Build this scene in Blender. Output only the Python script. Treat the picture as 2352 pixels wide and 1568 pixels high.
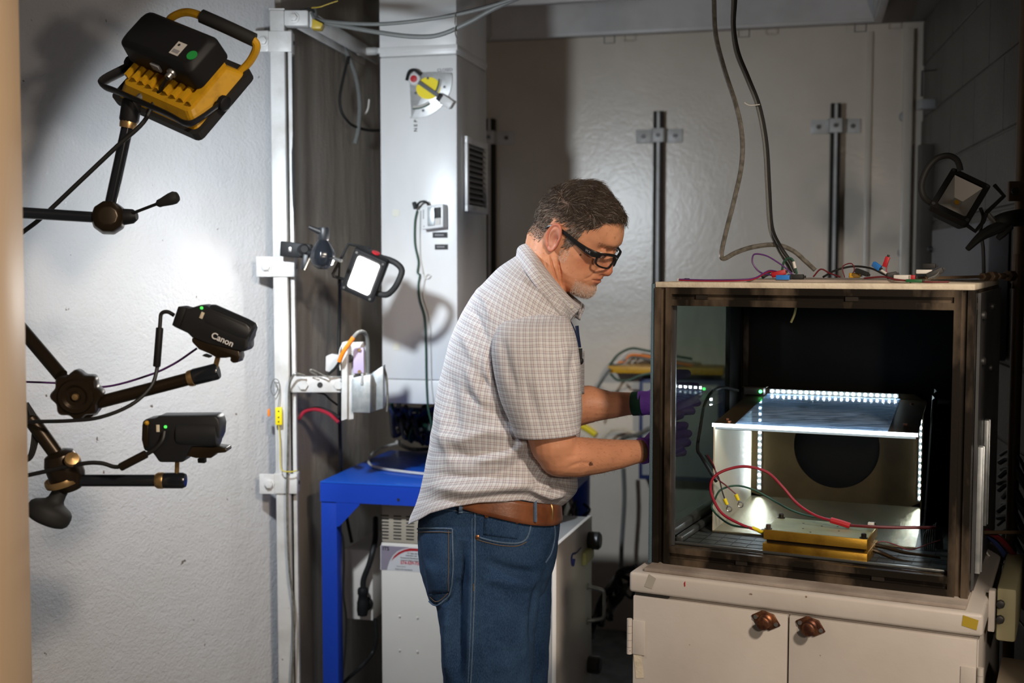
import bpy, bmesh, math, random
import numpy as np
from mathutils import Vector, Matrix, noise
from mathutils.bvhtree import BVHTree

for o in list(bpy.data.objects): bpy.data.objects.remove(o, do_unlink=True)
SC = bpy.context.scene
COL = SC.collection
random.seed(7)
# ------------------------------------------------------------------ camera
FPX, CX, CY, EYE, HOR = 2700.0, 1176.0, 784.0, 1.55, 605.0
PITCH = math.atan((CY-HOR)/FPX)
cam_d = bpy.data.cameras.new('camera'); cam = bpy.data.objects.new('camera', cam_d); COL.objects.link(cam)
cam.location = (0, 0, EYE); cam.rotation_euler = (math.pi/2-PITCH, 0, 0)
cam_d.sensor_width = 36; cam_d.lens = 36*FPX/2352
cam_d.dof.use_dof = True; cam_d.dof.focus_distance = 2.48; cam_d.dof.aperture_fstop = 3.2
cam_d.clip_start = .05
SC.camera = cam
# ------------------------------------------------------------------ world, lamps, exposure
W = bpy.data.worlds.new('world'); SC.world = W; W.use_nodes = True
W.node_tree.nodes['Background'].inputs[0].default_value = (1.0, .66, .42, 1)
W.node_tree.nodes['Background'].inputs[1].default_value = .020
vs = SC.view_settings
vs.view_transform = 'Standard'; vs.look = 'None'; vs.gamma = 1; vs.use_curve_mapping = False
vs.exposure = 0.0
def lamp(name, kind, loc, energy, color, aim=None, **kw):
    d = bpy.data.lights.new(name, kind); d.energy = energy; d.color = color
    for k, v in kw.items(): setattr(d, k, v)
    o = bpy.data.objects.new(name, d); COL.objects.link(o); o.location = loc
    if aim is not None:
        o.rotation_euler = (Vector(aim)-Vector(loc)).to_track_quat('-Z', 'Y').to_euler()
    return o
WARM = (1.0, .84, .68)
# ceiling lamp of the room the photographer stands in, and a lower lamp beside him
lamp('room_ceiling_lamp', 'AREA', (.95, .05, 2.62), 50, WARM, aim=(.1, 2.6, 1.1), shape='DISK', size=.22)
lamp('room_standing_lamp', 'AREA', (.60, .25, 1.62), 9, WARM, aim=(-.2, 2.6, 1.5), shape='DISK', size=.12)
FLOOD_POS = (-.6389, 2.30, 1.8945); FLOOD_DIR = Vector((.18, .82, -.53)).normalized(); FLOOD_AIM = Vector((.25, .87, -.42)).normalized()
fl = lamp('flood_lamp', 'SPOT', Vector(FLOOD_POS)+FLOOD_DIR*.024, 98, (.84, .925, 1.0), aim=Vector(FLOOD_POS)+FLOOD_DIR*.024+FLOOD_AIM, spot_size=math.radians(122), spot_blend=.16, shadow_soft_size=.04)
# beam profile of the flood's reflector: brightest on axis, falling off towards the rim
fl.data.use_nodes = True; _n = fl.data.node_tree; _e = _n.nodes['Emission']; _t = _n.nodes.new('ShaderNodeTexCoord'); _s = _n.nodes.new('ShaderNodeSeparateXYZ'); _n.links.new(_t.outputs['Normal'], _s.inputs[0])
_a = _n.nodes.new('ShaderNodeMath'); _a.operation = 'ABSOLUTE'; _n.links.new(_s.outputs[2], _a.inputs[0]); _p = _n.nodes.new('ShaderNodeMath'); _p.operation = 'POWER'; _p.inputs[1].default_value = 3.0; _n.links.new(_a.outputs[0], _p.inputs[0]); _n.links.new(_p.outputs[0], _e.inputs['Strength'])
try:
    SC.cycles.sample_clamp_indirect = 4.0
    SC.cycles.max_bounces = 8; SC.cycles.transparent_max_bounces = 16
    SC.cycles.caustics_refractive = False; SC.cycles.caustics_reflective = False
except Exception: pass
# ------------------------------------------------------------------ geometry helpers
_F = Vector((0, math.cos(PITCH), -math.sin(PITCH))); _U = Vector((0, math.sin(PITCH), math.cos(PITCH))); _R = Vector((1, 0, 0)); _C = Vector((0, 0, EYE))
def ray(x, y): return _F+_R*((x-CX)/FPX)+_U*((CY-y)/FPX)
def P(x, y, Y):
    "point of the place that stands Y metres into the room on the given sight line"
    d = ray(x, y); return _C+d*(Y/d.y)
def hit(x, y, pt, n):
    d = ray(x, y); n = Vector(n); return _C+d*((Vector(pt)-_C).dot(n)/d.dot(n))
def pix(q):
    v = Vector(q)-_C; k = v.dot(_F); return (CX+FPX*v.dot(_R)/k, CY-FPX*v.dot(_U)/k)
def M3(o, x, y, z):
    m = Matrix.Identity(4)
    for i, a in enumerate((x, y, z)):
        a = Vector(a)
        for j in range(3): m[j][i] = a[j]
    for j in range(3): m[j][3] = o[j]
    return m
def yawM(o, deg):
    "frame whose x runs right, y away, z up, turned so that its right end comes nearer by deg"
    a = math.radians(deg); return M3(o, (math.cos(a), -math.sin(a), 0), (math.sin(a), math.cos(a), 0), (0, 0, 1))
def frame(o, z, xhint=(1, 0, 0)):
    z = Vector(z).normalized(); x = Vector(xhint); x = (x-z*x.dot(z))
    if x.length < 1e-5: x = Vector((0, 1, 0)); x = x-z*x.dot(z)
    x.normalize(); return M3(o, x, z.cross(x), z)
def spline(pts, res=6, closed=False):
    pts = [Vector(p) for p in pts]; n = len(pts)
    if n < 3: return pts
    out = []
    rng = range(n) if closed else range(n-1)
    for i in rng:
        p0 = pts[(i-1) % n] if (closed or i > 0) else pts[0]*2-pts[1]
        p1 = pts[i]; p2 = pts[(i+1) % n]
        p3 = pts[(i+2) % n] if (closed or i+2 < n) else pts[-1]*2-pts[-2]
        for k in range(res):
            t = k/res
            out.append(.5*((2*p1)+(p2-p0)*t+(2*p0-5*p1+4*p2-p3)*t*t+(3*p1-p0-3*p2+p3)*t**3))
    if not closed: out.append(pts[-1])
    return out
def lerp(a, b, t): return a+(b-a)*t
def interp(x, tab):
    if x <= tab[0][0]: return tab[0][1]
    for (x0, y0), (x1, y1) in zip(tab, tab[1:]):
        if x <= x1: return y0+(y1-y0)*(x-x0)/(x1-x0)
    return tab[-1][1]
def sstep(a, b, x):
    t = min(1, max(0, (x-a)/(b-a))); return t*t*(3-2*t)
def rrect(w, h, r, n=4):
    out = []
    for cx_, cy_, a0 in ((w/2-r, h/2-r, 0), (-w/2+r, h/2-r, 90), (-w/2+r, -h/2+r, 180), (w/2-r, -h/2+r, 270)):
        for k in range(n+1):
            a = math.radians(a0+90*k/n); out.append((cx_+r*math.cos(a), cy_+r*math.sin(a)))
    return out
def wloc(o):
    v = Vector((0, 0, 0))
    while o is not None: v += o.location; o = o.parent
    return v
class MB:
    def __init__(s): s.v = []; s.f = []; s.uv = {}
    def add(s, vs_, fs, M=None):
        o = len(s.v)
        s.v += [(M @ Vector(v)) if M is not None else Vector(v) for v in vs_]
        s.f += [tuple(i+o for i in f) for f in fs]; return s
    def obox(s, o, ex, ey, ez, M=None):
        o, ex, ey, ez = map(Vector, (o, ex, ey, ez))
        vs_ = [o, o+ex, o+ex+ey, o+ey, o+ez, o+ex+ez, o+ex+ey+ez, o+ey+ez]
        fs = [(0, 3, 2, 1), (4, 5, 6, 7), (0, 1, 5, 4), (1, 2, 6, 5), (2, 3, 7, 6), (3, 0, 4, 7)]
        if ex.cross(ey).dot(ez) < 0: fs = [f[::-1] for f in fs]
        return s.add(vs_, fs, M)
    def box(s, a, b, M=None):
        a, b = Vector(a), Vector(b); d = b-a
        return s.obox(a, (d.x, 0, 0), (0, d.y, 0), (0, 0, d.z), M)
    def cbox(s, c, sz, M=None):
        c, h = Vector(c), Vector(sz)/2; return s.box(c-h, c+h, M)
    def loft(s, rings, caps=True, M=None, closed=True):
        n = len(rings[0]); vs_ = [p for r in rings for p in r]; fs = []
        for i in range(len(rings)-1):
            for j in range(n if closed else n-1):
                k = (j+1) % n; fs.append((i*n+j, i*n+k, (i+1)*n+k, (i+1)*n+j))
        if caps: fs.append(tuple(range(n))[::-1]); fs.append(tuple((len(rings)-1)*n+j for j in range(n)))
        return s.add(vs_, fs, M)
    def cyl(s, p0, p1, r0, r1=None, n=16, M=None, caps=True):
        p0, p1 = Vector(p0), Vector(p1); r1 = r0 if r1 is None else r1
        m = frame(p0, p1-p0); L = (p1-p0).length
        rings = [[m @ Vector((r*math.cos(2*math.pi*k/n), r*math.sin(2*math.pi*k/n), z)) for k in range(n)] for r, z in ((r0, 0), (r1, L))]
        return s.loft(rings, caps, M)
    def lathe(s, prof, m, n=24, caps=True):
        rings = [[m @ Vector((r*math.cos(2*math.pi*k/n), r*math.sin(2*math.pi*k/n), z)) for k in range(n)] for r, z in prof]
        return s.loft(rings, caps)
    def prism(s, poly, m, t, t0=0):
        return s.loft([[m @ Vector((x, y, t0)) for x, y in poly], [m @ Vector((x, y, t0+t)) for x, y in poly]])
    def tube(s, pts, r, n=8, res=6, closed=False, smooth=True, flat=1.0):
        pts = spline(pts, res, closed) if smooth else [Vector(p) for p in pts]
        N = len(pts); rings = []
        up = None
        for i, p in enumerate(pts):
            if closed: t = pts[(i+1) % N]-pts[i-1]
            else: t = pts[min(i+1, N-1)]-pts[max(i-1, 0)]
            if t.length < 1e-9: t = Vector((0, 0, 1))
            t.normalize()
            if up is None: up = t.orthogonal().normalized()
            up = up-t*up.dot(t)
            if up.length < 1e-6: up = t.orthogonal()
            up.normalize(); b = t.cross(up)
            rr = r if not hasattr(r, '__len__') else interp(i/(N-1), [(k/(len(r)-1), x) for k, x in enumerate(r)])
            rings.append([p+up*(rr*math.cos(2*math.pi*k/n))+b*(rr*flat*math.sin(2*math.pi*k/n)) for k in range(n)])
        if closed: rings.append(rings[0]); return s.loft(rings, caps=False)
        return s.loft(rings)
    def ball(s, c, r, n=12, m=8, sc=(1, 1, 1), M=None):
        c = Vector(c); rings = []
        for i in range(1, m):
            a = math.pi*i/m
            rings.append([c+Vector((r*sc[0]*math.sin(a)*math.cos(2*math.pi*k/n), r*sc[1]*math.sin(a)*math.sin(2*math.pi*k/n), -r*sc[2]*math.cos(a))) for k in range(n)])
        return s.loft(rings, True, M)
    def grid(s, fn, nu, nv, uvfn=None, flip=False):
        o = len(s.v)
        for i in range(nu+1):
            for j in range(nv+1): s.v.append(Vector(fn(i/nu, j/nv)))
        for i in range(nu):
            for j in range(nv):
                a = o+i*(nv+1)+j; q = (a, a+nv+1, a+nv+2, a+1)
                s.f.append(q[::-1] if flip else q)
        return s
    def build(s, name, mat, parent=None, smooth=False, bevel=0, seg=2, origin=None, ang=35, fix=True, solid=0):
        o0 = Vector(origin) if origin is not None else (wloc(parent) if parent is not None else s.base())
        me = bpy.data.meshes.new(name)
        me.from_pydata([tuple(v-o0) for v in s.v], [], s.f)
        if fix or bevel:
            bm = bmesh.new(); bm.from_mesh(me)
            if bevel:
                es = [e for e in bm.edges if len(e.link_faces) == 2 and e.calc_face_angle(0) > .5]
                bmesh.ops.bevel(bm, geom=es, offset=bevel, segments=seg, profile=.5, affect='EDGES', clamp_overlap=True)
            if fix: bmesh.ops.recalc_face_normals(bm, faces=bm.faces)
            bm.to_mesh(me); bm.free()
        if smooth or bevel:
            for p in me.polygons: p.use_smooth = True
            me.set_sharp_from_angle(angle=math.radians(ang))
        if isinstance(mat, str): mat = MAT[mat]
        me.materials.append(mat)
        ob = bpy.data.objects.new(name, me); COL.objects.link(ob)
        if parent is not None: ob.parent = parent
        else: ob.location = o0
        if solid:
            m = ob.modifiers.new('t', 'SOLIDIFY'); m.thickness = solid; m.offset = 0
        return ob
    def base(s):
        xs = [v.x for v in s.v]; ys = [v.y for v in s.v]; zs = [v.z for v in s.v]
        return Vector(((min(xs)+max(xs))/2, (min(ys)+max(ys))/2, min(zs)))
def tag(o, label, cat, group=None):
    o['label'] = label; o['category'] = cat
    if group: o['group'] = group
    return o
def struct(o): o['kind'] = 'structure'; return o
def root(name, loc, label, cat, group=None):
    o = bpy.data.objects.new(name, None); COL.objects.link(o); o.location = loc; o.empty_display_size = .05
    return tag(o, label, cat, group)
def text(name, s, mat, parent, M, size, ext=.0004, align='CENTER', bold=0):
    c = bpy.data.curves.new(name, 'FONT'); c.body = s; c.size = size; c.extrude = ext; c.align_x = align; c.align_y = 'CENTER'; c.offset = bold
    t = bpy.data.objects.new('tmp_text', c); COL.objects.link(t)
    dg = bpy.context.evaluated_depsgraph_get(); me = bpy.data.meshes.new_from_object(t.evaluated_get(dg))
    bpy.data.objects.remove(t, do_unlink=True)
    o0 = wloc(parent)
    for v in me.vertices: v.co = (M @ v.co)-o0
    me.materials.clear(); me.materials.append(MAT[mat])
    ob = bpy.data.objects.new(name, me); COL.objects.link(ob); ob.parent = parent
    return ob
# ------------------------------------------------------------------ materials
MAT = {}
def mat(name, col, rough=.5, metal=0, bump=None, var=None, spec=.5, spots=None, coat=0, aniso=None, emit=None, trans=0, ior=1.45, sss=0, alpha=1):
    m = bpy.data.materials.new(name); m.use_nodes = True; nt = m.node_tree; b = nt.nodes['Principled BSDF']
    b.inputs['Base Color'].default_value = (*col, 1); b.inputs['Roughness'].default_value = rough; b.inputs['Metallic'].default_value = metal
    b.inputs['Specular IOR Level'].default_value = spec; b.inputs['Coat Weight'].default_value = coat
    b.inputs['Transmission Weight'].default_value = trans; b.inputs['IOR'].default_value = ior; b.inputs['Alpha'].default_value = alpha
    if sss:
        b.inputs['Subsurface Weight'].default_value = sss; b.inputs['Subsurface Radius'].default_value = (.012, .005, .003); b.inputs['Subsurface Scale'].default_value = 1.0
    if emit:
        b.inputs['Emission Color'].default_value = (*emit[0], 1); b.inputs['Emission Strength'].default_value = emit[1]
    N = nt.nodes.new; L = nt.links.new
    tc = N('ShaderNodeTexCoord'); src = None
    def nz(scale, det=4, stretch=None, rgh=.55):
        n = N('ShaderNodeTexNoise'); n.inputs['Scale'].default_value = scale; n.inputs['Detail'].default_value = det; n.inputs['Roughness'].default_value = rgh
        if stretch:
            mp = N('ShaderNodeMapping'); mp.inputs['Scale'].default_value = stretch; L(tc.outputs['Object'], mp.inputs['Vector']); L(mp.outputs[0], n.inputs['Vector'])
        else: L(tc.outputs['Object'], n.inputs['Vector'])
        return n
    if var:  # (scale, dark colour, low, high[, stretch])
        n = nz(var[0], 5, var[4] if len(var) > 4 else None)
        r = N('ShaderNodeValToRGB'); r.color_ramp.elements[0].position = var[2]; r.color_ramp.elements[1].position = var[3]
        r.color_ramp.elements[0].color = (*var[1], 1); r.color_ramp.elements[1].color = (*col, 1)
        L(n.outputs['Fac'], r.inputs['Fac']); src = r.outputs['Color']
    if spots:  # (scale, colour, threshold): small chips and specks
        n = nz(spots[0], 2); r = N('ShaderNodeValToRGB'); r.color_ramp.elements[0].position = spots[2]; r.color_ramp.elements[1].position = spots[2]+.03
        L(n.outputs['Fac'], r.inputs['Fac'])
        mx = N('ShaderNodeMix'); mx.data_type = 'RGBA'; L(r.outputs['Color'], mx.inputs['Factor'])
        mx.inputs['B'].default_value = (*spots[1], 1)
        if src is not None: L(src, mx.inputs['A'])
        else: mx.inputs['A'].default_value = (*col, 1)
        src = mx.outputs['Result']
    if src is not None: L(src, b.inputs['Base Color'])
    if bump:  # list of (scale, strength, distance[, stretch])
        prev = None
        for bp in bump:
            n = nz(bp[0], 3, bp[3] if len(bp) > 3 else None); k = N('ShaderNodeBump'); k.inputs['Strength'].default_value = bp[1]; k.inputs['Distance'].default_value = bp[2]
            L(n.outputs['Fac'], k.inputs['Height'])
            if prev: L(prev.outputs['Normal'], k.inputs['Normal'])
            prev = k
        L(prev.outputs['Normal'], b.inputs['Normal'])
    MAT[name] = m; return m
mat('plaster', (.55, .55, .56), .20, bump=[(26, .4, .006), (120, .7, .0035)], var=(3, (.53, .525, .52), .35, .6), spots=(38, (.16, .13, .11), .735))
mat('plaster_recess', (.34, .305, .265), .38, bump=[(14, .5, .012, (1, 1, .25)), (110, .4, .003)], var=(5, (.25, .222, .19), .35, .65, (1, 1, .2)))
mat('plaster_back', (.74, .665, .57), .30, spec=1.0, bump=[(20, .16, .004), (70, .28, .0022)], var=(2.5, (.64, .57, .485), .35, .65))
mat('plaster_front', (.55, .50, .45), .6)
mat('ceiling_paint', (.22, .20, .18), .7, bump=[(40, .3, .004)])
mat('floor_vinyl', (.20, .22, .24), .5, var=(12, (.12, .13, .14), .4, .6))
mat('block_paint', (.115, .103, .086), .55, bump=[(70, .5, .004)], var=(6, (.09, .08, .067), .35, .65))
mat('mortar_paint', (.15, .135, .115), .7)
mat('jamb_paint', (.60, .44, .285), .45, bump=[(6, .25, .006, (1, 1, .15))], var=(5, (.52, .375, .235), .3, .7, (1, 1, .15)))
mat('white_enamel', (.76, .77, .78), .33, bump=[(9, .12, .006), (90, .1, .002)], var=(4, (.66, .66, .655), .3, .6, (1, 1, .3)))
mat('white_paint', (.62, .62, .615), .38, bump=[(60, .35, .003)], var=(9, (.48, .465, .44), .32, .55), spots=(45, (.2, .16, .13), .74))
mat('grey_paint', (.35, .35, .35), .5)
mat('troffer_white', (.60, .59, .585), .4, var=(5, (.5, .49, .48), .35, .6))
mat('steel_dark', (.10, .10, .10), .45, .8)
mat('steel', (.55, .55, .54), .35, .9, var=(30, (.38, .37, .36), .35, .6))
mat('galvanized', (.55, .58, .59), .42, .7, var=(45, (.42, .46, .48), .4, .6))
mat('black_plastic', (.010, .010, .011), .55, spec=.3)
mat('black_gloss', (.012, .014, .018), .18)
mat('black_rubber', (.015, .015, .015), .7)
mat('bronze_black', (.035, .024, .014), .3, .6)
mat('brass_trim', (.55, .36, .16), .35, .9)
mat('yellow_enamel', (.56, .30, .010), .45, var=(30, (.42, .22, .008), .3, .5))
mat('yellow_tape', (.46, .33, .035), .4)
mat('yellow_pale', (.62, .58, .25), .5)
mat('yellow_bright', (.85, .68, .01), .45)
mat('cable_black', (.012, .012, .012), .5)
mat('cable_grey', (.14, .145, .14), .45, bump=[(300, .5, .002)])
mat('cable_clear_grey', (.17, .16, .14), .25, var=(80, (.09, .085, .07), .35, .6))
mat('cable_white', (.66, .64, .60), .5)
mat('cable_red', (.30, .012, .03), .4)
mat('cable_darkred', (.12, .01, .015), .45)
mat('cable_blue', (.02, .035, .12), .45)
mat('cable_green', (.02, .07, .045), .45)
mat('cable_purple', (.10, .03, .16), .45)
mat('cable_orange', (.85, .22, .01), .45)
mat('cable_yellow', (.50, .42, .05), .5)
mat('plug_red', (.42, .012, .02), .45)
mat('plug_blue', (.03, .20, .62), .45)
mat('plug_green', (.01, .10, .03), .5)
mat('plug_white', (.66, .64, .60), .5)
mat('led_green', (.05, .5, .1), .4, emit=((.08, 1, .18), 6))
mat('led_green_dim', (.05, .5, .1), .4, emit=((.1, .9, .12), 1.0))
mat('sticker_white', (.55, .53, .50), .5)
mat('sticker_green', (.02, .30, .06), .5)
mat('ink', (.02, .02, .02), .6)
mat('ink_grey', (.25, .25, .27), .6)
mat('ink_red', (.62, .05, .08), .6)
mat('ink_white', (.7, .7, .7), .5)
# ================================================================== the room
ROOM = 14.0
LWA, LWB = Vector((-1.197, 2.87, 0)), Vector((-.689, 3.47, 0))     # left wall line
LWD = (LWB-LWA).normalized(); LWN = Vector((LWD.y, -LWD.x, 0))
BW0 = Vector((0, 5.0, 0)); ra = math.radians(ROOM)
RX, RY = Vector((math.cos(ra), -math.sin(ra), 0)), Vector((math.sin(ra), math.cos(ra), 0))
CORN = BW0+RX*1.64                                                     # back right corner
ca = math.radians(11); RWD = Vector((-math.sin(ca), -math.cos(ca), 0)); RWN = Vector((-math.cos(ca), math.sin(ca), 0))
CEIL = 2.48
def slab(name, a, b, z0, z1, n, t, m):
    "vertical wall from a to b, its face towards n, t thick"
    a, b, n = Vector(a), Vector(b), Vector(n)
    return struct(MB().obox(a+Vector((0, 0, z0)), b-a, -n*t, (0, 0, z1-z0)).build(name, m))
LW0 = LWA-LWD*.72
slab('wall_left', LW0, LWB, 0, CEIL, LWN, .12, 'plaster')
RC0, RC1 = Vector((-.672, 3.47, 0)), BW0+RX*-.24
rn = (RC1-RC0).normalized(); rn = Vector((rn.y, -rn.x, 0))
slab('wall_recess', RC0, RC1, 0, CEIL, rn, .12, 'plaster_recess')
slab('wall_back', BW0-RX*.6, CORN+RX*.15, 0, CEIL, -RY, .12, 'plaster_back')
# right wall of painted concrete blocks
RWL = 3.2
wr = slab('wall_right', CORN+RWD*-.05, CORN+RWD*RWL, 0, CEIL, RWN, .14, 'mortar_paint')
bh, bw, jt = .2032, .4064, .008
blkme = None
for r in range(12):
    for c in range(9):
        t0 = c*bw-(bw/2 if r % 2 else 0)+.06; t1 = t0+bw-jt
        t0 = max(t0, .01)
        if t1 < .05 or t1 > RWL-.02: continue
        z0 = r*bh+.075; z1 = z0+bh-jt
        if z1 > CEIL-.005: z1 = CEIL-.005
        p = CORN+RWD*t0+Vector((0, 0, z0))-RWN*.004
        MB().obox(p, RWD*(t1-t0), RWN*.010, (0, 0, z1-z0)).build('block', 'block_paint', wr, bevel=.003, seg=1)
# front wall of the chamber with the door opening the photograph is taken through
JY = 1.70; DL, DR, DTOP = -.712, .93, 2.16
LWx = LW0.x
slab('wall_front_left', (-1.75, JY+.12, 0), (DL-.10, JY+.12, 0), 0, CEIL, (0, 1, 0), .12, 'plaster_front')
slab('wall_front_right', (DR, JY+.12, 0), (2.3, JY+.12, 0), 0, CEIL, (0, 1, 0), .12, 'plaster_front')  # unseen part, added to keep the room lamp's light off the right wall
slab('wall_front_above', (DL-.10, JY+.12, 0), (DR, JY+.12, 0), DTOP, CEIL, (0, 1, 0), .12, 'plaster_front')
slab('wall_corner', (LW0.x, JY+.12, 0), LW0, 0, CEIL, (1, 0, 0), .1, 'plaster')
a = P(47, 0, JY+.10); b = P(64, 1568, JY+.10); tilt = (b.x-a.x)/(a.z-b.z)*.45
jm = MB()
z0, z1 = 0, DTOP
def jx(z): return a.x+(a.z-z)*tilt
jm.add([(-.95, JY-.02, 0), (jx(0), JY-.02, 0), (jx(0), JY+.10, 0), (-.95, JY+.10, 0), (-.95, JY-.02, z1+.1), (jx(z1), JY-.02, z1+.1), (jx(z1), JY+.10, z1+.1), (-.95, JY+.10, z1+.1)],
       [(0, 3, 2, 1), (4, 5, 6, 7), (0, 1, 5, 4), (1, 2, 6, 5), (2, 3, 7, 6), (3, 0, 4, 7)])
struct(jm.build('trim_1', 'jamb_paint', bevel=.006))
struct(MB().box((-2.6, -.8, -.05), (2.8, 5.9, 0)).build('floor', 'floor_vinyl'))
# ceiling with the opening of the light fixture
FXL = hit(1115, 97, (0, 0, 2.43), (0, 0, 1)); FXR = hit(2030, 41, (0, 0, 2.43), (0, 0, 1))
fx_x0 = (FXL-BW0).dot(RX); fx_x1 = (FXR-BW0).dot(RX); fx_y1 = (FXL-BW0).dot(RY); fx_y0 = fx_y1-.62
RM = M3(BW0, RX, RY, (0, 0, 1))
cm = MB(); e = .012
for x0, x1, y0, y1 in ((-3, fx_x0+e, -3.6, .3), (fx_x1-e, 3, -3.6, .3), (fx_x0+e, fx_x1-e, -3.6, fx_y0+e), (fx_x0+e, fx_x1-e, fx_y1-e, .3)):
    cm.box((x0, y0, CEIL), (x1, y1, CEIL+.08), RM)
struct(cm.build('ceiling', 'ceiling_paint'))
r = root('ceiling_light', RM @ Vector(((fx_x0+fx_x1)/2, (fx_y0+fx_y1)/2, 2.43)), 'unlit white recessed fluorescent light fixture in the dark ceiling', 'light fixture')
m = MB(); t = .03
for x0, x1, y0, y1 in ((fx_x0, fx_x1, fx_y1-t, fx_y1), (fx_x0, fx_x1, fx_y0, fx_y0+t), (fx_x0, fx_x0+t, fx_y0+t, fx_y1-t), (fx_x1-t, fx_x1, fx_y0+t, fx_y1-t)):
    m.box((x0, y0, 2.432), (x1, y1, CEIL-.001), RM)
m.build('trim_frame', 'troffer_white', r, bevel=.004)
m = MB(); zt = 2.63; i = .032; sl = .10
A = [(fx_x0+i, fx_y0+i), (fx_x1-i, fx_y0+i), (fx_x1-i, fx_y1-i), (fx_x0+i, fx_y1-i)]
B = [(fx_x0+i, fx_y0+i+sl), (fx_x1-i, fx_y0+i+sl), (fx_x1-i, fx_y1-i-sl), (fx_x0+i, fx_y1-i-sl)]
m.loft([[RM @ Vector((x, y, 2.445)) for x, y in A], [RM @ Vector((x, y, 2.56)) for x, y in A], [RM @ Vector((x, y, zt)) for x, y in B]], caps=False)
m.add([RM @ Vector((x, y, zt)) for x, y in B], [(0, 1, 2, 3)])
m.build('reflector_pan', 'troffer_white', r, solid=.004)
for k in (.16, .5, .84):
    for yy in (fx_y0+.2, fx_y1-.2): pass
for yy in (fx_y0+.22, fx_y1-.22):
    MB().cyl(RM @ Vector((fx_x0+.06, yy, 2.56)), RM @ Vector((fx_x1-.06, yy, 2.56)), .016, n=14).build('tube_lamp', 'sticker_white', r, smooth=True)
for k in (.33, .67, .95):                                    # wire clips hanging at the far rim
    xx = lerp(fx_x0, fx_x1, k); m = MB()
    m.tube([RM @ Vector((xx-.02, fx_y1-.004, 2.47)), RM @ Vector((xx-.02, fx_y1+.004, 2.405)), RM @ Vector((xx+.02, fx_y1+.004, 2.405)), RM @ Vector((xx+.02, fx_y1-.004, 2.47))], .002, 6, smooth=False)
    m.build('wire_clip', 'steel_dark', r)
# far-wall metal edge trim on the right and its two round plugs
m = MB(); x1 = 1.60; m.box((x1-.035, -.03, 0), (x1, 0, CEIL-.03), RM); m.box((x1-.17, -.012, 0), (x1-.15, 0, CEIL-.03), RM)
struct(m.build('trim_2', 'plaster_back', bevel=.003))
for (px, py) in ((2078, 268), (2075, 580)):
    q = hit(px, py, BW0, RY)
    tag(MB().lathe([(.006, .0), (.022, .0), (.018, .010), (.008, .014)], frame(q, -RY), 16).build('wall_plug', 'grey_paint', smooth=True), ('upper' if py < 400 else 'lower')+' round plug in the far wall near the corner', 'wall plug')
# strut channels bolted on the far wall
mat('channel_shade', (.045, .038, .032), .65, spec=.2)  # shadow inside the open channels put into their colour
for px, ytop, ybr, ybot, lab in ((1130, 275, 318, 900, 'strut channel on the far wall just right of the white duct'), (1515, 258, 313, 640, 'strut channel on the far wall behind the hanging cables, middle one'), (1920, 240, 291, 640, 'strut channel on the far wall above the test box, rightmost one')):
    c = hit(px, ytop, BW0, RY); zt = c.z; cz = hit(px, ybr, BW0, RY).z
    x = (c-BW0).dot(RX); zb = .7
    r = root('strut_channel', RM @ Vector((x, -.02, zb)), lab, 'strut')
    m = MB(); w, d = .038, .045
    m.box((x-w/2, -d, zb), (x-w/2+.006, -.001, zt), RM); m.box((x+w/2-.006, -d, zb), (x+w/2, -.001, zt), RM); m.box((x-w/2, -.006, zb), (x+w/2, -.001, zt), RM)
    m.box((x-w/2, -d, zb), (x-w/2+.014, -d+.003, zt), RM); m.box((x+w/2-.014, -d, zb), (x+w/2, -d+.003, zt), RM)
    m.build('channel', 'channel_shade', r)
    MB().box((x-.005, -.047, zb), (x+.006, -.030, zt-.004), RM).build('centre_strip', 'white_paint', r)
    m = MB(); m.box((x-.095, -.008, cz-.028), (x-w/2, -.001, cz+.028), RM); m.box((x+w/2, -.008, cz-.028), (x+.095, -.001, cz+.028), RM)
    m.box((x-w/2-.006, -.052, cz-.028), (x+w/2+.006, -.045, cz+.028), RM); m.box((x-w/2-.006, -.052, cz-.028), (x-w/2-.0005, -.001, cz+.028), RM); m.box((x+w/2+.0005, -.052, cz-.028), (x+w/2+.006, -.001, cz+.028), RM)
    m.build('clamp', 'white_paint', r, bevel=.002)
    for dx, dy in ((-.065, -.008), (.065, -.008), (0, -.052)):
        MB().cyl(RM @ Vector((x+dx, dy, cz)), RM @ Vector((x+dx, dy-.008, cz)), .009, n=6).build('bolt', 'steel_dark', r)
# ------------------------------------------------------------------ white duct column
CO = P(877, 925, 3.75); CW, CD = .2535, .353; CZ = CO.z
CM = M3((CO.x, CO.y, 0), RX, RY, (0, 0, 1))
def on_col(px, py): return hit(px, py, CO, RY)
def col_xz(px, py):
    q = on_col(px, py)-CO; return q.dot(RX), q.z+CO.z
r = root('duct_column', CM @ Vector((CW/2, CD/2, CZ)), 'tall white enamelled sheet metal duct hanging from the ceiling', 'duct')
zs = [CZ, col_xz(960, 872)[1], col_xz(960, 118)[1]-.0, CEIL-.002]
zs[2] = col_xz(960, 128)[1]
for i in range(3):
    MB().box((0.0 if i != 1 else .001, 0 if i != 1 else .001, zs[i]+(.0008 if i else 0)), (CW, CD, zs[i+1]-.0008), CM).build('duct_section', 'white_enamel', r, bevel=.004)
z7 = col_xz(960, 110)[1]
MB().box((-.003, -.003, z7-.012), (CW+.003, CD+.003, z7+.006), CM).build('slip_band', 'white_enamel', r, bevel=.002)
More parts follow.
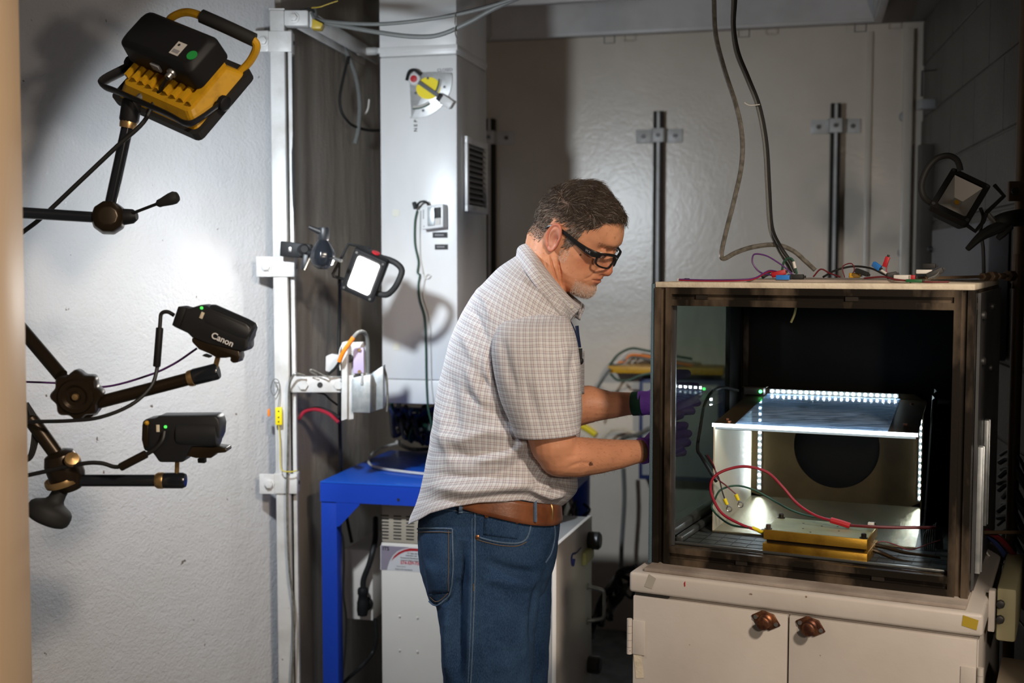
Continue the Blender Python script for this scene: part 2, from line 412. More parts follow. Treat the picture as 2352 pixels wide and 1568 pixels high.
# louvred grille in the side towards the far wall
SP = CM @ Vector((CW, 0, 0)); SN = RX
ga = hit(1064, 312, SP, SN); gb = hit(1112, 500, SP, SN); ya, yb = (ga-SP).dot(RY), (gb-SP).dot(RY); za, zb_ = gb.z, ga.z
za, zb_ = hit(1064, 485, SP, SN).z, ga.z
g = MB(); fr = .022
for y0, y1, z0, z1 in ((ya, yb, za, za+fr), (ya, yb, zb_-fr, zb_), (ya, ya+fr, za+fr, zb_-fr), (yb-fr, yb, za+fr, zb_-fr)):
    g.box((CW+.0005, y0, z0), (CW+.014, y1, z1), CM)
gr = g.build('grille_frame', 'white_enamel', r, bevel=.002)
MB().box((CW+.0004, ya+fr, za+fr), (CW+.002, yb-fr, zb_-fr), CM).build('grille_back', 'black_rubber', gr)
n = 11
for k in range(n):
    z = lerp(za+fr, zb_-fr, (k+.5)/n)
    MB().obox((CW+.003, ya+fr, z+.006), (.009, 0, -.010), (0, yb-ya-2*fr, 0), (.0012, 0, .0014), CM).build('slat', 'grey_paint', gr)
# damper quadrant on the column front
mat('quadrant_grey', (.50, .51, .51), .38, .35, var=(25, (.38, .38, .38), .35, .6))
q0 = on_col(955, 183); QM = M3(q0-RY*.001, RX, (0, 0, 1), -RY); S = 3.75/FPX
def cp(px, py, d=0):
    q = on_col(px, py); return q-RY*d
r = root('damper_quadrant', cp(985, 262), 'round-edged damper lever plate with yellow sticker on the white duct', 'damper lever')
rad = (cp(990, 263)-q0).length
poly = [(math.cos(a)*rad, math.sin(a)*rad) for a in np.linspace(math.radians(8), math.radians(-100), 26)]
poly = poly+[(-.014, -rad*.95), (-.02, .012), (.0, .022), (.06, .022)]
m = MB(); m.prism(poly, QM, .003); m.build('quadrant_plate', 'quadrant_grey', r, bevel=.0006)
yc = cp(985, 203, .0045); m = MB(); m.prism([(.040*math.cos(a), .034*math.sin(a)) for a in np.linspace(0, 2*math.pi, 20, False)], M3(yc, RX, (0, 0, 1), -RY), .0008); m.build('yellow_sticker', 'yellow_bright', r)
for a0, a1 in ((-2, -38), (-58, -95)):
    rr = rad*.70; pts = [QM @ Vector((rr*math.cos(math.radians(a)), rr*math.sin(math.radians(a)), .0035)) for a in np.linspace(a0, a1, 9)]
    mm = MB(); mm.tube(pts, .011, 8, 2, flat=.14); mm.build('slot_rim', 'cable_green', r)
    mm = MB(); mm.tube([p-RY*.0012 for p in pts], .0065, 8, 2, flat=.2); mm.build('slot', 'sticker_white', r)
hb, he = cp(955, 183, .012), cp(1040, 243, .012)
dv = (he-hb).normalized()
m = MB(); m.obox(hb-dv.cross(RY)*.006, dv*((he-hb).length*.72), dv.cross(RY)*.012, -RY*.004); m.build('lever_arm', 'steel_dark', r)
m = MB(); m.obox(hb+dv*((he-hb).length*.70)-dv.cross(RY)*.014, dv*(he-hb).length*.32, dv.cross(RY)*.028, -RY*.012); m.build('lever_grip', 'white_paint', r, bevel=.003)
m = MB(); q = hb+dv*((he-hb).length*.66); m.obox(q-dv.cross(RY)*.012, dv*.014, dv.cross(RY)*.024, -RY*.016); m.build('clamp_nut', 'black_plastic', r, bevel=.002)
m = MB(); m.lathe([(.0, .0), (.02, .0), (.02, .012), (.016, .016), (0.001, .016)], frame(hb+RY*.010, -RY), 18); m.build('pivot_washer', 'white_paint', r, smooth=True)
m = MB(); m.lathe([(.011, .014), (.011, .020), (.001, .021)], frame(hb+RY*.010, -RY), 14); m.build('pivot_bolt', 'plug_red', r, smooth=True)
m = MB(); m.tube([hb+RX*-.024+Vector((0, 0, -.004))-RY*.006, hb+RX*-.014+Vector((0, 0, .022))-RY*.008, hb+RX*.004+Vector((0, 0, .026))-RY*.008, hb+RX*.022+Vector((0, 0, .012))-RY*.006], .005, 8); m.build('wing_nut', 'black_plastic', r)
for px, py in ((1022, 200), (1023, 222), (1014, 237), (973, 254), (984, 180), (956, 214)):
    MB().cyl(cp(px, py, .003), cp(px, py, .006), .0042, n=10).build('screw', 'steel_dark', r)
text('lettering', 'CLOSED', 'ink_grey', r, M3(cp(1022, 161, .0006), RX, (0, 0, 1), -RY), .0135, bold=.0002)
for k, ch in enumerate('OPEN'):
    text('lettering', ch, 'ink', r, M3(cp(955, 268+k*10, .0006), (0, 0, 1), -RX, -RY), .015, bold=.0003)
# small data logger on the column
r = root('data_logger', cp(1005, 530), 'small white sensor module box with grey display on the duct', 'sensor')
a, b = cp(978, 475), cp(1028, 528); m = MB(); ww = (b-a).dot(RX); hh = a.z-b.z
LM = M3(a-Vector((0, 0, hh)), RX+Vector((0, 0, .10)), -RY, (0, 0, 1)); m.box((0, .0005, 0), (ww, .045, hh), LM); m.build('case', 'white_enamel', r, bevel=.004)
m = MB(); m.box((ww*.30, .045, hh*.12), (ww*.62, .050, hh*.92), LM); m.build('display', 'galvanized', r, bevel=.002)
m = MB(); m.box((ww*.60, .045, hh*.42), (ww*.90, .051, hh*.86), LM); m.build('relay', 'ink', r, bevel=.001)
m = MB(); m.box((ww*.66, .045, hh*.14), (ww*.88, .049, hh*.40), LM); m.build('chip', 'sticker_white', r)
MB().box((ww*.08, .045, hh*.45), (ww*.12, .046, hh*.85), LM).build('slot_mark', 'ink_grey', r); MB().box((ww*.10, .045, hh*.10), (ww*.14, .046, hh*.16), LM).build('slot_mark', 'ink_grey', r)
m = MB(); m.tube([cp(990, 474, .02), cp(984, 464, .025), cp(972, 465, .03), cp(963, 475, .025)], .0035, 8); m.build('loop_wire', 'cable_black', r)
m = MB(); m.obox(cp(957, 482, .02), Vector((.011, 0, .004)), -RY*.012, Vector((-.006, 0, .024))*.9); m.build('plug', 'black_plastic', r, bevel=.002)
m = MB(); m.tube([cp(x, y, .008) for x, y in ((960, 484), (955, 510), (955, 560), (963, 600), (961, 625), (966, 632), (963, 655), (967, 690), (978, 730), (980, 800), (981, 870), (984, 927), (990, 960), (1000, 1000))], .0030, 8)
tag(m.build('logger_cable', 'cable_green', smooth=True), 'thin dark green cable running down the white duct face', 'cable')
m = MB(); m.tube([cp(x, y, .005) for x, y in ((966, 484), (965, 540), (966, 590), (972, 620), (974, 632), (983, 640), (990, 633), (983, 630), (976, 645), (974, 680), (988, 730), (990, 800), (992, 880), (997, 927))], .0018, 6)
tag(m.build('logger_wire', 'cable_white', smooth=True), 'thin pale curled wire beside the green cable on the duct', 'wire')
for px0, py0, px1, py1, lab in ((994, 533, 1028, 546, 'upper small black label strip below the sensor module'), (999, 561, 1029, 573, 'lower small black label strip below the sensor module')):
    a, b = cp(px0, py1), cp(px1, py0); m = MB(); m.obox(a-RY*.0003, RX*(b-a).dot(RX), (0, 0, b.z-a.z), -RY*.001)
    o = tag(m.build('label_strip', 'ink'), lab, 'label')
    m = MB(); m.obox(lerp(a, b, .15)-RY*.0014+Vector((0, 0, .004)), RX*(b-a).dot(RX)*.6, (0, 0, .004), -RY*.0003); m.build('print_line', 'ink_grey', o)
mat('sticker_cream', (.70, .69, .60), .5)
for px, py, lab in ((910, 489, 'pale square sticker left of the sensor module on the duct'), (911, 796, 'pale square sticker low on the white duct')):
    a = cp(px-8, py+8); m = MB(); m.obox(a-RY*.0003, RX*.022, (0, 0, .022), -RY*.0006); tag(m.build('square_sticker', 'sticker_cream'), lab, 'sticker')
# ------------------------------------------------------------------ white square post with its brackets and struts
PY = 3.40
pl, pr = P(633, 600, PY), P(666, 600, PY); pw = pr.x-pl.x
ptop = P(650, 30, PY).z
r = root('support_post', (pl.x+pw/2, PY, 0), 'white square tube post standing at the end of the left wall', 'post')
MB().box((pl.x, PY-pw, 0), (pr.x, PY, ptop)).build('post_tube', 'white_paint', r, bevel=.004)
MB().box((pr.x+.005, PY-.02, 0), (pr.x+.016, PY+.004, ptop-.05)).build('flat_bar', 'white_paint', r, bevel=.002)
MB().box((pl.x-.001, PY-pw-.001, ptop-.0), (pr.x+.001, PY+.001, ptop+.004)).build('end_cap', 'white_paint', r)
for yb in (102, 612, 1104):
    z = P(650, yb, PY).z; h = .029
    m = MB()
    m.box((pl.x-.006, PY-pw-.006, z-h), (pr.x+.020, PY-pw-.0005, z+h)); m.box((pr.x+.016, PY-pw-.006, z-h), (pr.x+.021, PY+.002, z+h)); m.box((pl.x-.006, PY-pw-.006, z-h), (pl.x-.0005, PY+.002, z+h))
    pb = m.build('clamp_strap', 'white_paint', r, bevel=.002)
    q = Vector((pl.x-.002, PY-pw-.004, z)); m = MB(); m.obox(q+Vector((-.044, -.002, -h)), (.044, -.004, 0), (0, .006, 0), (0, 0, 2*h)); m.build('wall_plate', 'white_paint', pb, bevel=.0015)
    m = MB(); m.cyl(q+Vector((-.014, 0, 0)), q+Vector((-.014, -.017, 0)), .0115, n=6); m.cyl(q+Vector((-.014, -.002, 0)), q+Vector((-.014, -.008, 0)), .015, n=16); m.build('hex_bolt', 'white_paint', pb, bevel=.0015)
    MB().cyl((pr.x+.022, PY-pw/2, z), (pr.x+.0235, PY-pw/2, z), .006, n=12).build('bolt_hole', 'ink', pb)
# top arm and long strut running back
a0 = P(666, 45, PY-pw/2); zt = a0.z; m = MB(); m.obox(Vector((pr.x, PY-pw-.004, zt-.022)), (.068, .0, 0), (0, pw, 0), (0, 0, .044)); ta = m.build('top_arm', 'white_paint', r, bevel=.005)
m = MB(); q = Vector((pr.x+.028, PY-pw-.004, zt)); m.cyl(q, q-Vector((0, .012, 0)), .011, n=6); m.cyl(q, q-Vector((0, .004, 0)), .016, n=16); m.build('hex_bolt', 'white_paint', ta, bevel=.001)
s0 = Vector((pr.x+.05, PY-.02, zt)); s1 = Vector((-.475, 4.0, zt)); d = (s1-s0); sd = Vector((d.y, -d.x, 0)).normalized()
for o_ in (-.026, .018):
    m = MB(); m.obox(s0+sd*o_-Vector((0, 0, .022)), d, sd*.008, (0, 0, .044)); m.build('strut_bar', 'white_paint', r, bevel=.002)
m = MB(); q = s1-Vector((0, .12, 0)); m.cyl(q-sd*.03, q+sd*.05, .011, n=6); m.cyl(q-sd*.026, q+sd*.036, .013, n=16); m.build('strut_bolt', 'white_paint', r, bevel=.001)
# lower side arm that carries the bracket of the sensor tower
z = P(700, 880, PY).z; r2 = ta
m = MB(); m.box((pr.x+.004, PY-pw-.004, z-.023), (P(785, 880, PY-pw).x, PY-pw+.026, z+.023)); sa = m.build('side_arm', 'white_paint', r, bevel=.006)
for px, rr, mm in ((697, .014, 'white_paint'), (735, .008, 'ink'), (778, .013, 'white_paint')):
    q = P(px, 880, PY-pw-.004); q.y = PY-pw-.004; q.z = z
    MB().cyl(q, q-Vector((0, .009 if rr > .01 else .0015, 0)), rr, n=6 if rr > .01 else 14).build('arm_bolt', mm, sa)
# ================================================================== test box, its cabinet and what is in it
mat('anodized', (.024, .019, .015), .34, .5, var=(9, (.20, .15, .105), .34, .49, (1, 1, .35)), bump=[(120, .15, .001)])
mat('anodized_dark', (.055, .047, .04), .42, .7, var=(11, (.14, .10, .07), .33, .46))
mat('cream_board', (.72, .64, .50), .8, bump=[(160, .5, .002)], var=(30, (.6, .52, .40), .35, .55))
mat('sooty_board', (.46, .40, .35), .85, bump=[(120, .4, .002)], var=(7, (.25, .21, .18), .35, .65))
mat('soot_black', (.012, .012, .012), .55)
mat('inner_panel', (.004, .004, .004), .6, spec=.25)
mat('grid_sheet', (.055, .06, .055), .5, .2, var=(14, (.02, .021, .02), .4, .6))
mat('edge_foam', (.10, .16, .20), .8, bump=[(500, .8, .002)])
mat('cabinet_paint', (.63, .585, .54), .42, bump=[(7, .12, .006), (90, .15, .002)], var=(3.2, (.55, .50, .455), .35, .6), spots=(60, (.22, .15, .11), .765))
mat('copper_knob', (.30, .13, .065), .42, .85, var=(60, (.12, .05, .035), .4, .6))
mat('brass_brushed', (.50, .46, .32), .26, .9, bump=[(30, .25, .002, (3, 60, 60)), (9, .1, .004)], var=(6, (.42, .36, .22), .35, .65))
mat('brass_shaded', (.085, .058, .024), .5, .5, var=(7, (.05, .033, .016), .38, .62))  # enclosure brass darkened, the shade on its panels put into the colour
mat('brass_lit', (.66, .60, .45), .45, .3, bump=[(40, .2, .002)])  # same brass made paler, the glow of the strips put into the colour
mat('brass_block_top', (.52, .50, .28), .42, .75, var=(18, (.44, .41, .22), .3, .6))
mat('brass_block_side', (.62, .36, .05), .33, .85, bump=[(40, .3, .001, (6, 6, 40))], var=(16, (.38, .2, .03), .35, .5))
mat('led_white', (1, 1, 1), .5, emit=((.82, .95, 1.0), 110))
mat('led_bar', (1, 1, 1), .5, emit=((.86, .96, 1.0), 7))
mat('strip_white', (.10, .11, .11), .6)
m_ = mat('glass_pane', (.93, .97, .95), .02, trans=1, ior=1.45)
m_ = mat('smeared_acrylic', (.45, .62, .75), .14, trans=.85, ior=1.2, spots=None, bump=[(14, .25, .003, (1, 5, 1))])
def alpha_glass(name, tint, refl_r, mixlo, mixhi, smear, smear_scale, stretch):
    "thin sheet: mostly see-through, mirror reflection by Fresnel, wiped streaks that scatter light"
    m = bpy.data.materials.new(name); m.use_nodes = True; nt = m.node_tree; nt.nodes.clear(); N = nt.nodes.new; L = nt.links.new
    out = N('ShaderNodeOutputMaterial'); tr = N('ShaderNodeBsdfTransparent'); tr.inputs[0].default_value = (*tint, 1)
    gl = N('ShaderNodeBsdfGlossy'); gl.inputs['Roughness'].default_value = refl_r
    fr = N('ShaderNodeFresnel'); fr.inputs[0].default_value = 1.5
    ge = N('ShaderNodeNewGeometry'); nb = N('ShaderNodeMath'); nb.operation = 'SUBTRACT'; nb.inputs[0].default_value = 1; L(ge.outputs['Backfacing'], nb.inputs[1]); fb_ = N('ShaderNodeMath'); fb_.operation = 'MULTIPLY'; L(fr.outputs[0], fb_.inputs[0]); L(nb.outputs[0], fb_.inputs[1])
    mx = N('ShaderNodeMixShader'); L(fb_.outputs[0], mx.inputs[0]); L(tr.outputs[0], mx.inputs[1]); L(gl.outputs[0], mx.inputs[2])
    df = N('ShaderNodeBsdfDiffuse'); df.inputs[0].default_value = (*smear, 1)
    tl = N('ShaderNodeBsdfTranslucent'); tl.inputs[0].default_value = (*smear, 1); ad = N('ShaderNodeMixShader'); ad.inputs[0].default_value = .5; L(df.outputs[0], ad.inputs[1]); L(tl.outputs[0], ad.inputs[2])
    tc = N('ShaderNodeTexCoord'); mp = N('ShaderNodeMapping'); mp.inputs['Scale'].default_value = stretch; L(tc.outputs['Object'], mp.inputs[0])
    n = N('ShaderNodeTexNoise'); n.inputs['Scale'].default_value = smear_scale; n.inputs['Detail'].default_value = 6; n.inputs['Distortion'].default_value = 1.6; L(mp.outputs[0], n.inputs['Vector'])
    mr = N('ShaderNodeMapRange'); mr.inputs['From Min'].default_value = .38; mr.inputs['From Max'].default_value = .68; mr.inputs['To Min'].default_value = mixlo; mr.inputs['To Max'].default_value = mixhi; L(n.outputs['Fac'], mr.inputs[0])
    m2 = N('ShaderNodeMixShader'); L(mr.outputs[0], m2.inputs[0]); L(mx.outputs[0], m2.inputs[1]); L(ad.outputs[0], m2.inputs[2]); L(m2.outputs[0], out.inputs[0])
    MAT[name] = m
alpha_glass('glass_pane', (.50, .57, .53), .02, .02, .10, (.20, .24, .22), 6, (1, 1, 1))
alpha_glass('smeared_acrylic', (.60, .78, .95), .08, .22, .90, (.52, .68, .90), 9, (1, 5, 1))
BYAW = 26.0; BO = Vector((.297, 2.45, 0)); BM = yawM(BO, BYAW); BU = Vector((BM[0][0], BM[1][0], 0)); BV = Vector((BM[0][1], BM[1][1], 0))
BW_, BD_, BZ0, BZ1 = .624, .66, .920, 1.500
# ---- cabinet
r = root('base_cabinet', BM @ Vector((.31, .25, 0)), 'cream painted steel cabinet with two doors under the test box', 'cabinet')
lu0, lu1, lv0, lv1, lz0, lz1 = -.030, .657, -.062, .62, .868, .911
MB().box((lu0+.008, lv0+.016, 0), (lu1-.008, lv1-.01, lz0), BM).build('body', 'cabinet_paint', r, bevel=.002)
m = MB(); m.box((lu0, lv0, lz0), (lu1, lv1, lz1), BM); m.build('lid', 'cabinet_paint', r, bevel=.007, seg=3)
m = MB(); m.box((lu0+.012, lv0+.004, lz0-.004), (lu0+.085, lv0+.012, lz0-.0005), BM); m.build('lid_notch', 'ink', r)
sx = .302; dv0 = lv0+.0155
for s, (x0, x1) in enumerate(((lu0+.010, sx-.0018), (sx+.0018, lu1-.010))):
    d = MB().box((x0, dv0-.016, .09), (x1, dv0, lz0-.006), BM).build('door', 'cabinet_paint', r, bevel=.002)
    d['label'] = ('left', 'right')[s]+' cabinet door with copper knob'
    kx = (.259, .346)[s]; kz = .848
    km = M3(BM @ Vector((kx, dv0-.0165, kz)), BU, (0, 0, 1), -BV)
    ang = math.radians(-14); rot = Matrix.Rotation(ang, 4, 'Z')
    m = MB(); m.prism([(.030, 0), (.012, .017), (-.012, .017), (-.030, 0), (-.012, -.017), (.012, -.017)], km @ rot, .004); m.build('knob_plate', 'copper_knob', d, bevel=.0015)
    m = MB(); m.lathe([(.014, .004), (.014, .010), (.0105, .012), (.0105, .022), (.0125, .024), (.0125, .029), (.010, .0305), (.0005, .0305)], km, 20); m.build('knob', 'copper_knob', d, smooth=True)
    for q in (-.021, .021):
        p = km @ rot @ Vector((q, 0, .004)); MB().cyl(p, p-BV*.0025, .0042, n=10).build('screw', 'steel', d)
    # hinges
    for hz in (.775, .25):
        hx = x0 if s == 0 else x1; sg = 1 if s == 0 else -1
        m = MB(); m.box((min(hx, hx+sg*.027), dv0-.019, hz-.036), (max(hx, hx+sg*.027), dv0-.0163, hz+.036), BM); hb_ = m.build('hinge_leaf', 'cabinet_paint', d, bevel=.001)
    for hz in (.775, .25):
        hx = (x0 if s == 0 else x1)-(1 if s == 0 else -1)*.007
        for k in range(5):
            q = BM @ Vector((hx, dv0-.017, hz-.037+k*.015)); MB().cyl(q, q+Vector((0, 0, .0142)), .0058, n=12).build('hinge_knuckle', 'cabinet_paint', d, smooth=True)
def cab(px, py, v=None): return hit(px, py, BM @ Vector((0, dv0-.0165 if v is None else v, 0)), BV)
def patch(name, pxs, m, parent, v, t=.0006):
    pts = [cab(x, y, v) for x, y in pxs]; return MB().loft([pts, [p-BV*t for p in pts]]).build(name, m, parent)
patch('tape_strip', ((1455, 1503), (1473, 1502), (1479, 1556), (1461, 1557)), 'cream_board', r, dv0-.0165)
mat('tape_grey', (.42, .39, .34), .6)
patch('tape_residue', ((1491, 1318), (1507, 1328), (1497, 1352), (1480, 1346)), 'tape_grey', r, lv0-.0004)
patch('kapton_tape', ((2212, 1412), (2248, 1424), (2243, 1447), (2209, 1436)), 'yellow_tape', r, lv0-.0004)
patch('scratch_mark', ((1571, 1338), (1574, 1334), (1574, 1346), (1572, 1347)), 'plug_red', r, lv0-.0004)
tag(MB().box((-.002, -.048, lz1+.0005), (.626, .60, BZ0-.0005), BM).build('insulation_board', 'sooty_board', bevel=.002), 'thin pale insulation board between the cabinet and the test box', 'board')
# ---- the box
TB = root('test_chamber', BM @ Vector((.31, .33, BZ0)), 'open-fronted dark metal framed test box with glass side on the cabinet', 'test chamber')
def extr(M, L, w=.037):
    "slotted aluminium profile along local z"
    h = w/2; s, d = .0055, .010
    q = [(-h, -h), (-s, -h), (-s, -h+d), (s, -h+d), (s, -h), (h, -h), (h, -s), (h-d, -s), (h-d, s), (h, s), (h, h), (s, h), (s, h-d), (-s, h-d), (-s, h), (-h, h), (-h, s), (-h+d, s), (-h+d, -s), (-h, -s)]
    return MB().loft([[M @ Vector((x, y, 0)) for x, y in q], [M @ Vector((x, y, L)) for x, y in q]])
w = .037; h = w/2
def post(u, v): return extr(M3(BM @ Vector((u, v, BZ0)), BU, BV, (0, 0, 1)), BZ1-BZ0)
def rail_u(v, z, a=w, b=None): return extr(M3(BM @ Vector((a, v, z)), BV, (0, 0, 1), BU), (BW_-w if b is None else b)-a)
def rail_v(u, z): return extr(M3(BM @ Vector((u, w, z)), (0, 0, 1), BU, BV), BD_-2*w)
for u in (h, BW_-h):
    for v in (h, BD_-h): post(u, v).build('frame_post', 'anodized', TB)
for v in (h, BD_-h):
    for z in (BZ0+h, BZ1-h): rail_u(v, z).build('frame_rail', 'anodized', TB)
for u in (h, BW_-h):
    for z in (BZ0+h, BZ1-h): rail_v(u, z).build('frame_rail', 'anodized', TB)
# T-slot nuts seen in the rails
for (u, z) in ((.10, BZ1-h), (.40, BZ1-h), (.19, BZ0+h), (.46, BZ0+h)):
    MB().box((u-.012, .003, z-.0045), (u+.012, .010, z+.0045), BM).build('slot_nut', 'anodized_dark', TB)
MB().box((.001, .001, BZ1+.0003), (BW_-.001, BD_, BZ1+.012), BM).build('top_board', 'cream_board', TB, bevel=.002)
MB().box((w, w, BZ1-w+.004), (BW_-w, BD_-w, BZ1-.004), BM).build('roof_panel', 'soot_black', TB)
MB().box((w, BD_-.012, BZ0+w), (BW_-w, BD_-.006, BZ1-w), BM).build('back_panel', 'inner_panel', TB)
MB().box((BW_-.012, w, BZ0+w), (BW_-.006, BD_-w, BZ1-w), BM).build('side_panel', 'inner_panel', TB)
mat('side_sheet', (.12, .12, .125), .35, .5, var=(6, (.07, .07, .07), .35, .6))
MB().box((BW_+.0005, .05, BZ0+.004), (BW_+.006, BD_-.02, BZ1-.006), BM).build('outer_sheet', 'side_sheet', TB)
FZ = .958
MB().box((w*.6, .030, BZ0+.010), (BW_-w*.6, BD_-.03, FZ), BM).build('floor_sheet', 'grid_sheet', TB)
for k in range(17):
    u = .05+k*.033; MB().box((u, .034, FZ+.0001), (u+.0012, BD_-.05, FZ+.0006), BM).build('scored_line', 'soot_black', TB)
for k in range(5):
    v = .06+k*.033; MB().box((.04, v, FZ+.0001), (BW_-.04, v+.0012, FZ+.0006), BM).build('scored_line', 'soot_black', TB)
MB().box((.010, w+.001, BZ0+w+.001), (.014, .52, BZ1-w-.001), BM).build('glass_pane', 'glass_pane', TB)
MB().box((.006, .521, BZ0+w), (.018, BD_-w, BZ1-w), BM).build('blanking_panel', 'inner_panel', TB)
mat('rail_polished', (.20, .21, .21), .3, .8)
MB().box((.015, .045, FZ+.012), (.036, .60, FZ+.030), BM).build('inner_ledge', 'rail_polished', TB, bevel=.004)
MB().box((.036, .045, FZ+.0005), (.052, .58, FZ+.014), BM).build('inner_ledge', 'rail_polished', TB, bevel=.004)
MB().box((w+.002, .024, FZ+.0005), (BW_-w-.002, .030, FZ+.006), BM).build('sill_strip', 'rail_polished', TB, bevel=.001)
MB().box((w-.001, .016, BZ0+w), (w+.005, .022, BZ1-w), BM).build('gasket', 'side_sheet', TB)
# blue grey strip along the left edge
q0, q1 = BM @ Vector((-.014, .004, BZ0-.006)), BM @ Vector((-.0005, .030, BZ1+.006))
m = MB(); m.add([BM @ Vector(p) for p in ((-.0115, .004, BZ0-.004), (-.0005, .004, BZ0-.004), (-.0005, .030, BZ0-.004), (-.0115, .030, BZ0-.004), (-.0085, .004, BZ1+.008), (-.0005, .004, BZ1+.008), (-.0005, .030, BZ1+.008), (-.0085, .030, BZ1+.008))], [(0, 3, 2, 1), (4, 5, 6, 7), (0, 1, 5, 4), (1, 2, 6, 5), (2, 3, 7, 6), (3, 0, 4, 7)])
m.build('edge_strip', 'edge_foam', TB, bevel=.001)
# fittings on the right outside
for v, z in ((.10, 1.45), (.12, 1.36), (.34, 1.46), (.34, 1.33), (.10, 1.0)):
    q = BM @ Vector((BW_+.006, v, z)); m = MB(); m.lathe([(.009, 0), (.009, .004), (.006, .007), (.0005, .007)], frame(q, BU), 12); m.build('side_bolt', 'steel_dark', TB, smooth=True)
for z0, z1, v in ((.955, 1.20, .06), (1.02, 1.235, .20)):
    m = MB(); m.box((BW_+.0065, v, z0), (BW_+.016, v+.012, z1), BM); m.box((BW_+.0065, v+.016, z0), (BW_+.018, v+.030, z1), BM); m.build('side_guide', 'galvanized', TB, bevel=.001)
m = MB(); q = BM @ Vector((.24, .25, BZ1-w+.003)); m.tube([q, q-Vector((.004, 0, .025)), q-Vector((.012, 0, .045))], .0025, 6); m.build('hanging_clip', 'yellow_pale', TB)
# ---- lit brass enclosure
EM = yawM(BM @ Vector((.276, .397, 0)), BYAW-4.5); EU = Vector((EM[0][0], EM[1][0], 0)); EV = Vector((EM[0][1], EM[1][1], 0))
EW, ED, E0, E1 = .425, .43, FZ+.0012, 1.198
x0, x1, y0, y1 = -EW/2, EW/2, -ED/2, ED/2
LB = root('light_enclosure', EM @ Vector((0, 0, E0)), 'brass sheet enclosure edged with glowing white strips inside the test box', 'light enclosure')
MB().box((x0, y0, E0), (x1, y1, E0+.003), EM).build('base_plate', 'brass_brushed', LB)
# left side panel with inward bent shape
m = MB(); pts = [(x0, y0), (x0+.004, y0+.10), (x0+.008, y0+.26), (x0+.006, y1)]
m.loft([[EM @ Vector((x, y, E0+.003)) for x, y in pts]+[EM @ Vector((x+.003, y, E0+.003)) for x, y in pts[::-1]], [EM @ Vector((x, y, E1-.004)) for x, y in pts]+[EM @ Vector((x+.003, y, E1-.004)) for x, y in pts[::-1]]]); m.build('side_panel', 'brass_lit', LB)
MB().box((x1-.003, y1-.16, E0+.003), (x1, y1, E1+.012), EM).build('side_panel', 'brass_shaded', LB)
# back panel with round hole
hc = (.005, 1.098); hr = .103; ro = .0
poly = []; m = MB(); K = 48
bz0, bz1 = E0+.003, E1+.038
outer = []; inner = []
for k in range(K):
    a = 2*math.pi*k/K; c, s = math.cos(a), math.sin(a)
    t = min(((x1-hc[0]) if c > 0 else (hc[0]-x0))/max(abs(c), 1e-6), ((bz1-hc[1]) if s > 0 else (hc[1]-bz0))/max(abs(s), 1e-6))
    outer.append((hc[0]+c*t, hc[1]+s*t)); inner.append((hc[0]+c*hr, hc[1]+s*hr))
vv = []
for yy in (y1-.003, y1):
    vv += [EM @ Vector((x, yy, z)) for x, z in outer]+[EM @ Vector((x, yy, z)) for x, z in inner]
ff = []
for k in range(K):
    j = (k+1) % K
    ff += [(k, j, K+j, K+k), (2*K+k, 3*K+k, 3*K+j, 2*K+j), (K+k, K+j, 3*K+j, 3*K+k), (k, 2*K+k, 2*K+j, j)]
m.add(vv, ff); m.build('back_panel', 'brass_shaded', LB)
# top frame round the acrylic window, rising slightly to the back
def zt(y): return lerp(E1, E1+.022, (y-y0)/ED)
def topbox(xa, xb, ya, yb, t, name, mt, dz=0):
    v = []
    for (x, y) in ((xa, ya), (xb, ya), (xb, yb), (xa, yb)): v.append(EM @ Vector((x, y, zt(y)+dz)))
    m = MB(); m.loft([v, [p+Vector((0, 0, t)) for p in v]]); return m.build(name, mt, LB)
wx0, wx1 = x0+.048, x1-.060
topbox(x0, wx0, y0, y1, .002, 'top_plate', 'brass_shaded'); topbox(wx1, x1, y0, y1, .002, 'top_plate', 'brass_shaded')
topbox(wx0, wx1, y0+.001, y1, .004, 'acrylic_window', 'smeared_acrylic')
for (x, y) in ((x0+.02, y0+.05), (x0+.03, y0+.02), (x1-.03, y0+.09), (x1-.03, y1-.07)):
    q = EM @ Vector((x, y, zt(y)+.002)); MB().cyl(q, q+Vector((0, 0, .004)), .005, n=6).build('screw', 'copper_knob', LB)
# glowing front edge bar
m = MB(); v = [EM @ Vector((x, y0-.004, E1-.006)) for x in (x0-.002, x1)]
m.obox(EM @ Vector((x0-.002, y0-.006, E1-.0045)), EU*(EW+.002), EV*.004, (0, 0, .0075)); fb = m.build('front_light_bar', 'led_bar', LB)
def led_strip(p, q, n, facing, up):
    p, q = Vector(p), Vector(q); d = (q-p); f = Vector(facing).normalized(); s = d.normalized().cross(f)
    st = MB().obox(p-s*.005, d, s*.010, f*.0012).build('led_strip', 'strip_white', LB)
    me = None
    for k in range(n):
        c = p+d*((k+.5)/n)+f*.0013
        if me is None:
            e = MB().obox(-s*.0026-d.normalized()*.0026, s*.0052, d.normalized()*.0052, f*.0016).build('led', 'led_white', st, origin=(0, 0, 0)); me = e.data
        else:
            e = bpy.data.objects.new('led', me); COL.objects.link(e); e.parent = st
        e.location = c-wloc(st)
    return st
zb = E0+.008
led_strip(EM @ Vector((x0+.030, y1-.004, zb+.01)), EM @ Vector((x0+.030, y1-.004, E1+.012)), 15, -EV, None)
led_strip(EM @ Vector((x1-.010, y1-.004, zb+.01)), EM @ Vector((x1-.010, y1-.004, E1+.012)), 15, -EV, None)
led_strip(EM @ Vector((wx0+.004, y1-.004, E1+.0325)), EM @ Vector((wx1-.004, y1-.004, E1+.0325)), 22, -EV, None)
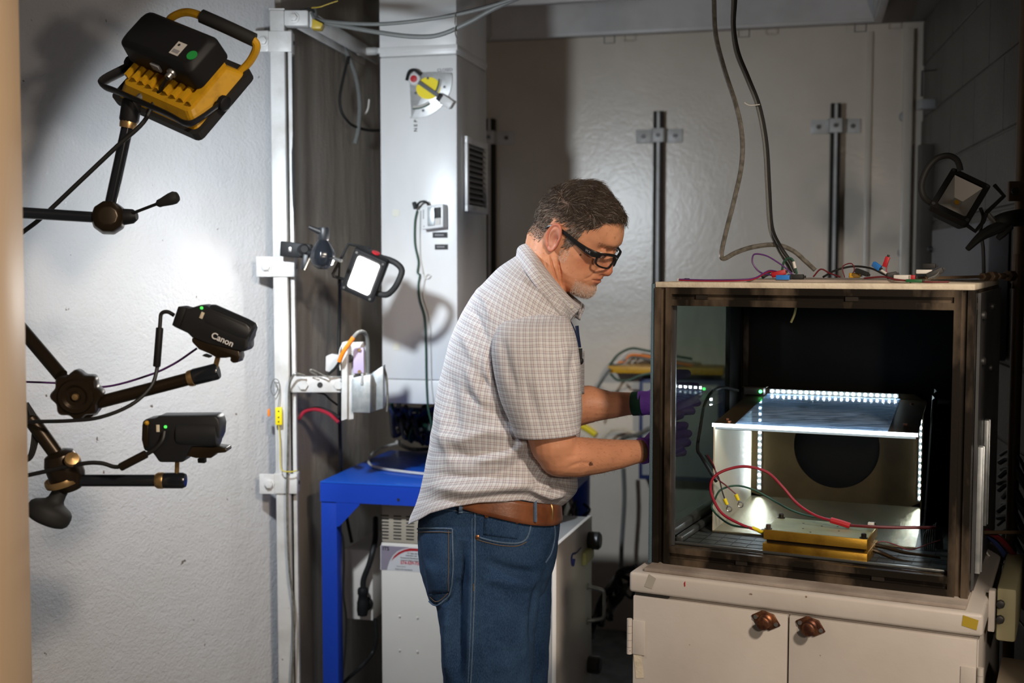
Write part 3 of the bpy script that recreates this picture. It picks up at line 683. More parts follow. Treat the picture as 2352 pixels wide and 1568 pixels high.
led_strip(EM @ Vector((x0+.004, y0+.002, E1-.006)), EM @ Vector((x1-.004, y0+.002, E1-.006)), 22, EV-Vector((0, 0, 1.0)), None)
# controller with green light at the rear left of the enclosure top
q = EM @ Vector((x0+.012, y1-.03, zt(y1)+.003)); CMx = M3(q, EU, EV, (0, 0, 1))
m = MB(); m.box((-.018, -.01, 0), (.032, .02, .018), CMx); ct = m.build('controller', 'side_sheet', LB, bevel=.002)
m = MB(); m.ball(CMx @ Vector((.024, -.011, .009)), .0042, 10, 8); m.build('status_light', 'led_green', ct, smooth=True)
m = MB(); m.box((-.022, -.012, .0185), (.038, .018, .020), CMx); m.build('controller_lid', 'brass_shaded', ct)
# ---- brass block with four bolts
kx0, kx1, ky0, ky1 = .228, .434, .030, .160
BB = root('brass_block', BM @ Vector(((kx0+kx1)/2, (ky0+ky1)/2, FZ)), 'stack of two thick brass plates bolted together in front of the enclosure', 'metal block')
BMb = BM
za = FZ+.0008
tp = MB().box((kx0, ky0, za+.028), (kx1, ky1, za+.048), BMb).build('upper_plate', 'brass_block_side', BB, bevel=.001)
MB().box((kx0+.0012, ky0+.0012, za+.0481), (kx1-.0012, ky1-.0012, za+.0486), BMb).build('milled_top', 'brass_block_top', tp)
MB().box((kx0-.001, ky0-.002, za), (kx1+.001, ky1, za+.020), BMb).build('lower_plate', 'brass_block_side', BB, bevel=.001)
MB().box((kx0+.006, ky0+.006, za+.0205), (kx1-.006, ky1-.006, za+.0275), BMb).build('spacer', 'bronze_black', BB)
for i, (u, v) in enumerate(((kx0+.008, ky0+.008), (kx1-.008, ky0+.008), (kx0+.008, ky1-.008), (kx1-.008, ky1-.008))):
    q = BM @ Vector((u, v, za+.0487)); m = MB(); m.lathe([(.008, 0), (.008, .0015), (.0052, .0018), (.0052, .0085), (.004, .0095), (.0005, .0095)], frame(q, (0, 0, 1)), 14); m.build('bolt', 'anodized', BB, smooth=True)
for u, v in ((.30, .07), (.33, .11), (.37, .08), (.36, .12), (.29, .12), (.32, .045)):
    q = BM @ Vector((u, v, za+.0486)); MB().cyl(q, q+Vector((0, 0, .0003)), .0022, n=10).build('tapped_hole', 'ink', tp)
# ---- leads inside the box
def lead(name, pts, rr, m, lab, cat='cable', n=8): 
    k = MB(); k.tube(pts, rr, n); return tag(k.build(name, m, smooth=True), lab, cat)
def B(px, py, v): return hit(px, py, BM @ Vector((0, v, 0)), BV)
lug = B(1725, 1214, .075)
rd = root('red_power_lead', B(1915, 1200, .10), 'thick red lead arching in a loop over the brass block', 'cable')
k = MB(); k.tube([B(1738, 1217, .085), B(1700, 1203, .08), B(1660, 1180, .08), B(1640, 1150, .08), B(1632, 1120, .085), B(1640, 1095, .09), B(1670, 1078, .10), B(1712, 1071, .11), B(1760, 1083, .12), B(1795, 1115, .13), B(1830, 1155, .13), B(1870, 1182, .12), B(1912, 1196, .11)], .0030, 10); k.build('wire', 'cable_red', rd, smooth=True)
k = MB(); k.tube([B(1908, 1194, .11), B(1930, 1200, .11), B(1952, 1207, .11)], .0068, 8, 3, flat=.8); k.build('connector', 'plug_red', rd, bevel=0, smooth=True)
k = MB(); k.tube([B(1950, 1206, .11), B(2000, 1209, .11), B(2060, 1211, .12), B(2150, 1211, .14)], .0032, 8); k.build('tail', 'cable_darkred', rd, smooth=True)
k = MB(); q = B(2000, 1207, .112); k.obox(q-BU*.006-Vector((0, 0, .006)), BU*.012, BV*.01, (0, 0, .012)); k.build('white_tag', 'plug_white', rd, bevel=.001)
gd = root('green_power_lead', B(1905, 1196, .13), 'thin dark green lead sagging behind the red loop in the test box', 'cable')
k = MB(); k.tube([B(1640, 1150, .12), B(1655, 1125, .13), B(1690, 1115, .15), B(1730, 1124, .16), B(1770, 1145, .17), B(1815, 1170, .17), B(1860, 1185, .15), B(1912, 1192, .118)], .0022, 8); k.build('wire', 'cable_green', gd, smooth=True)
k = MB(); k.tube([B(1640, 1150, .12), B(1635, 1165, .11), B(1650, 1185, .10), B(1680, 1205, .09), B(1720, 1212, .08)], .0022, 8); k.build('wire', 'cable_green', gd, smooth=True)
for px, py, dx, nm, m_, nn in ((1741, 1218, 1, 'crimp_terminal', 'yellow_bright', 'yellow crimp terminal on the red lead at the brass block'), (1728, 1212, 1, 'crimp_terminal', 'yellow_bright', 'yellow crimp terminal on the green lead at the brass block'), (1664, 1145, 0, 'ring_terminal', 'yellow_bright', 'loose yellow ring terminal, left of a dangling pair'), (1690, 1135, 0, 'ring_terminal', 'yellow_bright', 'loose yellow ring terminal, right of a dangling pair')):
    v = .085 if dx else .13; k = MB(); a = B(px, py, v)
    d = (BU*.9-Vector((0, 0, .25))).normalized() if dx else (BU*.45-Vector((0, 0, .9))).normalized()
    t = root(nm, a, nn, 'terminal'); k.cyl(a, a+d*.014, .0042, .0036, 12); k.build('sleeve', m_, t, smooth=True)
    k = MB(); c = a+d*.024; mm = frame(c, -BV); k.tube([mm @ Vector((.0058*math.cos(x), .0058*math.sin(x), 0)) for x in np.linspace(0, 2*math.pi, 12, False)], .0014, 6, 1, closed=True); k.cyl(a+d*.014, a+d*.019, .002, n=8); k.build('ring', 'steel', t, smooth=True)
lead('black_feed_cable', [B(1695, 897, .5), B(1660, 890, .45), B(1635, 900, .40), B(1618, 930, .34), B(1608, 985, .28), B(1602, 1030, .22), B(1612, 1050, .18), B(1630, 1080, .15), B(1645, 1105, .13)], .0038, 'cable_black', 'black cable looping from the green-lit controller down to the leads')
lead('twin_wire', [B(1620, 1045, .18), B(1640, 1075, .15), B(1652, 1100, .135), B(1658, 1125, .13), B(1664, 1144, .13)], .0016, 'cable_black', 'thin black wire ending in a yellow ring terminal')
lead('twin_wire', [B(1625, 1045, .18), B(1640, 1070, .15), B(1648, 1098, .135), B(1668, 1115, .13), B(1690, 1134, .13)], .0016, 'cable_darkred', 'thin red wire ending in a yellow ring terminal')
lead('heater_lead', [B(2003, 1262, .10), B(2030, 1272, .10), B(2060, 1285, .09), B(2100, 1295, .085), B(2155, 1305, .08)], [.0045, .0045, .0035, .003, .003], 'bronze_black', 'lower dark metal-sheathed lead leaving the brass block')
lead('heater_lead', [B(2003, 1250, .13), B(2040, 1258, .13), B(2075, 1268, .12), B(2110, 1273, .115), B(2160, 1280, .11)], [.0045, .0045, .0035, .003, .003], 'bronze_black', 'upper dark metal-sheathed lead leaving the brass block')
lead('thermocouple_wire', [B(2010, 1247, .15), B(2030, 1243, .16), B(2060, 1252, .16), B(2090, 1262, .16), B(2130, 1250, .17), B(2160, 1240, .18)], .0013, 'cable_darkred', 'fine red thermocouple wire beside the brass block')
rng = random.Random(5)
for k in range(6):
    a = rng.uniform(0, .02); lead('coiled_wire', [B(2130+a*400, 1300, .18), B(2122+k*5, 1250, .2), B(2125+k*5, 1222-k*4, .21), B(2140+k*4, 1218, .22), B(2150+k*3, 1260, .22), B(2160, 1310, .2)], .0016, 'cable_black', 'bundle of black wires looped at the right inner wall', n=6)['group'] = 'black wires at the right inner wall'
# dark curtain at the right inside
m = MB(); fold = [(x1+.010+.004*math.sin(i*1.3), y0+.12+i*.03) for i in range(9)]
m.loft([[EM @ Vector((x, y, FZ+.001)) for x, y in fold]+[EM @ Vector((x+.003, y, FZ+.001)) for x, y in fold[::-1]], [EM @ Vector((x+.012, y, E1+.06)) for x, y in fold]+[EM @ Vector((x+.015, y, E1+.06)) for x, y in fold[::-1]]]); tag(m.build('dark_liner', 'soot_black'), 'dark sheet standing between the enclosure and the right inner wall', 'sheet')
# ================================================================== blue bench and what stands around it
mat('blue_enamel', (.012, .10, .58), .32, bump=[(8, .1, .004)], var=(14, (.03, .22, .66), .25, .34))
mat('blue_frame', (.010, .055, .46), .38)
mat('beige_metal', (.80, .745, .685), .45, var=(3, (.74, .69, .63), .35, .6))
mat('beige_vent', (.45, .39, .31), .5)
mat('purple_print', (.28, .24, .30), .5)
mat('paper_white', (.66, .65, .66), .5)
mat('blue_ink', (.03, .05, .25), .5)
GO = P(735, 1105, 3.45); GZ = GO.z; GW, GD = .705, .60; GM = M3((GO.x, GO.y, 0), RX, RY, (0, 0, 1))
r = root('work_bench', GM @ Vector((GW/2, GD/2, 0)), 'blue painted steel workbench with corner gussets', 'workbench')
MB().box((0, 0, GZ-.004), (GW, GD, GZ), GM).build('bench_top', 'blue_enamel', r, bevel=.001)
for nm, a, b in (('apron', (0, 0, GZ-.060), (GW, .004, GZ-.0045)), ('apron', (0, GD-.004, GZ-.06), (GW, GD, GZ-.0045)), ('apron', (0, .0045, GZ-.06), (.004, GD-.0045, GZ-.0045)), ('apron', (GW-.004, .0045, GZ-.06), (GW, GD-.0045, GZ-.0045))):
    MB().box(a, b, GM).build(nm, 'blue_frame', r)
lw = .050
for x in (0, GW-lw):
    for y in (0.0, GD-lw):
        MB().box((x+.0003, y+.0003+(.004 if y == 0 else 0), 0), (x+lw, y+lw-.005, GZ-.061), GM).build('leg', 'blue_frame', r, bevel=.002)
g = .075; zt_ = GZ-.060
for x, s in ((lw, 1), (GW-lw, -1)):
    m = MB(); pp = [(x, zt_), (x+s*g, zt_), (x+s*(g-.002), zt_-.006), (x+s*.010, zt_-g*.95), (x, zt_-g)]
    m.loft([[GM @ Vector((a, .001, z)) for a, z in pp], [GM @ Vector((a, .004, z)) for a, z in pp]]); m.build('gusset', 'blue_frame', r)
q = hit(915, 1147, GO, RY); MB().cyl(q-RY*.0005, q-RY*.002, .0042, n=12).build('bolt_hole', 'ink', r)
# white braided cable on the bench top
def T(px, py, dz=.006): 
    p = hit(px, py, (0, 0, GZ+dz), (0, 0, 1)); return p
lead('braided_cable', [T(912, 1018, .02), T(870, 1030), T(848, 1052), T(852, 1068), T(880, 1076), T(920, 1082), T(975, 1088), T(1040, 1092)], .0042, 'cable_white', 'white braided cable lying curled on the blue bench top', 'cable')
rr = root('wall_plug_adapter', T(925, 1022), 'small white plug with a grey cord at the back of the blue bench', 'plug')
m = MB(); m.obox(T(908, 1022, .002), RX*.02, RY*.02, (0, 0, .016)); m.build('plug_body', 'plug_white', rr, bevel=.003)
m = MB(); m.tube([T(918, 1020, .012), T(940, 1030, .01), T(965, 1032, .01), T(1000, 1030, .01)], .007, 8); m.build('cord', 'cable_clear_grey', rr, smooth=True)
# dark cable tangle on the back of the bench
rng = random.Random(3)
cols = ['cable_blue', 'cable_black', 'cable_blue', 'cable_black', 'cable_grey', 'cable_green']
for k in range(16):
    pts = []; x = rng.uniform(895, 960); 
    for j in range(6): pts.append(P(x+j*rng.uniform(6, 22), 935+rng.uniform(0, 85)+(0 if j else -20), 3.95+rng.uniform(-.1, .1)))
    m = MB(); m.tube(pts, rng.choice((.004, .006, .008)), 7, 5); o = m.build('tangled_cable', cols[k % 6], smooth=True)
    tag(o, 'one of the dark cables tangled below the white duct behind the bench', 'cable', 'dark cables below the duct')
# beige instrument with vents under the bench
IM = M3(GM @ Vector((.170, .055, 0)), RX, RY, (0, 0, 1)); IW, IDp = .30, .42
itop = GZ-.062
r = root('power_supply', IM @ Vector((IW/2, IDp/2, 0)), 'tall beige instrument with rows of vent slots standing under the blue bench', 'instrument')
zmid = hit(900, 1246, IM @ Vector((0, 0, 0)), RY).z
MB().box((0, 0, .02), (IW, IDp, zmid-.002), IM).build('cabinet_body', 'beige_metal', r, bevel=.003)
MB().box((.001, .004, zmid), (IW-.001, IDp, itop), IM).build('vent_section', 'beige_vent', r, bevel=.003)
for x in (.03, IW-.03):
    for y in (.04, IDp-.04): q = IM @ Vector((x, y, 0)); MB().cyl(q, q+Vector((0, 0, .022)), .014, n=12).build('foot', 'black_rubber', r)
IP = IM @ Vector((0, .004, 0)); IP0 = IM @ Vector((0, 0, 0))
for c in range(6):
    for k in range(8):
        q = hit(875+c*29, 1183+k*7.4+c*1.5, IP, RY); MB().obox(q-RY*.0012-Vector((0, 0, .0016)), RX*.0245, RY*.001, (0, 0, .0034)).build('vent_slot', 'ink', r)
for px, py in ((918, 1415), (959, 1418), (918, 1493), (959, 1496)):
    q = hit(px, py, IP0, RY); m = MB(); m.lathe([(.0035, 0), (.0030, .003), (.0005, .004)], frame(q, -RY), 12); m.build('rivet', 'beige_metal', r, smooth=True)
# printed service label
def lab(px, py, d=.0006): return hit(px, py, IP0, RY)-RY*d
def lpoly(name, pxs, m, d, parent): 
    a = [lab(x, y, d) for x, y in pxs]; return MB().loft([a, [p-RY*.0003 for p in a]]).build(name, m, parent)
lb = lpoly('service_label', ((874, 1252), (1010, 1260), (1010, 1316), (874, 1308)), 'paper_white', .0003, r)
arc = [(889, 1308), (891, 1300), (895, 1288), (902, 1276), (912, 1266), (925, 1260), (940, 1257)]
lpoly('purple_panel', [(875.5, 1252), (938, 1256)]+arc[::-1]+[(875.5, 1307.5)], 'purple_print', .0008, lb)
lpoly('maroon_swoosh', [(899, 1288), (905, 1277), (915, 1268), (928, 1262), (942, 1258.5), (1010, 1262), (1010, 1268), (945, 1264.5), (930, 1266.5), (917, 1272.5), (906, 1281)], 'plug_red', .0010, lb)
LT = M3((0, 0, 0), RX, (0, 0, 1), -RY)
def ltext(s, px, py, size, m, al='LEFT', bold=0):
    mm = LT.copy(); mm.translation = lab(px, py, .0012); text('print_text', s, m, lb, mm, size, .0002, al, bold)
ltext('ITS', 879, 1259, .016, 'ink', bold=.0004)
ltext('For Sales, Service', 936, 1270, .0055, 'ink'); ltext('Calibration, and', 932, 1275, .0055, 'ink'); ltext('Preventative Maintenance', 920, 1280, .0055, 'ink'); ltext('Contracts, Please contact', 920, 1285.5, .0055, 'ink')
ltext('574-538-7350', 920, 1291.5, .0125, 'ink_red', bold=.0003)
ltext('Visit our web site', 911, 1299.5, .004, 'ink_grey'); ltext('Made in U.S., International', 908, 1306, .005, 'ink')
# beige side box with black power plug left of the instrument
SM = M3(GM @ Vector((.075, .02, 0)), RX, RY, (0, 0, 1)); S0 = SM @ Vector((0, .16, 0))
a = hit(792, 1420, S0, RY); b = hit(867, 1268, S0, RY)
ax = (a-(SM @ Vector((0, 0, 0)))).dot(RX); bx = (b-(SM @ Vector((0, 0, 0)))).dot(RX)
r = root('transformer_box', SM @ Vector(((ax+bx)/2, .26, a.z)), 'beige metal box with a plugged-in black power connector beside the instrument', 'metal box')
MB().box((ax, .16, a.z), (ax+.094, .42, b.z+.004), SM).build('case', 'beige_metal', r, bevel=.003)
for x in (ax+.012, bx-.004): pass
q = hit(842, 1385, S0, RY)
m = MB(); m.lathe([(.006, 0), (.022, 0), (.022, .008), (.017, .012), (.017, .03)], frame(q, -RY), 18); m.build('inlet_ring', 'black_plastic', r, smooth=True)
pcx = root('power_connector', q, 'thick black power cable with a jointed plug in front of the beige box', 'power cable')
p1 = q-RY*.034
m = MB(); m.lathe([(.001, -.030), (.015, -.028), (.018, -.012), (.018, .012), (.0155, .020), (.014, .034), (.017, .040), (.017, .052), (.014, .058), (.010, .060)], frame(p1, (.03, 0, 1)), 18); m.build('plug_shell', 'black_plastic', pcx, smooth=True)
top = p1+Vector((.0018, 0, .056)); m = MB(); m.tube([top, top+Vector((.002, .0, .03)), hit(848, 1295, S0-RY*.03, RY), hit(856, 1265, S0-RY*.02, RY), hit(862, 1235, S0+RY*.02, RY), hit(863, 1190, S0+RY*.1, RY)], .009, 12); m.build('cord', 'cable_black', pcx, smooth=True)
lead('floor_power_cable', [hit(862, 1420, S0, RY), hit(864, 1470, S0, RY), hit(855, 1500, S0, RY), hit(830, 1530, S0-RY*.06, RY), hit(790, 1568, S0-RY*.05, RY), hit(760, 1620, S0-RY*.05, RY)], .006, 'cable_black', 'black cord dropping to the floor under the bench')
lead('side_cable', [hit(780, 1215, S0, RY), hit(788, 1240, S0-RY*.02, RY), hit(790, 1300, S0-RY*.02, RY), hit(788, 1360, S0-RY*.02, RY), hit(795, 1420, S0-RY*.02, RY), hit(792, 1500, S0-RY*.04, RY), hit(786, 1560, S0-RY*.04, RY)], .0035, 'cable_grey', 'grey thin cord hanging behind the blue leg')
lead('recess_cable', [P(781, 640, 3.50), P(780, 720, 3.6), P(778, 830, 3.6), P(780, 950, 3.6), P(782, 1040, 3.62), P(784, 1100, 3.66), P(795, 1180, 3.7), P(808, 1245, 3.72)], .0055, 'cable_black', 'black cable hanging from the work light behind the bracket')
# ---- white rack case with handle, right of the person
WA = P(1278, 1262, 3.02); WB_ = P(1360, 1182, 3.40); zt_ = 1.55-(1262-605)/FPX*3.02
wd = Vector((WB_.x-WA.x, WB_.y-WA.y, 0)); wn = Vector((wd.y, -wd.x, 0)).normalized(); wl = wd.length; wd.normalize()
WM = M3((WA.x, WA.y, 0), wd, -wn, (0, 0, 1))
r = root('rack_case', WM @ Vector((wl/2, -.02, 0)), 'pale grey equipment case with a chrome handle between the person and the cabinet', 'equipment case')
MB().box((0, 0, .03), (wl, .012, zt_), WM).build('front_panel', 'beige_metal', r, bevel=.002)
MB().box((.006, .0125, .03), (wl-.006, .13, zt_-.004), WM).build('shell', 'grey_paint', r, bevel=.002)
for x in (.03, wl-.03): q = WM @ Vector((x, .03, 0)); MB().cyl(q, q+Vector((0, 0, .031)), .012, n=10).build('foot', 'black_rubber', r)
def WP(px, py, d=0): return hit(px, py, WM @ Vector((0, 0, 0)), wn)+wn*d
m = MB(); m.tube([WP(1349, 1346), WP(1351, 1350, .03), WP(1352, 1356, .045), WP(1353, 1380, .045), WP(1352, 1412, .045), WP(1351, 1420, .03), WP(1349, 1425)], .0055, 10, 4); m.build('handle', 'steel', r, smooth=True)
for px, py in ((1349, 1346), (1349, 1426)): q = WP(px, py); MB().cyl(q, q+wn*.004, .010, n=14).build('handle_boss', 'steel', r)
m = MB(); m.obox(WP(1336, 1298, .0005), wd*.10, wn*.012, (0, 0, .035)); m.build('latch_plate', 'yellow_pale', r, bevel=.002)
m = MB(); m.lathe([(.024, 0), (.026, .01), (.026, .03), (.02, .036), (.001, .036)], frame(WP(1352, 1240), wn), 18); m.build('hinge_drum', 'steel_dark', r, smooth=True)
m = MB(); m.lathe([(.024, 0), (.026, .01), (.026, .03), (.02, .036), (.001, .036)], frame(WP(1352, 1525), wn), 18); m.build('hinge_drum', 'steel_dark', r, smooth=True)
m = MB(); m.tube([WP(1332, 1259, .001), WP(1322, 1270, .001), WP(1314, 1272, .001), WP(1311, 1283, .001), WP(1313, 1298, .001), WP(1316, 1283, .001)], .006, 6, 4, flat=.3); m.build('marker_doodle', 'blue_ink', r)
# back-right bench clutter
MB_ = None
rng = random.Random(11)
for k in range(9):
    pts = [P(1292+rng.uniform(0, 40), 1130+rng.uniform(0, 20), 3.9)]
    for j in range(4): pts.append(P(1290+rng.uniform(0, 70), 1170+j*35+rng.uniform(-15, 15), 3.75+rng.uniform(-.05, .1)))
    m = MB(); m.tube(pts, rng.choice((.004, .006)), 7, 5); tag(m.build('tangled_wire', ['cable_black', 'cable_darkred', 'cable_green', 'cable_grey'][k % 4], smooth=True), 'one of the dark wires tangled right of the belt behind the case', 'wire', 'dark wires behind the rack case')
for k in range(7):
    pts = []; 
    for j in range(6): pts.append(P(1360+j*rng.uniform(12, 24), 1440-j*24+rng.uniform(-30, 30), 3.9+rng.uniform(-.1, .2)))
    m = MB(); m.tube(pts, rng.choice((.006, .009)), 7, 5); tag(m.build('floor_cable', 'cable_black', smooth=True), 'one of the black cables heaped left of the cabinet', 'cable', 'black cables left of the cabinet')
lead('wall_cable', [P(1432, 1075, 4.7), P(1434, 1150, 4.7), P(1428, 1250, 4.7), P(1424, 1330, 4.65), P(1400, 1420, 4.6)], .009, 'cable_grey', 'grey cable hanging down the far wall left of the cabinet')
# yellow shelf board with cables, panel behind the hands
YS = root('yellow_shelf', P(1450, 858, 4.70), 'yellow board shelf with loose cables behind the hands', 'shelf')
m = MB(); a = hit(1396, 856, BW0-RY*.17, RY); m.obox(a, RX*.46, RY*.169, (0, 0, .028)); m.build('shelf_board', 'yellow_enamel', YS, bevel=.002)
m = MB(); a = P(1468, 856, 4.42); 
m.obox(hit(1467, 1100, BW0-RY*.13, RY), RX*.34, RY*.129, (0, 0, .410)); m.build('support_panel', 'cable_blue', YS, bevel=.003)
m = MB(); m.obox(hit(1475, 1090, BW0-RY*.137, RY), RX*.30, RY*.006, (0, 0, .375)); m.build('support_face', 'grey_paint', YS)
rng = random.Random(21)
for k, (y0_, y1_, m_) in enumerate(((838, 800, 'cable_green'), (836, 820, 'cable_grey'), (838, 806, 'cable_white'), (838, 815, 'cable_orange'))):
    m = MB(); m.tube([P(1400+k*6, 839-k*2, 4.74), P(1420+k*5, y1_+14, 4.74), P(1450, y1_, 4.74), P(1480+k*4, y1_+4, 4.74), P(1520, y1_+12, 4.72), P(1590, y1_+24, 4.72)], .005, 7); tag(m.build('shelf_cable', m_, smooth=True), ['dark green', 'grey', 'white', 'orange'][k]+' cable lying on the yellow shelf', 'cable')
lead('sagging_cable', [P(1402, 846, 4.70), P(1385, 870, 4.70), P(1370, 900, 4.72), P(1362, 950, 4.75)], .006, 'cable_grey', 'grey cable drooping from the left end of the yellow shelf')
lead('hanging_loop', [P(1402, 858, 4.69), P(1418, 872, 4.69), P(1445, 872, 4.69), P(1470, 862, 4.68), P(1500, 856, 4.67)], .005, 'cable_green', 'dark green cable looped under the yellow shelf')
lead('brown_hose', [P(1372, 1060, 4.84), P(1385, 1010, 4.8), P(1400, 990, 4.8), P(1430, 985, 4.8), P(1460, 995, 4.78), P(1500, 1010, 4.68)], .007, 'cream_board', 'pale brown hose arched below the far forearm')
lead('grey_hose', [P(1405, 1040, 4.75), P(1425, 1012, 4.7), P(1440, 1003, 4.66), P(1465, 998, 4.62), P(1490, 985, 4.60), P(1530, 970, 4.60)], .009, 'cable_clear_grey', 'grey braided hose between the two forearms')
m = MB(); m.tube([P(1318, 968, 4.93), P(1350, 985, 4.91), P(1368, 998, 4.90)], .014, 8); tag(m.build('yellow_tube', 'yellow_bright', smooth=True), 'short bright yellow tube seen beneath the far elbow', 'tube')
# ================================================================== the person
YC = 2.60; K = YC/FPX
psi, pit, rol = math.radians(20), math.radians(30), math.radians(8)
f0 = Vector((math.cos(psi), -math.sin(psi), 0)); n0 = Vector((-math.sin(psi), -math.cos(psi), 0)); zz = Vector((0, 0, 1))
HF = f0*math.cos(pit)-zz*math.sin(pit); hu = f0*math.sin(pit)+zz*math.cos(pit)
HN = n0*math.cos(rol)-hu*math.sin(rol); HU = hu*math.cos(rol)+n0*math.sin(rol)
E0H = P(1283, 545, YC)
def HD(s, h, y=0): return E0H+(HF*(30+(s-30)/.94)+HU*h+HN*y)*K
def toH(p):
    q = (Vector(p)-E0H)/K; return 30+(q.dot(HF)-30)*.94, q.dot(HU), q.dot(HN)
MAN = root('person', (P(1130, 1568, YC).x, YC, 0), 'man in checked short-sleeved shirt, jeans and safety glasses, bent over the test box', 'person')
FT = [(-93, 108), (-90, 119), (-84, 126), (-76, 129.5), (-62, 129.5), (-54, 124.5), (-46, 127), (-40, 128), (-35, 127.5), (-30, 129), (-24, 126), (-10, 123), (10, 120), (30, 119), (42, 122), (54, 128), (64, 129), (76, 126.5), (90, 120.5), (102, 112), (116, 99), (128, 82), (138, 60), (145, 38), (148, 24)]
BT = [(-93, 66), (-84, 36), (-72, 12), (-60, 0), (-45, -10), (-25, -25), (-8, -48), (5, -57), (20, -63), (40, -67), (60, -66), (80, -60), (100, -48), (116, -34), (128, -18), (138, -2), (145, 12), (148, 20)]
WT = [(-93, 17), (-90, 26), (-84, 35), (-76, 42), (-62, 50), (-45, 56), (-30, 60), (-10, 65), (10, 68), (30, 69.5), (54, 71), (80, 72.5), (100, 69), (116, 60), (128, 48), (138, 33), (145, 16), (148, 5)]
def g3(s, h, y, c, r): return math.exp(-((s-c[0])**2/r[0]**2+(h-c[1])**2/r[1]**2+(y-c[2])**2/r[2]**2))
def headpt(h, a):
    F, Bk, w = interp(h, FT), interp(h, BT), interp(h, WT)
    c, s_ = math.cos(a), math.sin(a); n = 2.25
    s = (F+Bk)/2+(F-Bk)/2*math.copysign(abs(c)**(2/n), c); y = w*math.copysign(abs(s_)**(2/n), s_)
    k = sstep(70, -20, h)*.20+.06
    y *= 1-k*max(0, c)**1.5
    for sg in (-1, 1):
        s -= 7*g3(s, h, y, (118, 34, sg*31), (30, 12, 15)); s += 3*g3(s, h, y, (124, 56, sg*26), (25, 8, 18))
        y += sg*3.5*g3(s, h, y, (88, 6, sg*58), (24, 15, 20)); y -= sg*4*g3(s, h, y, (88, 62, sg*66), (20, 20, 20)); y -= sg*3*g3(s, h, y, (90, -32, sg*56), (24, 18, 20))
    return HD(s, h, y)
hs = sorted(set([-93, -92, -90]+list(np.linspace(-88, 142, 78))+[144, 145.5, 147, 148]))
U = MB()
U.loft([[headpt(h, 2*math.pi*k/72) for k in range(72)] for h in hs])
for s, h, y, r_ in ((112, 41, 0, 11), (117, 28, 0, 11.5), (122, 15, 0, 12), (127, 2, 0, 13), (130, -8, 0, 14), (119, -14, 12, 10), (119, -14, -12, 10), (125, -17, 0, 9), (113, 30, 31, 9.5), (113, 30, -31, 9.5)):
    U.ball(HD(s, h, y), r_*K, 14, 10)
def chain(mb, pts, rad, n=14):
    for i, (p, r_) in enumerate(zip(pts, rad)):
        mb.ball(p, r_, n, 10)
        if i: 
            a, b = Vector(pts[i-1]), Vector(p); mb.cyl(a, b, rad[i-1], r_, n)
def neckpts(): return [HD(-2, 20), HD(-8, -18), P(1262, 598, YC), P(1246, 640, YC+.003), P(1225, 690, YC+.005)]
chain(U, neckpts(), [.056, .057, .058, .061, .068], 20)
# trunk and legs under the clothes
def sring(b, f, w, Yc, n=40, e=2.4, ins=0):
    b, f = P(b[0], b[1], Yc), P(f[0], f[1], Yc); mid = (b+f)/2; ax = (f-b)/2; L = ax.length; ax = ax/L*(L-ins); w -= ins
    out = []
    for k in range(n):
        a = 2*math.pi*k/n; c, s_ = math.cos(a), math.sin(a)
        out.append(mid+ax*math.copysign(abs(c)**(2/e), c)-Vector((0, 1, 0))*(w*math.copysign(abs(s_)**(2/e), s_)))
    return out
TR = [((1198, 582), (1318, 700), .075), ((1168, 600), (1314, 722), .120), ((1138, 620), (1313, 745), .150), ((1102, 655), (1319, 780), .168), ((1074, 692), (1329, 815), .177), ((1051, 740), (1336, 850), .180), ((1029, 800), (1337, 890), .181), ((1012, 865), (1336, 930), .180), ((1000, 930), (1333, 975), .178), ((990, 990), (1330, 1020), .177), ((981, 1050), (1326, 1060), .177), ((972, 1095), (1325, 1095), .180), ((962, 1135), (1323, 1122), .182), ((949, 1172), (1305, 1146), .182), ((938, 1203), (1287, 1160), .180)]
U.loft([sring(b, f, w, YC, ins=.022 if i < 8 else .034) for i, (b, f, w) in enumerate(TR[:13])])
PEL = [((998, 1050), (1281, 1124), .156), ((986, 1105), (1286, 1178), .166), ((970, 1155), (1286, 1205), .170), ((961, 1200), (1284, 1225), .171), ((960, 1240), (1280, 1262), .175), ((966, 1300), (1270, 1300), .174), ((984, 1362), (1254, 1346), .160)]
U.loft([sring(b, f, w, YC, ins=.03) for b, f, w in PEL])
NLEG = [(1285, 970, 1253, 2.515, .086), (1390, 1001, 1240, 2.506, .094), (1450, 1012, 1233, 2.50, .095), (1568, 1020, 1222, 2.497, .092), (1750, 1045, 1222, 2.495, .084), (1950, 1058, 1206, 2.50, .074), (2200, 1072, 1192, 2.50, .068), (2258, 1072, 1192, 2.50, .068)]
FLEG = [(1285, 990, 1268, 2.69, .084), (1390, 1020, 1266, 2.70, .092), (1450, 1030, 1264, 2.70, .093), (1568, 1042, 1258, 2.703, .090), (1750, 1066, 1240, 2.705, .082), (1900, 1078, 1222, 2.70, .074), (2085, 1088, 1206, 2.70, .068), (2135, 1090, 1206, 2.70, .068)]
for LG in (NLEG, FLEG): U.loft([sring((b, y), (f, y), w, Y_, n=28, ins=.032) for y, b, f, Y_, w in LG])
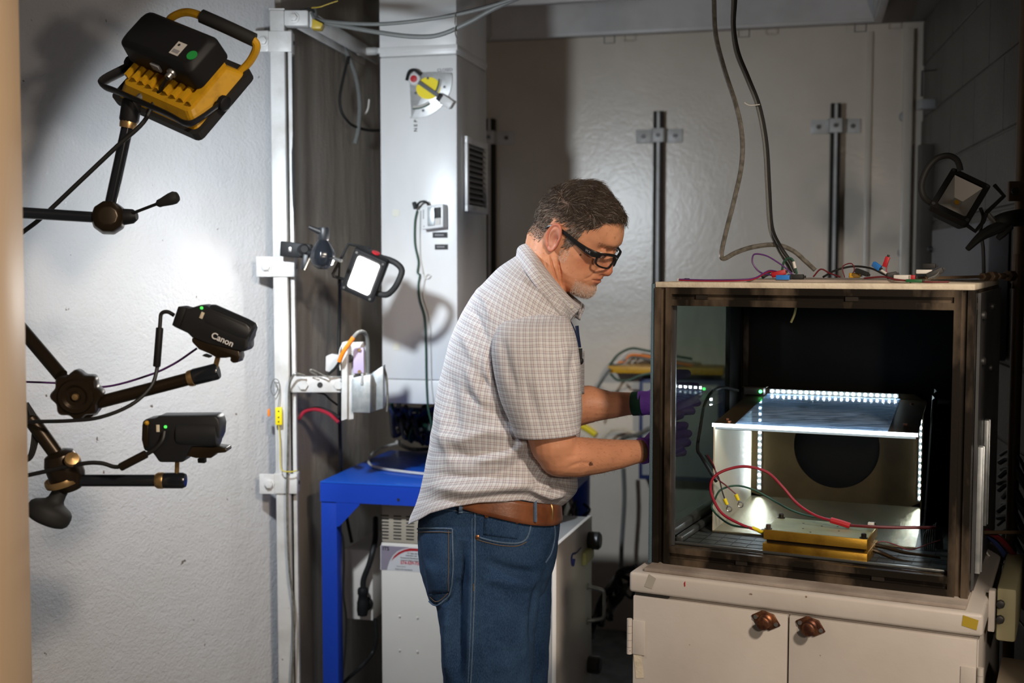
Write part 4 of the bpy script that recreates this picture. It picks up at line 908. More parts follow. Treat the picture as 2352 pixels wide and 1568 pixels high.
# arms
NA = [(1228, 775, 2.475), (1242, 870, 2.43), (1258, 960, 2.42), (1272, 1020, 2.412), (1284, 1046, 2.415), (1325, 1049, 2.43), (1375, 1047, 2.468), (1420, 1043, 2.50), (1460, 1037, 2.53), (1492, 1033, 2.553)]
NR = [.040, .054, .053, .049, .044, .0425, .0375, .0320, .0262, .0245]
FA = [(1225, 775, 2.73), (1240, 850, 2.77), (1252, 930, 2.785), (1268, 958, 2.785), (1310, 938, 2.78), (1350, 928, 2.775), (1400, 930, 2.765), (1440, 927, 2.75), (1492, 925, 2.735)]
FR = [.040, .053, .050, .046, .047, .0455, .0330, .0275, .0245]
chain(U, [P(*q) for q in NA], NR, 18); chain(U, [P(*q) for q in FA], FR, 18)
def hand(mb, w0, d, pn, up, grow=0, curl=.35, cuff=False):
    "right or left hand: d along the fingers, pn palm side, up towards the thumb"
    d, pn = Vector(d).normalized(), Vector(pn).normalized(); up = (Vector(up)-d*Vector(up).dot(d)).normalized(); pn = d.cross(up)*(1 if d.cross(up).dot(pn) > 0 else -1)
    g = grow
    rings = []
    for t, hw, ht in ((0, .026, .020), (.02, .030, .020), (.05, .040, .017), (.075, .043, .015), (.092, .040, .012)):
        rings.append([w0+d*t+up*((hw+g)*math.copysign(abs(math.cos(a))**.75, math.cos(a)))+pn*((ht+g)*math.copysign(abs(math.sin(a))**.75, math.sin(a))) for a in np.linspace(0, 2*math.pi, 20, False)])
    mb.loft(rings)
    for k, (o_, L) in enumerate(((.030, .072), (.0105, .080), (-.0095, .074), (-.029, .058))):
        p = w0+d*.084+up*o_; dd = d.copy(); pts = [p]; rr = [.0098+g]
        for j, fr in enumerate((.42, .33, .25)):
            dd = (dd+pn*curl*(1+.15*k)*(.6 if j == 0 else 1)).normalized(); p = p+dd*(L*fr); pts.append(p); rr.append((.0088, .0082, .0072)[j]+g)
        chain(mb, pts, rr, 10)
    p = w0+d*.022+up*.026+pn*.006; p1 = p+(d*.55+up*.62+pn*.25).normalized()*.040; p2 = p1+(d*.85+up*.28+pn*.35).normalized()*.032; p3 = p2+(d*.95+pn*.30).normalized()*.024
    chain(mb, [p, p1, p2, p3], [.0135+g, .0115+g, .0102+g, .0085+g], 10)
HW1 = P(1492, 1033, 2.553); HW2 = P(1492, 925, 2.735)
H1 = (HW1, BV*.9+BU*.02+Vector((0, 0, .05)), BU, (0, 0, 1)); H2 = (HW2, BV*.85+BU*.25, BU, (0, 0, 1))
hand(U, *H1); hand(U, *H2)
def remesh(mb, vox, it, fac=.5):
    me = bpy.data.meshes.new('u'); me.from_pydata([tuple(v) for v in mb.v], [], mb.f)
    bm = bmesh.new(); bm.from_mesh(me); bmesh.ops.recalc_face_normals(bm, faces=bm.faces); bm.to_mesh(me); bm.free()
    ob = bpy.data.objects.new('u', me); COL.objects.link(ob)
    m = ob.modifiers.new('r', 'REMESH'); m.mode = 'VOXEL'; m.voxel_size = vox
    if it: s = ob.modifiers.new('s', 'SMOOTH'); s.factor = fac; s.iterations = it
    dg = bpy.context.evaluated_depsgraph_get(); out = bpy.data.meshes.new_from_object(ob.evaluated_get(dg))
    bpy.data.objects.remove(ob, do_unlink=True); bpy.data.meshes.remove(me); return out
body = remesh(U, .0027, 5)
bm = bmesh.new(); bm.from_mesh(body)
hf = []
for f_ in bm.faces:
    c = f_.calc_center_median()
    if c.z > 1.44 and c.x > .0:
        s, h, y = toH(c)
        if -110 < h < 160 and s > -70 and (c-E0H).length < .19: hf.append(f_)
es = list({e for f_ in hf for e in f_.edges})
bmesh.ops.subdivide_edges(bm, edges=es, cuts=1, use_grid_fill=True, smooth=.3)
bmesh.ops.triangulate(bm, faces=[f_ for f_ in bm.faces if len(f_.verts) > 4])
bm.normal_update()
def seg_d(px, py, a, b):
    vx, vy = b[0]-a[0], b[1]-a[1]; t = max(0, min(1, ((px-a[0])*vx+(py-a[1])*vy)/(vx*vx+vy*vy+1e-9)))
    return math.hypot(px-a[0]-t*vx, py-a[1]-t*vy), t
def fold_val(px, py, folds):
    v = 0
    for pts, w, amp in folds:
        best = 1e9; bt = 0; n = len(pts)-1
        for i in range(n):
            d, t = seg_d(px, py, pts[i], pts[i+1])
            if d < best: best = d; bt = (i+t)/n
        if best < 3.2*w:
            tp = min(1, 4*bt+.15, 4*(1-bt)+.15); v += amp*tp*math.exp(-(best/w)**2)
    return v
SKF = [([(1263, 583), (1272, 620), (1283, 655)], 2.4, -.0042), ([(1281, 590), (1287, 625), (1292, 664)], 2.2, -.0060), ([(1250, 585), (1256, 615)], 2.5, -.0012), ([(1272, 605), (1282, 640)], 3.5, .0012),
       ([(1300, 1075), (1335, 1062), (1372, 1066)], 4, -.0022), ([(1300, 1050), (1325, 1046)], 5, -.0015), ([(1380, 950), (1430, 946)], 3, .0012)]
lay = bm.verts.layers.float_color.new('skin')
base = Vector((.66, .305, .172))
for v in bm.verts:
    p = v.co; s, h, y = toH(p); col = base.copy(); head = h > -105 and (p-E0H).length < .2
    if v.normal.y < 0 and p.x > -.05 and p.z > .95:
        px, py = pix(p)
        if py < 690 or (py > 870 and px > 1200): v.co += v.normal*fold_val(px, py, SKF)
    if head:
        ay = abs(y); d = 0
        # mouth: groove between the lips, full lower lip, crease from nose to mouth corner
        if s > 95 and h < 0:
            wv = sstep(30, 20, ay)
            d -= 3.6*math.exp(-((h+35.5+ay*.06)/2.0)**2)*wv; d += 1.6*math.exp(-((h+41)/3.4)**2)*sstep(24, 12, ay); d += 1.0*math.exp(-((h+31)/3.0)**2)*sstep(22, 12, ay)
            lp = max(math.exp(-((h+41)/3.8)**4)*sstep(24, 18, ay), math.exp(-((h+32)/3.2)**4)*sstep(24, 18, ay))
            dd, t = seg_d(h, ay, (-14, 24), (-40, 36)); d -= 2.2*math.exp(-(dd/2.6)**2)
            dd, t = seg_d(h, ay, (-44, 32), (-66, 34)); d -= 1.0*math.exp(-(dd/3)**2)
            d -= 1.4*math.exp(-((h+54)/3.5)**2)*sstep(26, 8, ay)
            dn = math.hypot(h+19, (ay-6.5)*1.2); d -= 4*math.exp(-(dn/2.8)**2)*(1 if s > 112 else 0)          # nostril
            d -= 1.6*math.exp(-(math.hypot(h+10, ay-22)/5.0)**2)*(1 if s > 105 else 0)                          # wing groove
            col = col.lerp(Vector((.40, .125, .095)), .75*lp)
        if s > 85 and 10 < h < 60:
            d -= 1.2*math.exp(-((h-22)/1.8)**2)*sstep(46, 40, ay)*sstep(14, 20, ay)*(1 if s > 100 else 0)      # eyelid crease
            d += 1.0*math.exp(-((h-46)/3.0)**2)*sstep(50, 30, ay)
        if d: v.co += HF*(d*K*.8)+(v.normal*(d*K*.35))
        # pigment
        red = g3(s, h, ay, (132, -6, 0), (20, 16, 18))*.9+g3(s, h, ay, (95, -8, 55), (22, 18, 20))*.55+g3(s, h, ay, (128, -34, 10), (20, 18, 20))*.3
        col = col.lerp(Vector((.60, .20, .11)), min(.8, red))
        fh = g3(s, h, ay, (118, 84, 20), (30, 22, 45)); col = col.lerp(Vector((.70, .37, .21)), .5*fh)
        if s > 92 and -92 < h < -52 and ay < 44: col = col.lerp(Vector((.52, .40, .34)), .55*sstep(-50, -60, h))
        nz_ = noise.noise(Vector((s, h, y))*.09); col *= 1+.10*nz_
        nz2 = noise.noise(Vector((s+50, h, y))*.22)
        if nz2 > .52: col = col.lerp(Vector((.36, .16, .09)), min(.5, (nz2-.52)*4))
    else:
        n1 = noise.noise(p*35); n2 = noise.noise(p*190)
        col *= 1+.10*n1
        if n2 > .60: col = col.lerp(Vector((.42, .20, .11)), min(.6, (n2-.60)*5))
        col = col.lerp(Vector((.50, .20, .12)), max(0, noise.noise(p*14+Vector((3, 0, 0))))*.35)
    v[lay] = (*col, 1)
for (px, py, r_) in ((1357, 1066, 3.4), (1333, 585, 1.7)):
    for v in bm.verts:
        if v.co.z > 1.0 and v.normal.y < .1 and .0 < v.co.x < .35:
            q = pix(v.co)
            if abs(q[0]-px) < 7 and abs(q[1]-py) < 7:
                d = math.hypot((q[0]-px)*.8, q[1]-py)
                if d < r_*1.3 and v.co.y < 2.66: v[lay] = (.14, .06, .035, 1)
# ears join the body mesh
def hairline(s, ay):
    "lowest h at which hair grows"
    if s > 104: return 107
    if s > 66: return lerp(66, 106, sstep(66, 112, s))+max(0, 30-ay)*.15
    if s > 52: return lerp(14, 66, sstep(54, 68, s))
    if s > 38: return 2
    if s > 34: return 30
    if s > -6: return 52
    if s > -14: return lerp(-12, 52, sstep(-15, -5, s))
    return -18
def hairmask(p):
    s, h, y = toH(p); ay = abs(y)
    hl = hairline(s, ay)+noise.noise(Vector((s*.12, h*.12, y*.12)))*4
    if h < hl: return 0, s, h, y
    return min(1, (h-hl)/10), s, h, y
for v in bm.verts:
    if v.co.z > 1.5 and (v.co-E0H).length < .2:
        k, s, h, y = hairmask(v.co)
        if k > 0:
            c = Vector(v[lay][:3]); side = sstep(95, 40, h); c = c.lerp(Vector((.10, .065, .045)).lerp(Vector((.20, .13, .095)), side), k*lerp(.92, .72, side)); v[lay] = (*c, 1)
body2 = bpy.data.meshes.new('body'); 
# tri list for hair seeding
bm.faces.ensure_lookup_table()
seeds = []
for f_ in bm.faces:
    c = f_.calc_center_median()
    if c.z > 1.42 and (c-E0H).length < .2:
        k, s, h, y = hairmask(c)
        if k > .02 and h > -30: seeds.append((c.copy(), f_.normal.copy(), f_.calc_area(), 0, s, h, y, k))
        elif s > 88 and -94 < h < -50 and abs(y) < 46: seeds.append((c.copy(), f_.normal.copy(), f_.calc_area(), 1, s, h, y, 1))
        elif s > 108 and -30 < h < -20 and abs(y) < 24: seeds.append((c.copy(), f_.normal.copy(), f_.calc_area(), 2, s, h, y, 1))
        elif 36 < s < 56 and -26 < h < 6 and abs(y) > 50: seeds.append((c.copy(), f_.normal.copy(), f_.calc_area(), 3, s, h, y, 1))
        elif s > 100 and 44 < h < 54 and 10 < abs(y) < 52: seeds.append((c.copy(), f_.normal.copy(), f_.calc_area(), 4, s, h, y, 1))
armseeds = []
for f_ in bm.faces:
    c = f_.calc_center_median()
    if c.x > .12 and .98 < c.z < 1.32 and c.y > 2.36:
        armseeds.append((c.copy(), f_.normal.copy(), f_.calc_area()))
def ear(sg):
    a0 = HD(17, 16, sg*69.5); o_ = len(bm.verts)
    up_ = (HU*.985-HF*.17).normalized(); fw = (HF-up_*HF.dot(up_)).normalized(); out = HN*sg
    out = (out*.90-fw*.42).normalized(); fwd = (fw+HN*sg*.42).normalized()
    NT, NRr = 40, 16; L = 35.0; grid = []
    for i in range(NT):
        t = 2*math.pi*i/NT; row = []
        ct, st = math.cos(t), math.sin(t)
        R_ = 1.0 if st > 0 else 1.0
        wx = 20*(1-.22*max(0, -st)**1.2); wz = 34
        if ct > 0: wx *= .72
        for j in range(NRr):
            q = j/(NRr-1); x, z = q*ct*wx, q*st*wz
            hgt = 6.0
            hgt += 6.0*math.exp(-((q-.90)/.10)**2)*(.25+.75*sstep(.75, -.2, ct))*(.35 if st < -.75 else 1)      # helix
            hgt += 4.6*math.exp(-((q-.56)/.11)**2)*sstep(.3, -.5, ct)                                              # antihelix
            hgt -= 8.0*math.exp(-(((x-3.5)/6.5)**2+((z+2)/9.5)**2))                                               # concha
            hgt += 3.4*math.exp(-(((x-11)/3.5)**2+((z+4)/5)**2))                                                  # tragus
            hgt += 1.6*math.exp(-(((x+1)/7)**2+((z+25)/7)**2))                                                     # lobe
            hgt += -x*.18
            row.append((a0+(fwd*x+up_*z+out*hgt)*K, q, st))
        grid.append(row)
    V = []
    for i in range(NT):
        V.append([])
        for j in range(NRr):
            w_ = bm.verts.new(grid[i][j][0]); q, st = grid[i][j][1:]
            c = Vector((.64, .30, .20)).lerp(Vector((.60, .21, .14)), sstep(.6, .95, q)); c = c.lerp(Vector((.30, .09, .06)), max(0, .75-q)*.9)  # redder rim; bowl darkened towards the centre, its shade put into the colour
            w_[lay] = (*c, 1); V[i].append(w_)
        # back side of the rim
        p, q, st = grid[i][NRr-1]
        w_ = bm.verts.new(p-(out*5.0)*K-(p-a0)*.04); w_[lay] = (.5, .2, .13, 1); V[i].append(w_)
        w_ = bm.verts.new(a0+(p-a0)*.55-(out*4.0)*K); w_[lay] = (.5, .2, .13, 1); V[i].append(w_)
    fs = []
    for i in range(NT):
        k = (i+1) % NT
        for j in range(1, len(V[0])-1):
            try: fs.append(bm.faces.new((V[i][j], V[k][j], V[k][j+1], V[i][j+1])))
            except ValueError: pass
        try: fs.append(bm.faces.new((V[i][0], V[k][1], V[i][1])))
        except ValueError: pass
    # first column shares a centre
    cen = V[0][0]
    bmesh.ops.remove_doubles(bm, verts=[V[i][0] for i in range(NT)], dist=1e-5)
    fs = [f_ for f_ in fs if f_.is_valid]
    bmesh.ops.recalc_face_normals(bm, faces=fs)
    # make sure they face outwards
    fs = [f_ for f_ in fs if f_.is_valid]; sm = sum(f_.normal.dot(out) for f_ in fs[:NT*8])
    if sm < 0: bmesh.ops.reverse_faces(bm, faces=fs)
for sg in (1, -1): ear(sg)
bm.normal_update(); bm.to_mesh(body2); bm.free()
for p in body2.polygons: p.use_smooth = True
for v in body2.vertices: v.co -= MAN.location
# skin material
m = mat('skin', (.56, .29, .18), .46, sss=.12, spec=.4)
nt = m.node_tree; at = nt.nodes.new('ShaderNodeAttribute'); at.attribute_name = 'skin'; b_ = nt.nodes['Principled BSDF']
nz_ = nt.nodes.new('ShaderNodeTexNoise'); nz_.inputs['Scale'].default_value = 380; nz_.inputs['Detail'].default_value = 3
bp = nt.nodes.new('ShaderNodeBump'); bp.inputs['Strength'].default_value = .22; bp.inputs['Distance'].default_value = .0015
tc = nt.nodes.new('ShaderNodeTexCoord'); nt.links.new(tc.outputs['Object'], nz_.inputs['Vector']); nt.links.new(nz_.outputs['Fac'], bp.inputs['Height']); nt.links.new(bp.outputs[0], b_.inputs['Normal']); nt.links.new(at.outputs['Color'], b_.inputs['Base Color'])
body2.materials.append(m)
BODY = bpy.data.objects.new('body', body2); COL.objects.link(BODY); BODY.parent = MAN
# ------------------------------------------------------------------ hair and stubble: thin tapered strands
def strands(name, items, material, parent, wid):
    vs_, fs, cols = [], [], []
    for pts, c in items:
        o_ = len(vs_); n = len(pts)
        for i, p in enumerate(pts):
            t = (pts[min(i+1, n-1)]-pts[max(i-1, 0)]).normalized(); side = t.cross((p-_C)).normalized(); w = wid*(1-.75*i/(n-1))
            vs_ += [p-side*w, p+side*w]; cols += [c, c]
        for i in range(n-1): a = o_+2*i; fs.append((a, a+1, a+3, a+2))
    me = bpy.data.meshes.new(name); o0 = wloc(parent); me.from_pydata([tuple(v-o0) for v in vs_], [], fs)
    ca = me.color_attributes.new('tint', 'FLOAT_COLOR', 'POINT'); ca.data.foreach_set('color', np.array([(*c, 1) for c in cols], dtype=np.float32).ravel())
    me.materials.append(material); ob = bpy.data.objects.new(name, me); COL.objects.link(ob); ob.parent = parent; return ob
hm = mat('hair_strand', (.05, .03, .02), .6, spec=.25); at = hm.node_tree.nodes.new('ShaderNodeAttribute'); at.attribute_name = 'tint'; hm.node_tree.links.new(at.outputs['Color'], hm.node_tree.nodes['Principled BSDF'].inputs['Base Color'])
rng = random.Random(4)
def pick(kind, n):
    S = [q for q in seeds if q[3] == kind]
    if not S: return []
    return rng.choices(S, weights=[q[2] for q in S], k=n)
items = []
for c, nrm, a_, kd, s, h, y, kk in pick(0, 21000):
    if rng.random() > .35+.65*kk: continue
    ay = abs(y); top = sstep(70, 118, h); front = sstep(60, 100, s)*sstep(88, 104, h); sg = 1 if y > 0 else -1
    nv = noise.noise_vector(Vector((s, h, y))*.045); nv2 = noise.noise_vector(Vector((s+40, h, y))*.13)
    d_top = HF*(.75)+HN*(-.25)+HU*(.05+.55*front)
    d_side = -HF*.75-HU*.75
    if s > 40 and h < 75: d_side = -HF*.35-HU*.9
    d = d_side*(1-top)+d_top*top+(HF*nv.x+HU*nv.y+HN*nv.z)*(.85*top+.25)+(HF*nv2.x+HU*nv2.y+HN*nv2.z)*.35
    d = d-nrm*d.dot(nrm); 
    if d.length < 1e-4: continue
    d.normalize()
    L = lerp(.010, .030, top)*rng.uniform(.6, 1.2)-.002*front; lift = lerp(.16, .42, top)+.12*rng.random()
    if h < 25: L *= .6
    if h < 12 and s < 0:
        L *= .6
        if rng.random() < .35: continue
    p = c+nrm*.0002; pts = [p]; dd = (d+nrm*lift).normalized(); NN = 4
    for j in range(NN):
        p = p+dd*(L/NN); pts.append(p.copy()); dd = (dd-nrm*(lift*.50)+Vector((rng.gauss(0, .10), rng.gauss(0, .10), rng.gauss(0, .10)))+zz*(.02*front)).normalized()
    side = sstep(95, 45, h)
    dark = Vector((.020, .013, .009)).lerp(Vector((.060, .036, .023)), max(0, rng.gauss(.3, .35))*.8)
    grey = Vector((.28, .235, .20)); g_ = rng.random() < lerp(.10, .42, side)
    if s > 36 and s < 66 and h < 60: g_ = rng.random() < .6
    c_ = dark.lerp(grey, rng.uniform(.4, 1) if g_ else rng.uniform(0, .10)); items.append((pts, tuple(c_)))
strands('hair', items, hm, MAN, .00042)['label'] = 'short dark brown hair greying at the sides'
items = []
for kind, n, L in ((1, 1700, .0027), (3, 320, .0042), (4, 200, .006)):
    for c, nrm, a_, kd, s, h, y, kk in pick(kind, n):
        d = (nrm*.75-HU*.5+HF*.1+Vector((rng.gauss(0, .25), rng.gauss(0, .25), rng.gauss(0, .25)))) if kind != 4 else (nrm*.3+HU*.2-HF*.4+HN*(.8 if y > 0 else -.8))
        d.normalize(); l = L*rng.uniform(.5, 1.2); pts = [c, c+d*l*.6, c+d*l-HU*l*.15]
        if kind == 4: col = (.16, .10, .07)
        else: g_ = rng.random(); col = tuple(Vector((.62, .56, .50)).lerp(Vector((.22, .14, .10)), 0 if g_ < .72 else rng.random()))
        items.append((pts, col))
strands('stubble', items, hm, MAN, .00020)['label'] = 'white stubble beard on the chin'
items = []
for c, nrm, a_ in rng.choices(armseeds, weights=[q[2] for q in armseeds], k=2000):
    d = (BU*.7+nrm*.55-zz*.15+Vector((rng.gauss(0, .3), rng.gauss(0, .3), rng.gauss(0, .3)))); d.normalize(); l = rng.uniform(.004, .009)
    if pix(c)[0] < 1325 and rng.random() < .7: continue
    items.append(([c, c+d*l*.5, c+d*l-zz*.001], (.16, .085, .05)))
strands('arm_hair', items, hm, MAN, .00013)
# ------------------------------------------------------------------ clothes
def nmath(nt, op, a, b=None, c=None):
    n = nt.nodes.new('ShaderNodeMath'); n.operation = op
    for i, x in enumerate((a, b, c)):
        if x is None: continue
        if isinstance(x, (int, float)): n.inputs[i].default_value = x
        else: nt.links.new(x, n.inputs[i])
    return n.outputs[0]
def plaid(name, per=.0128, rot=0):
    m = mat(name, (.6, .57, .56), .85, spec=.2); nt = m.node_tree; b = nt.nodes['Principled BSDF']
    uv = nt.nodes.new('ShaderNodeUVMap'); sp = nt.nodes.new('ShaderNodeSeparateXYZ'); nt.links.new(uv.outputs[0], sp.inputs[0])
    def stripe(x, off, wid):
        f = nmath(nt, 'FRACT', nmath(nt, 'ADD', nmath(nt, 'DIVIDE', x, per), off)); return nmath(nt, 'LESS_THAN', f, wid)
    res = None
    def blend(a, fac, col):
        mx = nt.nodes.new('ShaderNodeMix'); mx.data_type = 'RGBA'
        nt.links.new(fac, mx.inputs['Factor']); mx.inputs['B'].default_value = (*col, 1)
        if a is None: mx.inputs['A'].default_value = (.44, .415, .455, 1)
        else: nt.links.new(a, mx.inputs['A'])
        return mx.outputs['Result']
    cu = None
    for i in (0, 1):
        x = sp.outputs[i]; c = None
        c = blend(None, stripe(x, 0, .36), (.80, .80, .80)); c = blend(c, stripe(x, .40, .09), (.78, .77, .75)); c = blend(c, stripe(x, .52, .10), (.44, .32, .34)); c = blend(c, stripe(x, .70, .08), (.80, .78, .74)); c = blend(c, stripe(x, .82, .08), (.44, .475, .53))
        if i == 0: cu = c
    mx = nt.nodes.new('ShaderNodeMix'); mx.data_type = 'RGBA'; mx.inputs['Factor'].default_value = .5; nt.links.new(cu, mx.inputs['A']); nt.links.new(c, mx.inputs['B'])
    nt.links.new(mx.outputs['Result'], b.inputs['Base Color'])
    n = nt.nodes.new('ShaderNodeTexNoise'); n.inputs['Scale'].default_value = 900; bp = nt.nodes.new('ShaderNodeBump'); bp.inputs['Strength'].default_value = .2; bp.inputs['Distance'].default_value = .0008
    tc = nt.nodes.new('ShaderNodeTexCoord'); nt.links.new(tc.outputs['Object'], n.inputs['Vector']); nt.links.new(n.outputs[0], bp.inputs['Height']); nt.links.new(bp.outputs[0], b.inputs['Normal'])
    return m
plaid('shirt_plaid'); plaid('sleeve_plaid', .0132)
def cloth(name, G, UVs, material, parent, thick=.0012, closed_cap=False, disp=None, flip=False):
    "grid of points G[i][j] with uv, optional displacement along the normal"
    A = np.array([[tuple(p) for p in row] for row in G], dtype=float); nu, nv = A.shape[:2]
    du = np.gradient(A, axis=0); dv = np.gradient(A, axis=1)
    if np.allclose(A[:, 0], A[:, -1], atol=1e-6): dv[:, 0] = dv[:, -1] = (A[:, 1]-A[:, -2])/2
    N_ = np.cross(du, dv); N_ /= np.linalg.norm(N_, axis=2, keepdims=True)+1e-12
    if flip: N_ = -N_
    if disp is not None:
        for i in range(nu):
            for j in range(nv):
                d = disp(Vector(A[i, j]), Vector(N_[i, j]), i/(nu-1), j/(nv-1))
                if d: A[i, j] += N_[i, j]*d
    o0 = wloc(parent)
    me = bpy.data.meshes.new(name); fs = []
    for i in range(nu-1):
        for j in range(nv-1):
            q = (i*nv+j, (i+1)*nv+j, (i+1)*nv+j+1, i*nv+j+1); fs.append(q[::-1] if flip else q)
    me.from_pydata([tuple(v) for v in (A.reshape(-1, 3)-np.array(o0))], [], fs)
    ul = me.uv_layers.new(name='UVMap'); uvf = [u for row in UVs for u in row]
    for p in me.polygons:
        p.use_smooth = True
        for li in p.loop_indices: ul.data[li].uv = uvf[me.loops[li].vertex_index]
    me.materials.append(MAT[material]); ob = bpy.data.objects.new(name, me); COL.objects.link(ob); ob.parent = parent
    if thick: md = ob.modifiers.new('t', 'SOLIDIFY'); md.thickness = thick; md.offset = -1
    return ob
def rowspline(rows, n):
    "catmull interpolation of numeric rows"
    R_ = np.array(rows, dtype=float); m_ = len(R_); out = []
    for k in range(n):
        x = k/(n-1)*(m_-1); i = min(int(x), m_-2); t = x-i
        p0 = R_[i-1] if i > 0 else 2*R_[0]-R_[1]; p1, p2 = R_[i], R_[i+1]; p3 = R_[i+2] if i+2 < m_ else 2*R_[-1]-R_[-2]
        out.append(.5*(2*p1+(p2-p0)*t+(2*p0-5*p1+4*p2-p3)*t*t+(3*p1-p0-3*p2+p3)*t**3))
    return out
def ringpts(bx, by, fx, fy, w, Yc, n, e=2.3, start=-math.pi/2):
    b, f = P(bx, by, Yc), P(fx, fy, Yc); mid = (b+f)/2; ax = (f-b)/2; out = []
    for k in range(n+1):
        a = start+2*math.pi*k/n; c, s_ = math.cos(a), math.sin(a)
        out.append(mid+ax*math.copysign(abs(c)**(2/e), c)-Vector((0, 1, 0))*(w*math.copysign(abs(s_)**(2/e), s_)))
    return out
def arcuv(G, shear=0):
    nv = len(G[0]); mid = nv//2; UV = []; v = 0
    for i, row in enumerate(G):
        if i: v += (Vector(row[mid])-Vector(G[i-1][mid])).length
        cum = [0]
        for j in range(1, nv): cum.append(cum[-1]+(Vector(row[j])-Vector(row[j-1])).length)
        UV.append([(cum[j]-cum[mid]+v*shear, v) for j in range(nv)])
    return UV
TF = [  # folds of the shirt body as lines over the near side: (line, half width, depth)
    ([(1128, 790), (1138, 860), (1160, 930), (1182, 1000)], 11, -.011), ([(1112, 800), (1122, 870), (1148, 950)], 8, .005),
    ([(1105, 860), (1130, 900), (1165, 990)], 9, -.007), ([(1070, 830), (1095, 900), (1120, 960)], 12, .006), ([(1060, 890), (1100, 930), (1160, 960)], 10, -.005),
    ([(1000, 1000), (1060, 1010), (1120, 990), (1185, 1000)], 14, .006), ([(1005, 1040), (1080, 1045), (1150, 1030)], 12, -.005), ([(1090, 1060), (1160, 1050), (1215, 1015)], 11, .007), ([(1120, 1100), (1185, 1070), (1225, 1030)], 9, -.006),
    ([(985, 1120), (1070, 1128), (1160, 1118), (1240, 1108)], 13, .009), ([(975, 1150), (1070, 1148), (1160, 1136), (1250, 1140)], 9, -.004), ([(1000, 1090), (1080, 1095), (1150, 1088)], 9, -.005),
    ([(1195, 1040), (1225, 1080), (1240, 1120)], 9, -.009), ([(1222, 1045), (1250, 1090), (1262, 1130)], 8, .007), ([(1240, 1100), (1275, 1115), (1310, 1105)], 8, -.006), ([(1215, 1120), (1260, 1138), (1300, 1130)], 8, .007), ([(1265, 1075), (1290, 1100), (1312, 1090)], 8, -.004),
    ([(1080, 700), (1100, 740), (1118, 790)], 9, -.005), ([(1060, 760), (1080, 800), (1100, 850)], 11, .005), ([(1095, 660), (1120, 700), (1130, 740)], 8, .004),
    ([(1030, 850), (1040, 930), (1050, 1000)], 14, -.005), ([(1010, 930), (1020, 1010), (1040, 1070)], 12, .005),
    ([(1240, 650), (1270, 690), (1300, 730)], 7, -.004), ([(1225, 670), (1262, 706), (1290, 745)], 8, .004), ([(1190, 640), (1215, 665), (1250, 685)], 9, .003)]
def tdisp(p, n, i, j):
    d = .0035*noise.noise(p*9)+.0016*noise.noise(p*24)
    if n.y < .35: 
        x, y = pix(p); d += 1.5*fold_val(x, y, TF)
    # gathered pleats running down the back from the yoke
    return d
rows = [(*b, *f, w, YC) for b, f, w in TR]
NR_, NV_ = 150, 168
R2 = rowspline(rows, NR_); G = [ringpts(*q, NV_) for q in R2]
# the tail hangs at the back and rides up at the sides: hem height over the waist, mirrored to the far side
HEM = [(930, 1208), (960, 1192), (985, 1177), (1040, 1162), (1100, 1152), (1200, 1147), (1250, 1156), (1285, 1164), (1340, 1164)]
up_ = []
for j in range(NV_+1):
    k = j if math.sin(-math.pi/2+2*math.pi*j/NV_) >= 0 else (NV_-j+NV_//2*2) % NV_
    p = G[-1][j]; q = Vector((p.x, YC-abs(p.y-YC), p.z)); x, y = pix(q); up_.append(max(0, (y-interp(x, HEM))/FPX*q.y))
for i in range(NR_):
    l_ = sstep(.50, 1, i/(NR_-1))
    if l_: G[i] = [p+Vector((0, 0, up_[j]*l_)) for j, p in enumerate(G[i])]
last = G[-1]
SHIRT = cloth('shirt', G, arcuv(G, .10), 'shirt_plaid', MAN, disp=tdisp, flip=True)
SHIRT['label'] = 'pale shirt with fine grey and brown check'
# sleeves
SF = [([(1150, 770), (1165, 840), (1190, 910)], 10, -.004), ([(1300, 780), (1290, 850), (1300, 920)], 9, .004), ([(1318, 800), (1312, 870), (1316, 940)], 6, -.004), ([(1240, 760), (1236, 850), (1244, 940)], 16, .003), ([(1200, 860), (1225, 930), (1240, 985)], 11, -.003), ([(1262, 840), (1275, 900), (1280, 960)], 9, -.003), ([(1175, 730), (1230, 726), (1285, 732)], 6, .0025)]
def sleeve(name, rws, sg):
    R2 = rowspline(rws, 70); G = [ringpts(*q, 84, e=2.15) for q in R2]
    G.insert(0, [lerp(Vector(p), sum((Vector(x) for x in G[0][:-1]), Vector())/84, .9) for p in G[0]])
    hem = [Vector(p)+(Vector(p)-sum((Vector(x) for x in G[-1][:-1]), Vector())/84)*.0 for p in G[-1]]
    def d(p, n, i, j):
        v = .0022*noise.noise(p*11+Vector((5, 0, 0)))+.001*noise.noise(p*28)
        if sg > 0 and n.y < .3: x, y = pix(p); v += 1.6*fold_val(x, y, SF)
        if i > .915: v += .0016
        if .900 < i < .915: v -= .0008
        return v
    return cloth(name, G, arcuv(G), 'sleeve_plaid', SHIRT, disp=d, flip=True)
sleeve('sleeve', [(1170, 722, 1298, 726, .030, 2.47), (1143, 745, 1314, 748, .062, 2.455), (1129, 795, 1328, 797, .078, 2.438), (1134, 855, 1334, 857, .080, 2.430), (1150, 920, 1336, 920, .077, 2.424), (1167, 962, 1335, 958, .074, 2.42), (1184, 1001, 1332, 991, .071, 2.418)], 1)
sleeve('sleeve', [(1172, 722, 1292, 726, .030, 2.73), (1148, 745, 1304, 748, .060, 2.745), (1134, 795, 1312, 797, .074, 2.765), (1140, 850, 1312, 850, .076, 2.775), (1160, 905, 1306, 900, .072, 2.782), (1180, 945, 1300, 930, .068, 2.786)], -1)
